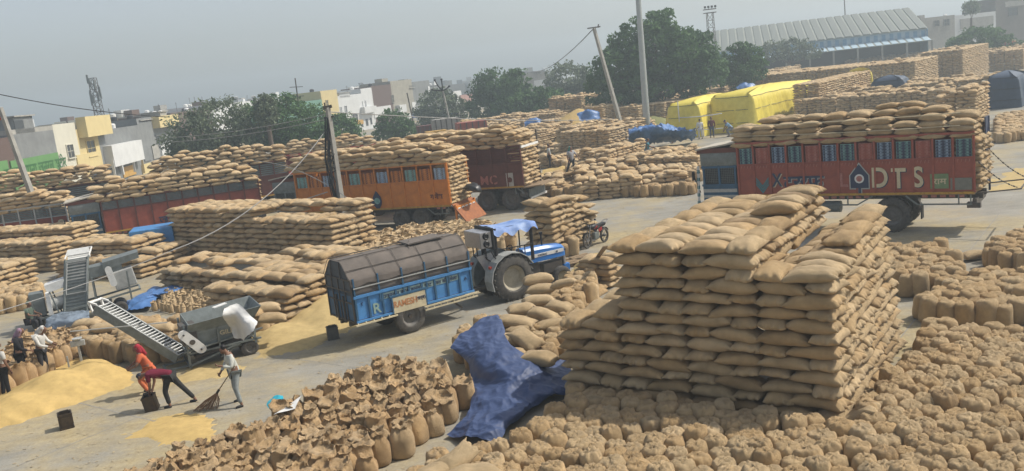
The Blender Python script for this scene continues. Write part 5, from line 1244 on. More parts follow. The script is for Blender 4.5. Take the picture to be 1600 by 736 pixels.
for (x, y_, z, lab, sd_) in ((835, 190, 2.3, 'small blue sheet on the sacks behind the brown lorry', 1), (920, 178, 3., 'faded blue sheet on a far stack left of the leaning pole', 2), (1165, 135, 3.4, 'small blue sheet beneath the big tree', 3), (705, 178, 3., 'blue sheet on a load in front of the houses', 4), (655, 178, 3., 'blue cover on a cart before the white houses', 5)):
    c = g(x, y_, z); cloth([[c+Vector((-1.3, .8, -.2)), c+Vector((0, .9, .1)), c+Vector((1.2, .8, -.3))], [c+Vector((-1.4, -.2, -.1)), c+Vector((0, 0, .3)), c+Vector((1.3, 0, -.1))], [c+Vector((-1.2, -.7, -.9)), c+Vector((0, -.8, -.7)), c+Vector((1.3, -.8, -1.))]], 'blue_sheet', lab, M_TARPB, 6, .25, 1.6, sd_, cat='sheet')
# pallets by the tractor front
for k, (x, y_, lab) in enumerate(((898, 412, 'stack of weathered planks in front of the tractor'), (905, 405, 'second pile of planks nearer the motorcycle'))):
    r = empty('plank_pile', g(x, y_), .3+.4*k, lab, 'planks')
    for i in range(7):
        b = MB(); b.box((R_.uniform(-.05, .05), -.5+(i % 4)*.26, .06+.09*(i//4)+.01), (1.1+R_.uniform(-.1, .1), .2, .05), rz=R_.uniform(-.08, .08)); b.build('plank', M_WOOD, r)
# prop plank leaning by the near stack
b = MB(); b.bar(g(918, 425, .02), g(946, 385, 1.9), .18, .04); o = b.build('leaning_plank', M_WOOD); tag(o, 'narrow plank leaning against the left side of the tall near stack', 'plank')
# ================================================================== PEOPLE
M_SKIN = mat('brown_skin', (.20, .105, .065), .6, noise_scale=10, var=.15); M_HAIR = mat('black_hair', (.012, .01, .01), .6)
def skinned(name, m, pts, edges, parent, sub=1, root=0):
    me = bpy.data.meshes.new(name); me.from_pydata([tuple(p[:3]) for p in pts], edges, []); o = bpy.data.objects.new('tmp', me); COL.objects.link(o)
    sk = o.modifiers.new('skin', 'SKIN'); sk.use_smooth_shade = True
    if not me.skin_vertices: me.skin_vertices.new() if hasattr(me.skin_vertices, 'new') else None
    for i, v in enumerate(me.skin_vertices[0].data):
        r = pts[i][3]; v.radius = (r, r) if not isinstance(r, tuple) else r; v.use_root = (i == root)
    ss = o.modifiers.new('sub', 'SUBSURF'); ss.levels = sub; ss.render_levels = sub
    dg = bpy.context.evaluated_depsgraph_get(); m2 = bpy.data.meshes.new_from_object(o.evaluated_get(dg), depsgraph=dg); bpy.data.objects.remove(o); bpy.data.meshes.remove(me)
    m2.materials.clear(); m2.shade_smooth(); return link(name, m2, m, parent)
def chainmesh(name, m, chains, parent, sub=1):
    pts = []; edges = []; idx = {}
    for ch in chains:
        last = None
        for p in ch:
            key = (round(p[0], 4), round(p[1], 4), round(p[2], 4))
            if key not in idx: idx[key] = len(pts); pts.append(p)
            i = idx[key]
            if last is not None and i != last: edges.append((last, i))
            last = i
    return skinned(name, m, pts, edges, parent, sub)
def person(px, py, rz, J, top, bottom, label, head=None, headm=None, shoe=M_BLACK, sleeves=1, scarf=False, z=0., sc=1., skirt=False, fingers=True, loc=None, coverlegs=True):
    """J: joint positions (x forward, y left, z up)"""
    sc *= 1.1; r = empty('person', loc or g(px, py, z), rz, label, 'person'); r.scale = (sc, sc, sc)
    V = {k: Vector(v) for k, v in J.items()}
    def P(k, rad_): return (*V[k], rad_)
    pel, ch, nk, hdv = V['pel'], V['chest'], V['neck'], V['head']
    hd_dir = (hdv-nk).normalized(); face = Vector(J.get('face', (1, 0, 0))).normalized()
    crown = hdv+hd_dir*.11
    body = [[P('pel', .13), (*pel.lerp(ch, .5), .125), P('chest', .15), P('neck', .055), (*(nk.lerp(hdv, .6)), .06), P('head', .098), (*(crown), .075)],
            [P('head', .098), (*(hdv+face*.085-hd_dir*.03), .045), (*(hdv+face*.115-hd_dir*.02), .014)]]
    for s in ('l', 'r'):
        body.append([P('chest', .15), P('sh'+s, .062), P('el'+s, .042), P('wr'+s, .028)])
        w_ = V['wr'+s]; d = (w_-V['el'+s]).normalized(); palm = w_+d*.075
        body[-1].append((*palm, .034))
        body.append([P('pel', .13), P('hip'+s, .092), P('kn'+s, .06), P('an'+s, .038)])
        a = V['an'+s]; fd = Vector((1, 0, 0)) if not J.get('foot'+s) else Vector(J['foot'+s]).normalized()
        body[-1] += [(*(a+Vector((0, 0, -.045))-fd*.02), .036), (*(a+fd*.10+Vector((0, 0, -.05))), .034), (*(a+fd*.17+Vector((0, 0, -.055))), .024)]
    bd = chainmesh('body', M_SKIN, body, r, 1)
    for s in ('l', 'r'):
        w_ = V['wr'+s]; d = (w_-V['el'+s]).normalized(); palm = w_+d*.075
        sd = d.cross(face); sd = sd.normalized() if sd.length > .2 else Vector((0, 1, 0)); nrm = d.cross(sd).normalized()
        if fingers:
            for q, (o_, L_) in enumerate(((-.03, .065), (-.01, .075), (.01, .072), (.028, .058))):
                st_ = palm+sd*o_*1.0+d*.01; k1 = st_+d*L_*.5+nrm*.006; k2 = st_+d*L_*.85+nrm*.03*(1+.2*q)
                chainmesh('finger', M_SKIN, [[(*st_, .010), (*k1, .0095), (*k2, .008)]], r, 0)
            chainmesh('thumb', M_SKIN, [[(*(w_+d*.04-sd*.02), .011), (*(w_+d*.065-sd*.05), .010), (*(w_+d*.095-sd*.06+nrm*.01), .008)]], r, 0)
    # shirt
    sl_ = []
    for s in ('l', 'r'):
        e = V['el'+s]; w_ = V['wr'+s]
        c_ = [P('chest', .168), P('sh'+s, .082)]
        if sleeves == 1: c_ += [(*V['sh'+s].lerp(e, .75), .062)]
        else: c_ += [(*e, .056), (*e.lerp(w_, .85), .043)]
        sl_.append(c_)
    hem = pel+(pel-ch).normalized()*(.06 if not skirt else .22)
    chainmesh('shirt', top, [[(*hem, .158 if not skirt else .2), (*pel, .155), (*pel.lerp(ch, .5), .148), P('chest', .168), (*ch.lerp(nk, .7), .085)]]+sl_, r, 1)
    tr = []
    for s in ('l', 'r'):
        kn, an = V['kn'+s], V['an'+s]
        tr.append([P('pel', .145), P('hip'+s, .108), (*V['hip'+s].lerp(kn, .5), .09), P('kn'+s, .073), (*kn.lerp(an, .5), .066), (*kn.lerp(an, .93), .058)])
    chainmesh('trousers', bottom, tr, r, 1)
    for s in ('l', 'r'):
        a = V['an'+s]; fd = Vector((1, 0, 0)) if not J.get('foot'+s) else Vector(J['foot'+s]).normalized()
        chainmesh('shoe', shoe, [[(*(a-fd*.05+Vector((0, 0, -.045))), .042), (*(a+fd*.07+Vector((0, 0, -.05))), .046), (*(a+fd*.17+Vector((0, 0, -.055))), .034)]], r, 1)
    up = hd_dir
    if scarf:
        chainmesh('head_cloth', headm, [[(*(hdv+up*.10-face*.02), .088), (*(hdv+up*.02-face*.045), .108), (*(nk+up*.02-face*.05), .09), (*(nk-up*.07-face*.04), .10)]], r, 1)
        chainmesh('cloth_fold', headm, [[(*(hdv-face*.1-up*.02), .05), (*(nk-face*.13-up*.05), .05), (*(ch-face*.17), .03)]], r, 0)
    else:
        chainmesh('hair', M_HAIR if headm is None else headm, [[(*(hdv+up*.115-face*.01), .068), (*(hdv+up*.06-face*.04), .094), (*(hdv-up*.03-face*.055), .07)]], r, 1)
    sdv = face.cross(up).normalized()
    for s in (1, -1):
        b = MB(); c = hdv+face*.092+sdv*.033*s+up*.012; b.lathe([(.001, 0), (.012, .0), (.012, .006), (.001, .008)], (0, 0, 0), 'Z', 8); e = b.build('eye', M_BLACK, r); e.matrix_local = Matrix.Translation(c) @ face.to_track_quat('Z', 'Y').to_matrix().to_4x4()
        b = MB(); b.box((0, 0, 0), (.03, .02, .05), bev=.008); e = b.build('ear', M_SKIN, r); e.location = hdv+sdv*.098*s-face*.01
    b = MB(); b.box((0, 0, 0), (.012, .045, .012)); e = b.build('mouth', mat('lip_tone', (.12, .05, .04), .6), r); e.matrix_local = Matrix.Translation(hdv+face*.122*.82-up*.058) @ face.to_track_quat('X', 'Z').to_matrix().to_4x4()
    return r
STAND = dict(pel=(0, 0, .93), chest=(.0, 0, 1.28), neck=(.0, 0, 1.46), head=(.03, 0, 1.60), shl=(0, .2, 1.38), shr=(0, -.2, 1.38), ell=(.0, .27, 1.10), elr=(.0, -.27, 1.10), wrl=(.1, .26, .86), wrr=(.1, -.26, .86),
             hipl=(0, .1, .86), hipr=(0, -.1, .86), knl=(.03, .12, .48), knr=(.0, -.12, .48), anl=(-.02, .14, .08), anr=(0, -.14, .08))
def pose(**k): d = dict(STAND); d.update(k); return d
cl = lambda n, c, c2=None: mat(n, c, .85, noise_scale=7, col2=c2, bump=.3, bscale=12, spec=.15)
# sweeper with long broom
person(375, 631, rad(215), pose(pel=(0, 0, .93), chest=(.06, 0, 1.27), neck=(.1, 0, 1.44), head=(.19, 0, 1.56), face=(.8, 0, -.55), shl=(.07, .2, 1.37), shr=(.05, -.2, 1.37), ell=(.15, .32, 1.12), wrl=(.38, .2, 1.2), elr=(.1, -.3, 1.1), wrr=(.33, -.1, .95), knl=(.1, .2, .48), anl=(.05, .3, .08), knr=(.02, -.17, .47), anr=(-.08, -.24, .08)),
       cl('pale_striped_shirt', (.52, .52, .46), (.36, .38, .36)), cl('faded_jeans', (.26, .28, .27), (.17, .19, .19)), 'man in pale shirt and faded jeans sweeping grain with a long broom', sleeves=2)
br = empty('broom', g(322, 640), 0, 'long stick broom spread into a fan, held by the sweeping man', 'broom')
hb = Matrix.Translation(-br.location) @ (g(356, 588, .92)); tb = Vector((0, 0, .02)); nb_ = hb*.52
b = MB(); b.tube(nb_, hb+(hb-nb_).normalized()*.38, .018, .014); b.build('handle', M_WOOD, br)
b = MB(); b.tube(nb_-(hb-nb_).normalized()*.03, nb_+(hb-nb_).normalized()*.1, .035); b.build('binding', M_BLACK, br)
b = MB(); ax = nb_.normalized()
for i in range(90):
    sp_ = Vector((R_.uniform(-.34, .36), R_.uniform(-.16, .16), R_.uniform(0, .05))); mid = nb_.lerp(sp_, .55)+sp_*.12; mid.z = nb_.z*.5
    b.path([nb_+Vector((R_.uniform(-.015, .015), R_.uniform(-.015, .015), 0)), mid, sp_], .006, 3)
b.build('bristles', mat('broom_twigs', (.24, .14, .08), .9, noise_scale=10), br)
# man bending over the tin
person(272, 634, rad(180), pose(pel=(-.02, 0, .88), chest=(.42, .0, 1.0), neck=(.62, 0, .98), head=(.75, 0, .93), face=(.55, 0, -.8), shl=(.48, .19, .98), shr=(.48, -.19, .98), ell=(.46, .2, .7), elr=(.48, -.2, .7), wrl=(.55, .1, .46), wrr=(.55, -.1, .46), hipl=(0, .1, .82), hipr=(-.02, -.1, .82), knl=(.12, .12, .46), anl=(.05, .14, .08), knr=(-.24, -.12, .5), anr=(-.55, -.14, .08)),
       cl('maroon_shirt', (.16, .02, .04)), cl('dark_grey_trousers', (.035, .035, .035)), 'bending man in maroon T-shirt and dark cap reaching into a tin', headm=mat('navy_cap', (.03, .035, .05), .8))
# person in orange behind him
person(240, 612, rad(200), pose(pel=(0, 0, .72), chest=(.16, 0, 1.05), neck=(.2, 0, 1.22), head=(.24, 0, 1.36), face=(.9, 0, -.4), shl=(.17, .18, 1.14), shr=(.17, -.18, 1.14), ell=(.3, .3, .92), elr=(.32, -.26, .92), wrl=(.5, .1, .82), wrr=(.5, -.08, .84), hipl=(.02, .1, .68), hipr=(.02, -.1, .68), knl=(.3, .14, .45), anl=(.12, .14, .08), knr=(.3, -.14, .45), anr=(.1, -.16, .08)),
       cl('orange_tunic', (.52, .13, .06), (.4, .1, .05)), cl('orange_trousers', (.55, .16, .07)), 'stooping person in orange clothes with red head scarf behind the bending man', headm=cl('red_scarf', (.36, .035, .05)), scarf=True, skirt=True)
# three at the left edge
person(12, 622, rad(60), pose(ell=(.05, .28, 1.12), wrl=(.25, .2, 1.05)), cl('light_tshirt', (.5, .49, .46)), cl('black_trousers', (.02, .02, .022)), 'man in light T-shirt and black trousers cut by the left edge', fingers=True, sc=1.02)
person(40, 598, rad(20), pose(chest=(.05, 0, 1.27), neck=(.1, 0, 1.44), head=(.16, 0, 1.57), elr=(.1, -.3, 1.1), wrr=(.3, -.2, 1.0)), cl('black_kurta', (.022, .022, .026)), cl('black_trousers', (.02, .02, .022)), 'person in long black clothes with mauve head cloth beside the scale', headm=cl('mauve_cloth', (.30, .2, .26)), scarf=True, skirt=True, sleeves=2, sc=1.05)
person(72, 588, rad(0), pose(chest=(.08, 0, 1.27), neck=(.14, 0, 1.43), head=(.22, 0, 1.54), face=(.85, 0, -.5), ell=(.15, .26, 1.08), wrl=(.38, .15, 1.0), elr=(.15, -.28, 1.08), wrr=(.4, -.14, .98)), cl('white_shirt', (.62, .61, .57)), cl('charcoal_trousers', (.05, .05, .055)), 'man in white shirt and white head cloth leaning over the scale', headm=cl('white_head_cloth', (.6, .58, .54)), scarf=True, sleeves=2, sc=1.0)
person(50, 520, 0, pose(pel=(0, 0, .5), chest=(.05, 0, .85), neck=(.07, 0, 1.02), head=(.1, 0, 1.15), shl=(.05, .18, .95), shr=(.05, -.18, .95), ell=(.15, .24, .75), elr=(.15, -.24, .75), wrl=(.35, .15, .7), wrr=(.35, -.15, .7), hipl=(0, .1, .48), hipr=(0, -.1, .48), knl=(.35, .15, .5), knr=(.35, -.15, .5), anl=(.3, .14, .08), anr=(.3, -.14, .08)), cl('olive_shirt', (.1, .13, .1)), cl('charcoal_trousers', (.05, .05, .055)), 'squatting person in olive clothes behind the men at left', headm=cl('olive_cap', (.09, .12, .08)))
# orange man by the lorry wheels
person(582, 358, rad(250), pose(), cl('bright_orange_shirt', (.6, .14, .05)), cl('grey_trousers', (.25, .25, .26)), 'person in bright orange shirt and scarf beside the orange lorry wheels', headm=cl('orange_scarf', (.58, .13, .05)), scarf=True, skirt=True)
# green turban, grey shirt near the brown lorry, at distance
person(895, 273, rad(300), pose(wrl=(.4, .25, 1.0), ell=(.2, .3, 1.1), knr=(-.1, -.2, .5), anr=(-.35, -.25, .08)), cl('grey_vest', (.38, .38, .4)), cl('black_trousers', (.02, .02, .022)), 'man in green head cloth standing among the low sacks', headm=cl('green_turban', (.03, .28, .24)), scarf=True, sc=1.25)
person(860, 263, rad(0), pose(), cl('pale_grey_shirt', (.5, .52, .5)), cl('dark_grey_trousers', (.035, .035, .035)), 'man in pale shirt behind the open rear of the brown lorry', sc=1.15)
person(1012, 248, rad(0), pose(pel=(0, 0, .5), chest=(.05, 0, .85), neck=(.07, 0, 1.02), head=(.1, 0, 1.15), shl=(.05, .18, .95), shr=(.05, -.18, .95), ell=(.15, .24, .75), elr=(.15, -.24, .75), wrl=(.35, .15, .7), wrr=(.35, -.15, .7), hipl=(0, .1, .48), hipr=(0, -.1, .48), knl=(.35, .15, .5), knr=(.35, -.15, .5), anl=(.3, .14, .08), anr=(.3, -.14, .08)), cl('teal_shirt', (.05, .2, .25)), cl('pale_blue_dhoti', (.3, .38, .45)), 'crouching worker in teal in front of the blue sheet', sc=1.3)
person(1051, 224, rad(180), pose(chest=(.1, 0, 1.25), neck=(.17, 0, 1.4), head=(.25, 0, 1.5)), cl('pink_tunic', (.35, .1, .14)), cl('pink_trousers', (.3, .1, .13)), 'person in pink bent beside the bright blue sheet', headm=cl('pink_scarf', (.32, .08, .12)), scarf=True, skirt=True)
person(1095, 217, rad(90), pose(), cl('white_kurta', (.68, .68, .66)), cl('white_pyjama', (.62, .62, .6)), 'man in white kurta walking in front of the yellow tarpaulin', skirt=True, sleeves=2, sc=1.08)
person(1113, 215, rad(270), pose(), cl('maroon_kurta', (.12, .025, .03)), cl('grey_blue_jeans', (.08, .1, .13)), 'man in maroon shirt standing by the yellow tarpaulin', sc=1.12, sleeves=2)
person(1143, 213, rad(180), pose(pel=(0, 0, .6), chest=(.25, 0, .85), neck=(.35, 0, 1.0), head=(.42, 0, 1.1), shl=(.27, .18, .95), shr=(.27, -.18, .95), ell=(.35, .24, .7), elr=(.35, -.24, .7), wrl=(.5, .12, .5), wrr=(.5, -.12, .5), hipl=(0, .1, .55), hipr=(0, -.1, .55), knl=(.3, .15, .5), knr=(.3, -.15, .5), anl=(.15, .14, .08), anr=(.15, -.14, .08)), cl('sky_blue_shirt', (.25, .42, .6)), cl('grey_trousers', (.25, .25, .26)), 'man in sky blue shirt stooping right of the maroon one', sc=1.3)
# ================================================================== BUILDINGS
M_GREYW = mat('grey_plaster', (.22, .23, .225), .9, noise_scale=.6, col2=(.15, .155, .155)); M_CREAMW = mat('cream_wall', (.58, .56, .46), .85, noise_scale=.8, var=.12); M_YELW = mat('pale_yellow_wall', (.60, .49, .24), .85, noise_scale=.8, var=.12)
M_WHW = mat('whitewashed_wall', (.62, .63, .62), .85, noise_scale=.7, var=.15); M_BRICK = mat('dark_brick', (.13, .085, .07), .9, noise_scale=2, stretch=(1, 1, 6)); M_SIGNG = mat('green_sign', (.12, .27, .09), .6, noise_scale=.6, var=.2); M_ORSIGN = mat('orange_sign', (.55, .33, .08), .6)
M_WIN = mat('dark_window', (.05, .055, .06), .3, spec=.5); M_CONC = mat('weathered_concrete', (.36, .35, .31), .9, noise_scale=1.5, col2=(.25, .24, .22), bump=.2); M_PINKW = mat('pink_wall', (.42, .24, .2), .9, noise_scale=.8)
def FX(px, line):      # point of a facade line (ground plan) seen at pixel column px near the horizon
    a, c = line; d = _ray(px, 125+(800-px)*.114); r = d.x/d.y
    dx, dy = c[0]-a[0], c[1]-a[1]; t = (r*a[1]-a[0])/(dx-r*dy); return Vector((a[0]+dx*t, a[1]+dy*t, 0))
def ZX(px, py, Y):     # height of what is seen at a pixel at distance Y
    return at(px, py, Y).z
def house(line, px0, px1, zt, wall, label, windows=(), depth=9, group='buildings along the street', z0=0., par=.5, parm=None, name='building', cat='building', floors=()):
    """windows: (px0, px1, pytop, pybottom, material or None)"""
    a = FX(px0, line); c = FX(px1, line); d = (c-a).normalized(); nrm = Vector((d.y, -d.x, 0)); L = (c-a).length
    r = empty(name, a, math.atan2(d.y, d.x), label, cat, group)      # local x along the facade, -y toward the street
    b = MB(); b.box((L/2, depth/2, (zt+z0)/2), (L, depth, zt-z0)); b.build('wall', wall, r)
    if par:
        b = MB()
        for (cx_, cy_, sx_, sy_) in ((L/2, .1, L+.1, .2), (L/2, depth-.1, L+.1, .2), (.1, depth/2, .2, depth-.4), (L-.1, depth/2, .2, depth-.4)): b.box((cx_, cy_, zt+par/2), (sx_, sy_, par))
        b.build('parapet', parm or wall, r)
    rg = random.Random(int(px0*7+px1)); 
    for k_ in range(max(1, int(L/5))):
        x_ = rg.uniform(1, max(1.1, L-1)); y_ = rg.uniform(1.5, depth-1); kk = rg.random(); b = MB()
        if kk < .5: b.lathe([(.001, 0), (.5, 0), (.5, .9), (.35, 1.05), (.001, 1.1)], (x_, y_, zt+par*.2), 'Z', 12); b.build('water_tank', M_WHITE if rg.random() < .5 else M_BLACK, r, auto=True)
        elif kk < .8: b.box((x_, y_, zt+.7), (rg.uniform(1.5, 3), 2, 1.4)); b.build('roof_hut', [wall, M_CONC, M_BRICK][k_ % 3], r)
        else: b.bar((x_, y_, zt), (x_, y_, zt+2.6), .06); b.bar((x_-.5, y_, zt+2.3), (x_+.5, y_, zt+2.3), .05); b.build('aerial', M_STEEL, r)
    Mi = (Matrix.Translation(r.location) @ Euler(r.rotation_euler).to_matrix().to_4x4()).inverted()
    o = Mi @ Vector((0, 0, CAMH))
    def loc(px, py):
        dd = Mi.to_3x3() @ _ray(px, py); t = (-.02-o.y)/dd.y; return o+dd*t
    for w_ in windows:
        p = loc(w_[0], w_[2]); q = loc(w_[1], w_[3]); x0, x1 = sorted((p.x, q.x)); zb_, zt_ = sorted((p.z, q.z)); kind = w_[4] if len(w_) > 4 else 'win'
        if kind == 'win':
            b = MB(); fw = .1
            b.box(((x0+x1)/2, -.06, zt_-fw/2), (x1-x0, .16, fw)); b.box(((x0+x1)/2, -.1, zb_), (x1-x0+.2, .3, fw)); b.box((x0+fw/2, -.06, (zb_+zt_)/2), (fw, .14, zt_-zb_-fw*2)); b.box((x1-fw/2, -.06, (zb_+zt_)/2), (fw, .14, zt_-zb_-fw*2))
            b.box(((x0+x1)/2, -.05, (zb_+zt_)/2), (.06, .08, zt_-zb_-.2)); b.box(((x0+x1)/2, -.045, (zb_+zt_)*.5), (x1-x0-.2, .06, .05)); f_ = b.build('window', wall, r)
            b = MB(); b.box(((x0+x1)/2, -.015, (zb_+zt_)/2), (x1-x0-.16, .03, zt_-zb_-.16)); b.build('pane', M_WIN, f_)
        elif kind == 'dark':
            b = MB(); b.box(((x0+x1)/2, -.02, (zb_+zt_)/2), (x1-x0, .05, zt_-zb_)); b.build('opening', M_WIN, r)
        elif kind == 'slab':
            b = MB(); b.box(((x0+x1)/2, -.6, (zb_+zt_)/2), (x1-x0, 1.2, zt_-zb_)); b.build('balcony', w_[5], r)
        elif kind == 'panel':
            b = MB(); b.box(((x0+x1)/2, -.08, (zb_+zt_)/2), (x1-x0, .14, zt_-zb_)); pn_ = b.build('panel', w_[5], r)
            if len(w_) > 6: text(w_[6], (zt_-zb_)*.46, w_[7], pn_, Matrix.Translation(((x0+x1)/2+w_[8]*(x1-x0), -.17, zb_+(zt_-zb_)*.52)) @ SR @ Matrix.Diagonal((w_[9], 1, 1, 1)))
        elif kind == 'post':
            b = MB(); b.box(((x0+x1)/2, -1., (zb_+zt_)/2), (x1-x0, .3, zt_-zb_)); b.build('pillar', w_[5], r)
        elif kind == 'room':
            b = MB(); b.box(((x0+x1)/2, 1.6, zt_*.5+zt*.5), (x1-x0, 3.2, max(.3, zt_-zt))); b.build('roof_room', w_[5], r)
            b = MB(); b.box(((x0+x1)/2, 1.6, zt_+.06), (x1-x0+.5, 3.7, .14)); b.build('roof_slab', M_CONC, r)
    return r
LL = ((-50.5, 90.), (-56.5, 150.))
W_ = 'window'
house(LL, -60, 16, 7.6, M_BRICK, 'dark walled building cut by the left edge with green sign band', [(-60, 18, 263, 292, 'panel', M_SIGNG)])
house(LL, 16, 83.5, 8.3, M_GREYW, 'grey plaster building with long green shop sign under its wall', [(14, 99, 252, 290, 'panel', M_SIGNG, 'हमारा अपना जनरल स्टोर', mat('dark_green_letter', (.03, .13, .03), .6), .0, 1.0), (88, 96, 256, 266, 'panel', M_WHW), (20, 56, 183, 210, 'room', M_GREYW), (21, 38, 188, 200, 'dark')], parm=M_CONC)
house(LL, 83.5, 118, 8.4, M_CREAMW, 'cream house front with one barred window beside the green sign', [(102, 117, 226, 246)], z0=0)
house(LL, 118, 150, 7.5, M_YELW, 'pale yellow house with projecting upper box and square window', [(133, 151, 220, 243), (117, 163, 184, 210, 'slab', M_YELW), (118, 161, 243, 262, 'panel', M_YELW), (140, 160, 262, 275, 'dark')])
house(LL, 150, 214, 7.0, M_GREYW, 'grey upper wall over a white balcony with pillars and orange sign', [(160, 214, 229, 250, 'slab', M_WHW), (164, 168, 252, 276, 'post', M_WHW), (176, 182, 250, 274, 'post', M_WHW), (196, 200, 247, 270, 'post', M_WHW), (210, 215, 244, 272, 'post', M_YELW), (166, 176, 253, 268, 'dark'), (183, 195, 250, 266, 'dark'), (200, 210, 248, 262, 'dark'), (190, 212, 262, 272, 'panel', M_ORSIGN), (163, 172, 182, 202, 'room', M_GREYW)], parm=M_GREYW)
house(LL, 214, 268, 8.0, M_GREYW, 'grey house with yellow upper room and white balcony panels', [(236, 270, 183, 196, 'slab', M_YELW), (222, 236, 232, 250, 'panel', M_GREYW), (236, 250, 228, 246, 'panel', M_CONC), (250, 275, 226, 244, 'panel', M_WHW), (220, 248, 258, 268, 'panel', M_YELW), (246, 270, 254, 264, 'panel', M_WHW), (243, 254, 212, 226, 'win'), (218, 240, 189, 198, 'room', M_BRICK)])
house(LL, 268, 330, 8.3, M_BRICK, 'brick house half hidden behind the broad left tree', [(250, 262, 175, 186, 'room', M_CONC)])
house(LL, 330, 440, 9.2, M_WHW, 'white house whose roof shows above the left trees', [(355, 372, 152, 160, 'win'), (392, 400, 150, 160, 'win')])
LM = ((-38.5, 195.), (-9., 250.))
house(LM, 440, 503, 7.6, mat('green_wall', (.15, .3, .22), .8), 'low green walled house behind the second tree')
house(LM, 503, 528, 9.4, M_YELW, 'pale yellow house with a slit window, left of the white houses', [(508, 514, 156, 168)])
house(LM, 528, 565, 7.9, M_WHW, 'white house with roof loggia and two tall windows', [(530, 548, 146, 156, 'room', M_WHW), (531, 535, 167, 177), (538, 543, 165, 176), (549, 560, 178, 188, 'win'), (545, 562, 190, 194, 'slab', M_ORSIGN), (556, 559, 192, 204, 'dark')])
house(LM, 565, 582, 9.0, M_WHW, 'narrow white house with three small windows', [(566, 568, 158, 167), (570, 573, 157, 166), (563, 583, 168, 175, 'slab', M_WHW), (564, 568, 188, 198, 'dark'), (571, 576, 186, 196, 'dark'), (578, 582, 184, 194, 'dark')])
house(LM, 582, 612, 9.3, M_BRICK, 'house with dark brown upper wall and white ground floor', [(583, 612, 168, 180, 'panel', M_WHW)])
house(LM, 612, 645, 10., mat('beige_wall', (.34, .32, .26), .9, noise_scale=.8), 'beige tall house above the round street tree', [(611, 616, 148, 160), (618, 630, 165, 175, 'slab', M_WHW), (626, 629, 168, 175), (631, 634, 167, 174), (622, 645, 180, 184, 'slab', M_WHW)])
house(LM, 645, 672, 9.3, M_GREYW, 'grey house with white roof corner at the far row', [(640, 648, 138, 146, 'room', M_GREYW), (643, 650, 160, 170, 'panel', M_WHW), (668, 672, 135, 147, 'panel', M_WHW)])
house(LM, 672, 700, 7.5, M_GREYW, 'dull house behind the dark tree of the far row')
house(((-15, 235), (-5, 262)), 702, 716, 5.6, M_WHW, 'small white house right of the electric pole', [(704, 707, 152, 158), (709, 712, 151, 157), (700, 715, 144, 149, 'slab', M_WHW)])
house(((-15, 260), (5, 300)), 718, 736, 4., M_PINKW, 'pinkish house in the gap before the green trees', [(721, 724, 158, 166), (728, 731, 156, 164)])
house(((-5, 250), (40, 262)), 812, 856, 8.2, M_CONC, 'pale house between the green trees and the leaning pole', [(814, 820, 118, 128), (834, 852, 126, 134, 'panel', M_WHW), (836, 848, 112, 118, 'room', M_WHW)])
rg = random.Random(77)
for i in range(34):      # back row of flat roofed houses behind the street
    pxx = -20+i*21+rg.uniform(-6, 6); Y = rg.uniform(185, 230) if pxx < 300 else rg.uniform(245, 330)
    c = at(pxx, 150, Y); zt_ = (8.5+rg.uniform(-.6, .9)*(1 if pxx < 300 else 2)); w_ = rg.uniform(5, 9); wl_ = [M_WHW, M_CONC, M_BRICK, M_YELW, M_GREYW, M_CREAMW][rg.randrange(6)]
    r = empty('flat_roofed_house', (c.x, Y, 0), rg.uniform(-.5, -.2), f'{wl_.name.replace("_", " ")} house, '+ordn(i+1)+' from left in back row, '+('over green sign' if pxx < 100 else 'behind yellow upper room' if pxx < 200 else 'by white balcony' if pxx < 270 else 'behind broad tree' if pxx < 380 else 'near the antenna' if pxx < 500 else 'above white houses' if pxx < 600 else 'near branching pole'), 'house', 'back row of street houses')
    b = MB(); b.box((0, 0, zt_/2), (w_, 7, zt_)); b.build('wall', wl_, r); b = MB(); b.box((0, -3.6, zt_+.2), (w_+.2, .2, .5)); b.build('parapet', M_CONC if i % 2 else wl_, r)
    for k_ in (-1, 0, 1): b = MB(); b.box((k_*w_*.3, -3.53, zt_-1.5), (.9, .1, 1.3)); b.build('window', M_WIN, r)
    if i % 2: b = MB(); b.box((rg.uniform(-2, 2), 0, zt_+.9), (2.2, 2.2, 1.6)); b.build('roof_hut', [M_WHW, M_CONC, M_BRICK][i % 3], r)
    if i % 3 == 0: b = MB(); b.lathe([(.001, 0), (.55, 0), (.55, 1.0), (.3, 1.15), (.001, 1.2)], (rg.uniform(-2, 2), -2, zt_), 'Z', 10); b.build('water_tank', M_WHITE, r)
for i in range(26):        # hazy town in the gap
    x = 660+i*8+R_.uniform(-3, 3); Y = R_.uniform(380, 600); c = at(x, 140, Y)
    hh = R_.uniform(4, 10); b = MB(); b.box((0, 0, hh/2), (R_.uniform(8, 16), 10, hh)); b.box((1, 0, hh+1), (3, 3, 2.0)); r = empty('distant_house', (c.x, Y, 0), R_.uniform(-.4, .4), 'tiny hazy house among the far off town roofs', 'house', 'hazy houses of the distant town')
    b.build('wall', [M_WHW, M_CONC, M_PINKW, M_GREYW][i % 4], r)
# right top buildings
LR = ((108, 225.), (150, 240.))
house(LR, 1440, 1492, 10.6, M_CONC, 'grey concrete house with two dark windows right of the long shed', [(1459, 1468, 32, 41), (1474, 1484, 30, 40)])
house(LR, 1492, 1556, 10.4, M_WHW, 'long whitish low house behind the thin tree', [(1500, 1552, 30, 40, 'panel', M_CONC)])
house(LR, 1556, 1680, 13.6, mat('brown_grey_wall', (.17, .15, .13), .9, noise_scale=.8), 'tall brown grey building at the top right corner', [(1570, 1600, 3, 8, 'panel', M_CONC), (1575, 1590, 12, 24, 'win')])
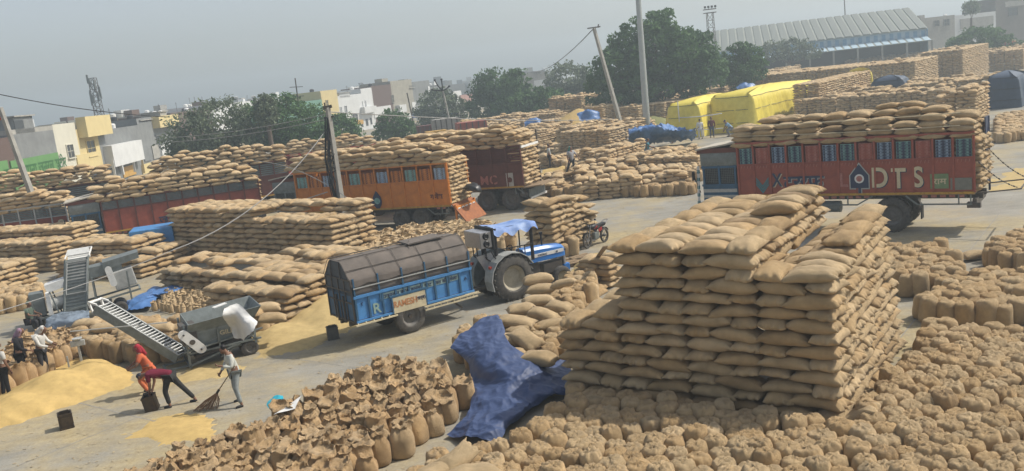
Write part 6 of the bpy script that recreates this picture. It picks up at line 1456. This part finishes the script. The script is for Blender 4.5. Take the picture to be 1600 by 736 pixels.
# ================================================================== LONG BLUE SHED
r0_ = Vector((94.5, 196, 0)); l0 = Vector((32, 212, 0)); d = (l0-r0_).normalized(); L = (l0-r0_).length; nrm = Vector((-d.y, d.x, 0))
if nrm.x < 0: nrm = -nrm     # away from the yard
rt = empty('storage_shed', r0_, math.atan2(d.y, d.x), 'very long shed with ribbed pale roof and blue striped clerestory', 'shed')
sg_ = 1 if (Matrix.Rotation(math.atan2(d.y, d.x), 4, 'Z') @ Vector((0, 1, 0))).dot(nrm) > 0 else -1
M_ROOF = mat('pale_ribbed_roof', (.34, .36, .31), .7, noise_scale=.3, col2=(.25, .27, .24)); M_ROOFD = mat('dark_roof_rib', (.2, .22, .2), .7); M_SHB = mat('shed_blue', (.16, .34, .5), .6, noise_scale=.5); M_SHW = mat('shed_pale_blue', (.42, .55, .63), .6, noise_scale=.5)
Y_ = lambda v: v*sg_
W1 = 19.; 
b = MB(); b.poly([(0, Y_(0), 8.5), (L, Y_(0), 8.5), (L, Y_(W1), 13.6), (0, Y_(W1), 13.6)], vec=(0, 0, .12)); b.build('roof_slope', M_ROOF, rt)
b = MB(); b.poly([(0, Y_(2*W1), 8.5), (L, Y_(2*W1), 8.5), (L, Y_(W1), 13.6), (0, Y_(W1), 13.6)], vec=(0, 0, .12)); b.build('roof_slope', M_ROOF, rt)
n = 34; me = None
for i in range(n):
    x = (i+.5)*L/n
    if me is None: b = MB(); b.poly([(-.7, Y_(-.1), 8.66), (.7, Y_(-.1), 8.66), (.7, Y_(W1), 13.76), (-.7, Y_(W1), 13.76)], vec=(0, 0, .1)); o_ = b.build('roof_sheet', M_ROOFD, rt); me = o_.data
    else: o_ = link('roof_sheet', me, None, rt)
    o_.location = (x, 0, 0)
b = MB(); b.box((L/2, Y_(.6), 7.6), (L, .2, 1.8)); b.build('clerestory', M_SHW, rt)
me = None
for i in range(40):
    x = (i+.5)*L/40
    if me is None: b = MB(); b.box((0, Y_(.46), 7.55), (L/40*.48, .1, 1.3)); o_ = b.build('vent_panel', M_SHB, rt); me = o_.data
    else: o_ = link('vent_panel', me, None, rt)
    o_.location = (x, 0, 0)
b = MB(); b.poly([(0, Y_(-4), 5.9), (L, Y_(-4), 5.9), (L, Y_(.6), 6.8), (0, Y_(.6), 6.8)], vec=(0, 0, .1)); b.build('lower_roof', M_ROOF, rt)
me = None
for i in range(40):
    if me is None: b = MB(); b.poly([(-.6, Y_(-4.05), 6.03), (.6, Y_(-4.05), 6.03), (.6, Y_(.5), 6.93), (-.6, Y_(.5), 6.93)], vec=(0, 0, .06)); o_ = b.build('lower_sheet', M_SHW, rt); me = o_.data
    else: o_ = link('lower_sheet', me, None, rt)
    o_.location = ((i+.5)*L/40, 0, 0)
b = MB(); b.poly([(-.05, Y_(0), 0), (-.05, Y_(2*W1), 0), (-.05, Y_(2*W1), 8.4), (-.05, Y_(W1), 13.5), (-.05, Y_(0), 8.4)], vec=(.1, 0, 0)); b.build('gable_wall', M_SHB, rt)
b = MB(); b.box((L/2, Y_(8), 3.2), (L, .3, 6.4)); b.build('inner_wall', M_STEEL, rt)
for i in range(14): b = MB(); b.box((i*L/13, Y_(-3.9), 2.95), (.35, .35, 5.9)); b.build('column', M_CONC, rt)
# ================================================================== POLES, MASTS, WIRES
def pole(base, top, r1, r2, name, label, m=M_CONC, cat='pole', square=False):
    base = Vector(base); top = Vector(top); r = empty(name, base, 0, label, cat)
    b = MB()
    if square:
        d_ = (top-base); b.tube((0, 0, 0), d_, r1*1.3, r2*1.3, 4)
    else: b.tube((0, 0, 0), top-base, r1, r2, 14)
    b.build('shaft', m, r); return r, top-base
M_GALV = mat('galvanised_steel', (.40, .43, .43), .5, .3, noise_scale=2, var=.12)
gb = g(1012, 212); r, t = pole(gb, at(997, -6, gb.y), .42, .30, 'light_mast', 'thick tall galvanised steel mast in front of the big tree', M_GALV, 'mast')
tp = gb+t; b = MB(); b.tube(t, t+Vector((0, 0, 6)), .3, .2, 14); b.build('upper_shaft', M_GALV, r)
b = MB(); b.lathe([(.9, 6), (1.1, 6.05), (1.1, 6.2), (.9, 6.25), (.9, 6)], t, 'Z', 20)
for i in range(8): a = math.pi/4*i; b.box(t+Vector((math.cos(a)*1.2, math.sin(a)*1.2, 6.1)), (.4, .4, .3), rz=a)
b.build('lamp_ring', M_STEEL, r)
gb = g(974, 208); r, t = pole(gb, at(928, 44, gb.y), .24, .17, 'leaning_pole', 'leaning concrete pole left of the steel mast', M_CONC, 'pole', True)
b = MB(); b.bar(t+Vector((-.8, 0, .05)), t+Vector((.8, 0, .1)), .14); b.tube(t+Vector((.5, 0, 0)), t+Vector((.6, 0, .4)), .08); b.build('crossarm', M_STEEL, r); LPT = gb+t
cb = at(542, 372, 52.); cb.z = 0; r, t = pole(cb, at(512, 168, 52.), .17, .12, 'utility_pole', 'concrete utility pole wrapped in black cables in front of the orange lorry', M_CONC, 'pole', True); CPT = cb+t
b = MB(); b.bar(t+Vector((-.25, 0, 0)), t+Vector((.25, 0, .05)), .12, .18); b.bar(t*.93+Vector((-.3, 0, 0)), t*.93+Vector((.3, 0, .0)), .08); b.tube(t+Vector((-.15, 0, 0)), t+Vector((-.15, 0, .3)), .04); b.build('crossarm', M_STEEL, r)
b = MB()
for i in range(9):
    o1 = Vector((R_.uniform(-.35, -.1), R_.uniform(-.2, -.1), 0)); pts = [t*.93+o1*.5, t*.62+o1*1.8, t*.45+o1*1.5, t*.25+o1, t*.04+o1*.6]; b.path([p+Vector((R_.uniform(-.1, .1), 0, 0)) for p in pts], .028, 4)
for i in range(10): q = t*R_.uniform(.4, .7)+Vector((-.25, -.15, 0)); b.path([q+Vector((R_.uniform(-.25, .3), R_.uniform(-.1, .1), R_.uniform(-.5, .5))) for _ in range(4)], .02, 4)
b.build('cable_bundle', M_BLACK, r)
lb = Vector((-31.4, 60.6, 0)); r, t = pole(lb, at(0, 168, 60.), .2, .13, 'leaning_pole', 'pale pole leaning left at the left photo edge', M_CONC, 'pole', True); LFT = lb+t
b = MB(); b.box(t*.94+Vector((-.1, 0, 0)), (.3, .05, .4)); b.build('red_sign', M_REDP, r)
b = MB(); b.bar(g(85, 392, 0)-lb, g(72, 330, 2.2)-lb, .1); b.build('stay', M_LGREY, r)
gb = g(771, 198); r, t = pole(gb, at(759, 124, gb.y), .2, .14, 'street_pole', 'pale pole in front of the green trees', M_CONC, 'pole')
gb = g(700, 200, 0); gb = at(706, 190, 120); gb.z = 0; r, t = pole(gb, at(692, 142, 120), .16, .12, 'electric_pole', 'electric pole with branching insulator arms above the dark tree', M_CONC, 'pole')
b = MB()
for (x, z) in ((-1.4, .3), (-.9, 1.5), (-.0, 1.5), (.9, .5)): b.path([t, t+Vector((x*.6, 0, z*.45)), t+Vector((x, 0, z))], .09, 6); b.lathe([(.001, -.15), (.15, -.1), (.15, .1), (.001, .15)], t+Vector((x, 0, z)), 'Z', 8)
b.build('insulator_arms', M_BLACK, r)
gb = at(647, 182, 140); gb.z = 0; r, t = pole(gb, at(636, 145, 140), .12, .1, 'street_pole', 'thin dark pole in front of the beige house', M_STEEL, 'pole')
gb = at(466, 170, 110); gb.z = 0; r, t = pole(gb, at(461, 122, 110), .1, .07, 'antenna_mast', 'thin antenna mast with crossbars over the left trees', M_STEEL, 'mast')
b = MB()
for k, z in enumerate((.9, .8, .7)): b.bar(t*z+Vector((0, 0, 0))+Vector((-.8, 0, .1)), t*z+Vector((.8, 0, 0)), .07)
b.build('crossbars', M_STEEL, r)
def lattice(base, top, w0, w1, label, n=12, head=None, name='lattice_tower', th=.07):
    base = Vector(base); top = Vector(top); r = empty(name, base, 0, label, 'tower'); t = top-base; b = MB()
    def c(k, s): f_ = k/n; w = (w0*(1-f_)+w1*f_)/2; return t*f_+Vector((w*s[0], w*s[1], 0))
    cs = ((1, 1), (-1, 1), (-1, -1), (1, -1))
    for k in range(n):
        for i in range(4):
            b.bar(c(k, cs[i]), c(k+1, cs[i]), th); b.bar(c(k, cs[i]), c(k+1, cs[(i+1) % 4]), th*.7); b.bar(c(k+1, cs[i]), c(k+1, cs[(i+1) % 4]), th*.7)
    b.build('lattice', M_STEEL, r); return r, t
bs = at(1112, 60, 160); tp = at(1109, 20, 160); bs.z = 0; r, t = lattice(bs, tp, 1.6, 1., 'floodlight tower rising behind the big tree', 12)
for k, z in enumerate((.0, .6)):
    b = MB(); b.box(t+Vector((0, 0, z)), (2.1, 1.2, .12)); b.build('platform', M_STEEL, r)
for x in (-.9, -.3, .3, .9): b = MB(); b.box(t+Vector((x, -.5, 1.0)), (.35, .2, .35)); b.bar(t+Vector((x, -.5, .6)), t+Vector((x, -.5, .9)), .06); b.build('floodlight', M_BLACK, r)
bs = at(158, 190, 170); tp = at(144, 122, 170); bs.z = 0; r, t = lattice(bs, tp, 1.5, 1.1, 'telecom lattice tower hung with antennas above the left houses', 16, th=.1)
b = MB()
for i in range(16): q = t*R_.uniform(.72, 1.0); a = R_.uniform(0, 6.28); b.box(q+Vector((math.cos(a)*.9, math.sin(a)*.9, 0)), (.22, .22, 1.6))
b.build('antennas', M_GREYM, r)
bs = at(1322, 40, 230); bs.z = 0; r, t = pole(bs, at(1319, -4, 230), .2, .12, 'radio_mast', 'thin mast rising above the long shed roof', M_STEEL, 'mast')
bs = at(595, 160, 420); bs.z = 0; r, t = lattice(bs, at(563, 130, 420), 2.4, 1.6, 'faint hazy telecom tower far behind the white houses', 10, th=.3)
def wire(a, c, sag, label, r=.018, m=M_BLACK, n=14):
    a = Vector(a); c = Vector(c); b = MB()
    b.path([a.lerp(c, i/n)-Vector((0, 0, 4*sag*(i/n)*(1-i/n))) for i in range(n+1)], r, 5); o = b.build('overhead_wire', m); tag(o, label, 'wire'); return o
M_WIRE = mat('grey_cable', (.3, .3, .29), .6)
wire(at(-40, 139, 55), at(265, 183, 66), .3, 'black wire crossing the sky at upper left', .03)
wire(LPT, at(820, 112, 260), 2., 'wire from the leaning pole top down to the far houses', .06)
for k, (y1_, y2_) in enumerate(((215, 180), (222, 188))):
    wire(at(268, y1_, 62), at(512, y2_-2, 52), .2, f'{["upper", "lower"][k]} of two pale wires over the left trees', .02, M_WIRE)
wire(at(0, 395, 58), at(512, 300, 52), .8, 'pale cable sagging over the left lorries', .03, M_WIRE)
wire(at(-10, 489, 26), at(270, 391, 40), .1, 'cable running low past the left grain cleaner', .014, M_WIRE)
wire(at(270, 391, 40), at(508, 205, 52), .9, 'cable rising across the left stack to the utility pole', .024, M_WIRE)
wire(at(400, 252, 56), at(560, 322, 51), -.6, 'short cable hanging from the utility pole', .02, M_WIRE)
wire(at(515, 175, 52), at(960, 186, 100), .3, 'thin wire level with the distant stacks', .03, M_WIRE)
# striped rope fence in front of the yellow tarpaulins
for k, (x, y_, hh) in enumerate(((1064, 216, 3.9), (1100, 214, 1.0))):
    r, t = pole(g(x, y_), g(x, y_)+Vector((-.05, 0, hh)), .06, .05, 'rope_post', 'thin pale post holding striped tape by the yellow tarpaulin' if k == 0 else 'short post holding striped tape near the white man', M_WHITE, 'post')
wire(g(1064, 216)+Vector((0, 0, 2.2)), g(1130, 214)+Vector((0, 0, 2.4)), .1, 'upper striped tape before the yellow tarpaulin', .05, M_WHITE)
wire(g(1050, 216)+Vector((0, 0, .9)), g(1130, 214)+Vector((0, 0, .9)), .1, 'lower striped tape before the yellow tarpaulin', .05, M_WHITE)
# ropes over the right truck load
for k, (y1_, y2_) in enumerate(((212, 196), (196, 176))):
    a = local_on_side(TR, 1152, y1_+1, 1.42); c = local_on_side(TR, 1500, y2_, 1.42); Mt = Matrix.Translation(TR.location) @ Euler(TR.rotation_euler).to_matrix().to_4x4()
    wire(Mt @ a, Mt @ c, .06, f'{["lower", "upper"][k]} rope tied along the load of the red truck', .018, M_CREAM)
# ================================================================== TREES
def leafmat(nm, c):
    m = bpy.data.materials.new(nm); m.use_nodes = True; n = m.node_tree; b = n.nodes['Principled BSDF']; b.inputs['Roughness'].default_value = .7; b.inputs['Specular IOR Level'].default_value = .2
    at_ = n.nodes.new('ShaderNodeAttribute'); at_.attribute_name = 'tint'; r = n.nodes.new('ShaderNodeValToRGB'); e = r.color_ramp.elements
    e[0].color = (c[0]*.55, c[1]*.6, c[2]*.6, 1); e[1].color = (c[0]*1.5, c[1]*1.4, c[2]*1.3, 1); n.links.new(at_.outputs['Fac'], r.inputs[0]); n.links.new(r.outputs[0], b.inputs['Base Color'])
    tr = n.nodes.new('ShaderNodeBsdfTranslucent'); mx = n.nodes.new('ShaderNodeMixShader'); mx.inputs[0].default_value = .22
    n.links.new(r.outputs[0], tr.inputs[0]); n.links.new(b.outputs[0], mx.inputs[1]); n.links.new(tr.outputs[0], mx.inputs[2]); n.links.new(mx.outputs[0], n.nodes['Material Output'].inputs['Surface']); return m
LM_ = {'deep': leafmat('deep_green_leaves', (.08, .155, .06)), 'mid': leafmat('mid_green_leaves', (.085, .165, .06)), 'grey': leafmat('grey_green_leaves', (.15, .19, .125)), 'olive': leafmat('olive_leaves', (.1, .13, .05))}
M_BARK = mat('bark', (.12, .09, .065), .9, noise_scale=6, bump=.4)
def tree(base, blobs, leaf, label, nleaf=9000, size=.32, seed=0, name='leafy_tree', cat='tree', trunk=.35, group='trees beyond the yard', dense=.62):
    """blobs: (dx, dy, z, rx, ry, rz) lobes relative to the foot"""
    rng = np.random.default_rng(seed); r = empty(name, base, 0, label, cat, group)
    V = []; T = []; tot = sum(b_[3]*b_[4]*b_[5] for b_ in blobs)
    C = []
    for (x, y_, z, rx, ry, rz) in blobs:
        k = max(6, int(150*(rx*ry*rz)/tot*len(blobs)**.5)); u = rng.normal(size=(k, 3)); u /= np.linalg.norm(u, axis=1)[:, None]; rr = rng.uniform(.45, 1.06, k)**.6
        cc = u*rr[:, None]*np.array([rx, ry, rz])+np.array([x, y_, z]); C.append(np.c_[cc, rng.uniform(.10, .24, k)*min(rx, rz)*1.5])
    C = np.concatenate(C); per = max(4, nleaf//len(C)); n_ = per*len(C); idx = np.repeat(np.arange(len(C)), per)
    u = rng.normal(size=(n_, 3)); u /= np.linalg.norm(u, axis=1)[:, None]; p = C[idx, :3]+u*(C[idx, 3]*rng.uniform(.3, 1, n_)**.5)[:, None]*np.array([1.2, 1.2, .8])
    p[:, 2] = np.maximum(p[:, 2], .4)
    a = rng.normal(size=(n_, 3)); a /= np.linalg.norm(a, axis=1)[:, None]; b_ = np.cross(a, rng.normal(size=(n_, 3))); b_ /= np.linalg.norm(b_, axis=1)[:, None]; s = size*rng.uniform(.5, 1.2, n_)[:, None]
    q = np.stack([p-a*s, p+b_*s*.5, p+a*s, p-b_*s*.5], axis=1).reshape(-1, 3).astype(np.float32)
    me = bpy.data.meshes.new('crown'); me.vertices.add(len(q)); me.vertices.foreach_set('co', q.ravel()); me.loops.add(len(q)); me.loops.foreach_set('vertex_index', np.arange(len(q), dtype=np.int32)); me.polygons.add(n_); me.polygons.foreach_set('loop_start', np.arange(0, len(q), 4, dtype=np.int32)); me.update(calc_edges=True)
    ti = np.clip(np.repeat(np.clip(rng.normal(.45, .16, len(C)), 0, 1)[idx]+rng.normal(0, .12, n_), 4), 0, 1).astype(np.float32); at2 = me.attributes.new('tint', 'FLOAT', 'POINT'); at2.data.foreach_set('value', ti)
    o = link('crown', me, LM_[leaf], r)
    b = MB(); top = min(b2[2] for b2 in blobs); b.tube((0, 0, -.1), (0, 0, top*.8), trunk, trunk*.7, 10)
    for (x, y_, z, rx, ry, rz) in blobs:
        b.tube((0, 0, top*.7), (x*.6, y_*.6, z*.75), trunk*.5, trunk*.25, 6)
        for k in range(4): a1 = rng.uniform(0, 6.28); b.tube((x*.6, y_*.6, z*.75), (x+math.cos(a1)*rx*.7, y_+math.sin(a1)*ry*.7, z+rng.uniform(-.3, .8)*rz), trunk*.22, .03, 5)
    b.build('trunk', M_BARK, r); return r
def tb(px, Y, z=0.): c = at(px, 150, Y); return Vector((c.x, Y, z))
c = tb(320, 105); tree(c, [(-2, 0, 5.5, 3.6, 3, 3.2), (1.4, 0, 6.8, 3.2, 3, 3.2), (-.5, 0, 3.2, 4.2, 3, 2.6), (2.8, 0, 4, 2.8, 3, 3), (-3.4, 0, 4, 2, 2, 2)], 'grey', 'broad grey green tree behind the long red lorry', 15000, .24, 1)
c = tb(425, 108); tree(c, [(-2.5, 0, 6, 2.8, 3, 2.8), (.8, 0, 6.4, 3, 3, 3.2), (3.4, 0, 5, 2.8, 3, 3), (0, 0, 3, 4.4, 3, 2.6), (5, 0, 3, 2.4, 2, 2.6), (1, 0, 8.2, 1.5, 1.5, 1.6)], 'mid', 'wide green tree with wispy top left of the utility pole', 15000, .24, 2)
c = tb(412, 104); tree(c, [(0, 0, 7.6, 1.3, 1.3, 2.0)], 'grey', 'slim upright tree sticking out between the two left trees', 2500, .22, 3)
c = tb(525, 122); tree(c, [(0, 0, 3.6, 2.6, 2, 2.3), (-1.4, 0, 5, 1.5, 1.5, 1.4)], 'mid', 'small green tree just right of the utility pole', 5000, .24, 4)
c = tb(608, 132); tree(c, [(0, 0, 3.6, 2.5, 2, 2.2), (-1.2, 0, 2.2, 2, 2, 1.6), (1.8, 0, 2.4, 1.6, 2, 1.6)], 'mid', 'round green tree in front of the brown walled house', 5500, .24, 5)
c = tb(682, 160); tree(c, [(0, 0, 4.6, 3.6, 3, 3.1), (-1.8, 0, 3, 3, 3, 2.2), (2.6, 0, 3.6, 2.6, 2, 2.6)], 'grey', 'dark grey green tree behind the electric pole', 8000, .28, 6)
c = tb(775, 155); tree(c, [(0, 0, 6.8, 3.6, 3, 3.2), (-2, 0, 4, 3, 3, 3.4), (2.8, 0, 5.2, 3.2, 3, 2.8)], 'deep', 'dark green tree at the left of the central clump', 11000, .3, 7)
c = tb(806, 150); tree(c, [(0, 0, 6.8, 2.4, 2, 3), (0, 0, 3.4, 4.2, 3, 3)], 'mid', 'taller green tree in the middle of the central clump', 8000, .3, 8)
c = tb(850, 148); tree(c, [(0, 0, 3.8, 4.2, 3, 2.4), (-3.4, 0, 3, 3.2, 3, 2.6)], 'mid', 'low spreading tree at the right of the central clump', 8500, .3, 9)
c = tb(892, 172); tree(c, [(0, 0, 6.4, 4.4, 3, 3.4), (3.2, 0, 4.4, 3.6, 3, 3), (-2, 0, 3.4, 3.4, 3, 3)], 'grey', 'grey green tree between the clump and the leaning pole', 9000, .32, 10)
c = tb(1025, 123); tree(c, [(-4.8, 0, 7.6, 4.2, 4, 3.6), (0, 0, 9.8, 4.6, 4, 4.6), (4.4, 0, 8, 4.6, 4, 4.2), (1, 0, 12.8, 2.6, 3, 2.6), (-3.4, 0, 10.8, 2.6, 3, 2.6), (-6.0, 0, 5.0, 3.6, 4, 3.2), (-1, 0, 5, 5, 4, 3), (6, 0, 5.4, 3.8, 4, 3)], 'deep', 'largest tree, tall and dense, behind the steel mast', 34000, .3, 11, trunk=.6)
c = tb(1164, 130); tree(c, [(0, 0, 5.6, 3.0, 3, 2.4), (-.6, 0, 7.8, 2.2, 2, 1.7), (1.2, 0, 7.2, 1.8, 2, 2.2), (-1.6, 0, 4.6, 2, 2, 1.6)], 'deep', 'neat rounded tree right of the largest one', 12000, .22, 12, trunk=.3)
c = tb(1236, 195); tree(c, [(-3, 0, 7.2, 3, 2, 2.4), (1.5, 0, 7.4, 3.6, 2, 2.4), (5, 0, 6.4, 2.6, 2, 1.6)], 'grey', 'sparse tree in front of the long shed', 3500, .34, 13)
c = tb(1530, 172); tree(c, [(0, 0, 4.6, 5.4, 4, 2.9), (-3.6, 0, 3.4, 4, 3, 2.4), (4, 0, 3.6, 4, 3, 2.2)], 'mid', 'broad bushy tree at the upper right over the stacks', 12000, .3, 14)
c = tb(1520, 215); tree(c, [(0, 0, 12.2, 1.9, 2, 1.6)], 'grey', 'thin tree showing above the whitish house', 900, .34, 15)
c = tb(1118, 180); tree(c, [(0, 0, 5, 4, 3, 3.4)], 'deep', 'dark shrubby tree low beside the shed end', 5000, .3, 16)
# small coloured shelters in the middle background
for (x, y_, Y, w_, d_, h_, m, lab) in ((668, 188, 125, 3.2, 2.4, 3.0, M_BRN, 'dark red shed panel before the pole'), (695, 188, 118, 3.4, 2.4, 3.9, M_CONC, 'grey boxy truck body seen end on'), (735, 190, 112, 3.6, 2.6, 3.4, M_RED, 'red truck body between the pole and the green trees')):
    c = at(x, y_, Y); r = empty('parked_truck_body', (c.x, Y, 0), .2, lab, 'truck body'); b = MB(); b.box((0, 0, h_/2+.5), (w_, d_, h_-.8)); b.build('body', m, r)
    b = MB()
    for i in range(5): b.box((-w_/2+.3+i*(w_-.6)/4, -d_/2-.04, h_/2+.5), (.12, .08, h_-.8))
    b.build('ribs', M_STEEL, r)
# red loaded truck peeking at the top right edge and a bus behind the lorries
T6 = truck(g(1588, 96), (-.93, -.36), 9., 2.6, 1.45, 4., M_REDP, 9, .4, GB, 'bright red loaded truck at the upper right corner', axles=(2., 3.3), load=4, loadname='the corner truck', wr=.6, seed=41, domes=1.2, upper='slats')
r = empty('yellow_cart', at(680, 196, 110)*1., .2, 'small yellow painted cart between the lorry loads', 'cart'); r.location.z = 0
b = MB(); b.box((0, 0, 2.7), (2.6, 2, .5)); 
for x in (-1.1, -.4, .4, 1.1): b.bar((x, -1, .3), (x, -1, 2.6), .1)
b.box((0, 0, 1.2), (2.6, 2, .6)); b.build('body', M_YEL, r); wheel('wheel', r, (-.8, -1, .35), .35, .2, lugs=0); wheel('wheel', r, (.8, -1, .35), .35, .2, lugs=0)
# ================================================================== EMIT SACKS
LIMIT = 300
def emit_all():
    ly = [(dens(q[0].translation), q) for q in LYING]
    vis = sorted([t for t in ly if t[0][0] == 0], key=lambda t: t[0][1])
    one = vis[:LIMIT]; ids = {id(t[1]) for t in one}
    seen = {}
    for q, (d, (M, tint, label, group)) in enumerate(one):
        o = bpy.data.objects.new('jute_sack', LY_HI[q % len(LY_HI)]); COL.objects.link(o); o.matrix_world = M
        if label in seen: seen[label] += 1; label = label.replace(', in the heap', '')+f', repeat {seen[label]}'
        else: seen[label] = 1
        o['tint'] = float(tint); tag(o, label, 'sack', group)
    rest = []
    for (d, it) in ly:
        if id(it) in ids: continue
        if d[1] > 260: pass
        if d[0] == 1 and d[1] > 60: continue
        rest.append((it[0], it[1], 'M' if d[1] < 62 else 'L'))
    merged(rest, {'M': LY_MID, 'L': LY_LO}, M_JGEO, 'massed_sacks', 'hundreds of jute sacks stacked and loaded all over the yard beyond', 'sacks')
    for kind, name, hi, mid, lim in (('tied', 'standing_sack', ST_HI, ST_MID, 300), ('open', 'open_sack', OP_HI, OP_MID, 300)):
        it = [(dens(q[0].translation), q) for q in STANDING if q[4] == kind]
        it = [t for t in it if not (t[0][0] == 1 and t[0][1] > 60)]
        vis = sorted([t for t in it if t[0][0] == 0 and (kind == 'tied' or t[0][1] < 36)], key=lambda t: t[0][1])[:lim]
        ids = {id(t[1]) for t in vis}
        for q, (d, (M, tint, label, group, k)) in enumerate(vis):
            o = bpy.data.objects.new(name, hi[q % len(hi)]); COL.objects.link(o); o.matrix_world = M
            o['tint'] = float(tint); tag(o, label, 'sack', group)
        rest = [(t[1][0], t[1][1], 'M' if t[0][1] < 55 else 'L') for t in it if id(t[1]) not in ids]
        merged(rest, {'M': mid, 'L': ST_LO if kind == 'tied' else ST_LO}, M_JGEO, 'massed_'+name+'s', f'{"tied" if kind=="tied" else "open-mouthed"} jute sacks standing close together in the farther blocks', 'sacks')
for me in LY_HI+ST_HI: me.materials.append(M_JOBJ)
for me in OP_HI: me.materials.append(M_OBJ2)
emit_all()
# ================================================================== HAZE
bm = MB(); bm.box((0, 400, 20), (1900, 1300, 44)); hz = bm.build('haze', None); tag(hz, 'thin pale dusty haze over the yard', kind='stuff')
hm = bpy.data.materials.new('haze_air'); hm.use_nodes = True; hn = hm.node_tree; hn.nodes.clear()
pv = hn.nodes.new('ShaderNodeVolumePrincipled'); pv.inputs['Density'].default_value = .0015; pv.inputs['Color'].default_value = (.80, .92, .98, 1); pv.inputs['Anisotropy'].default_value = .25
ho = hn.nodes.new('ShaderNodeOutputMaterial'); hn.links.new(pv.outputs[0], ho.inputs['Volume']); hz.data.materials.append(hm)
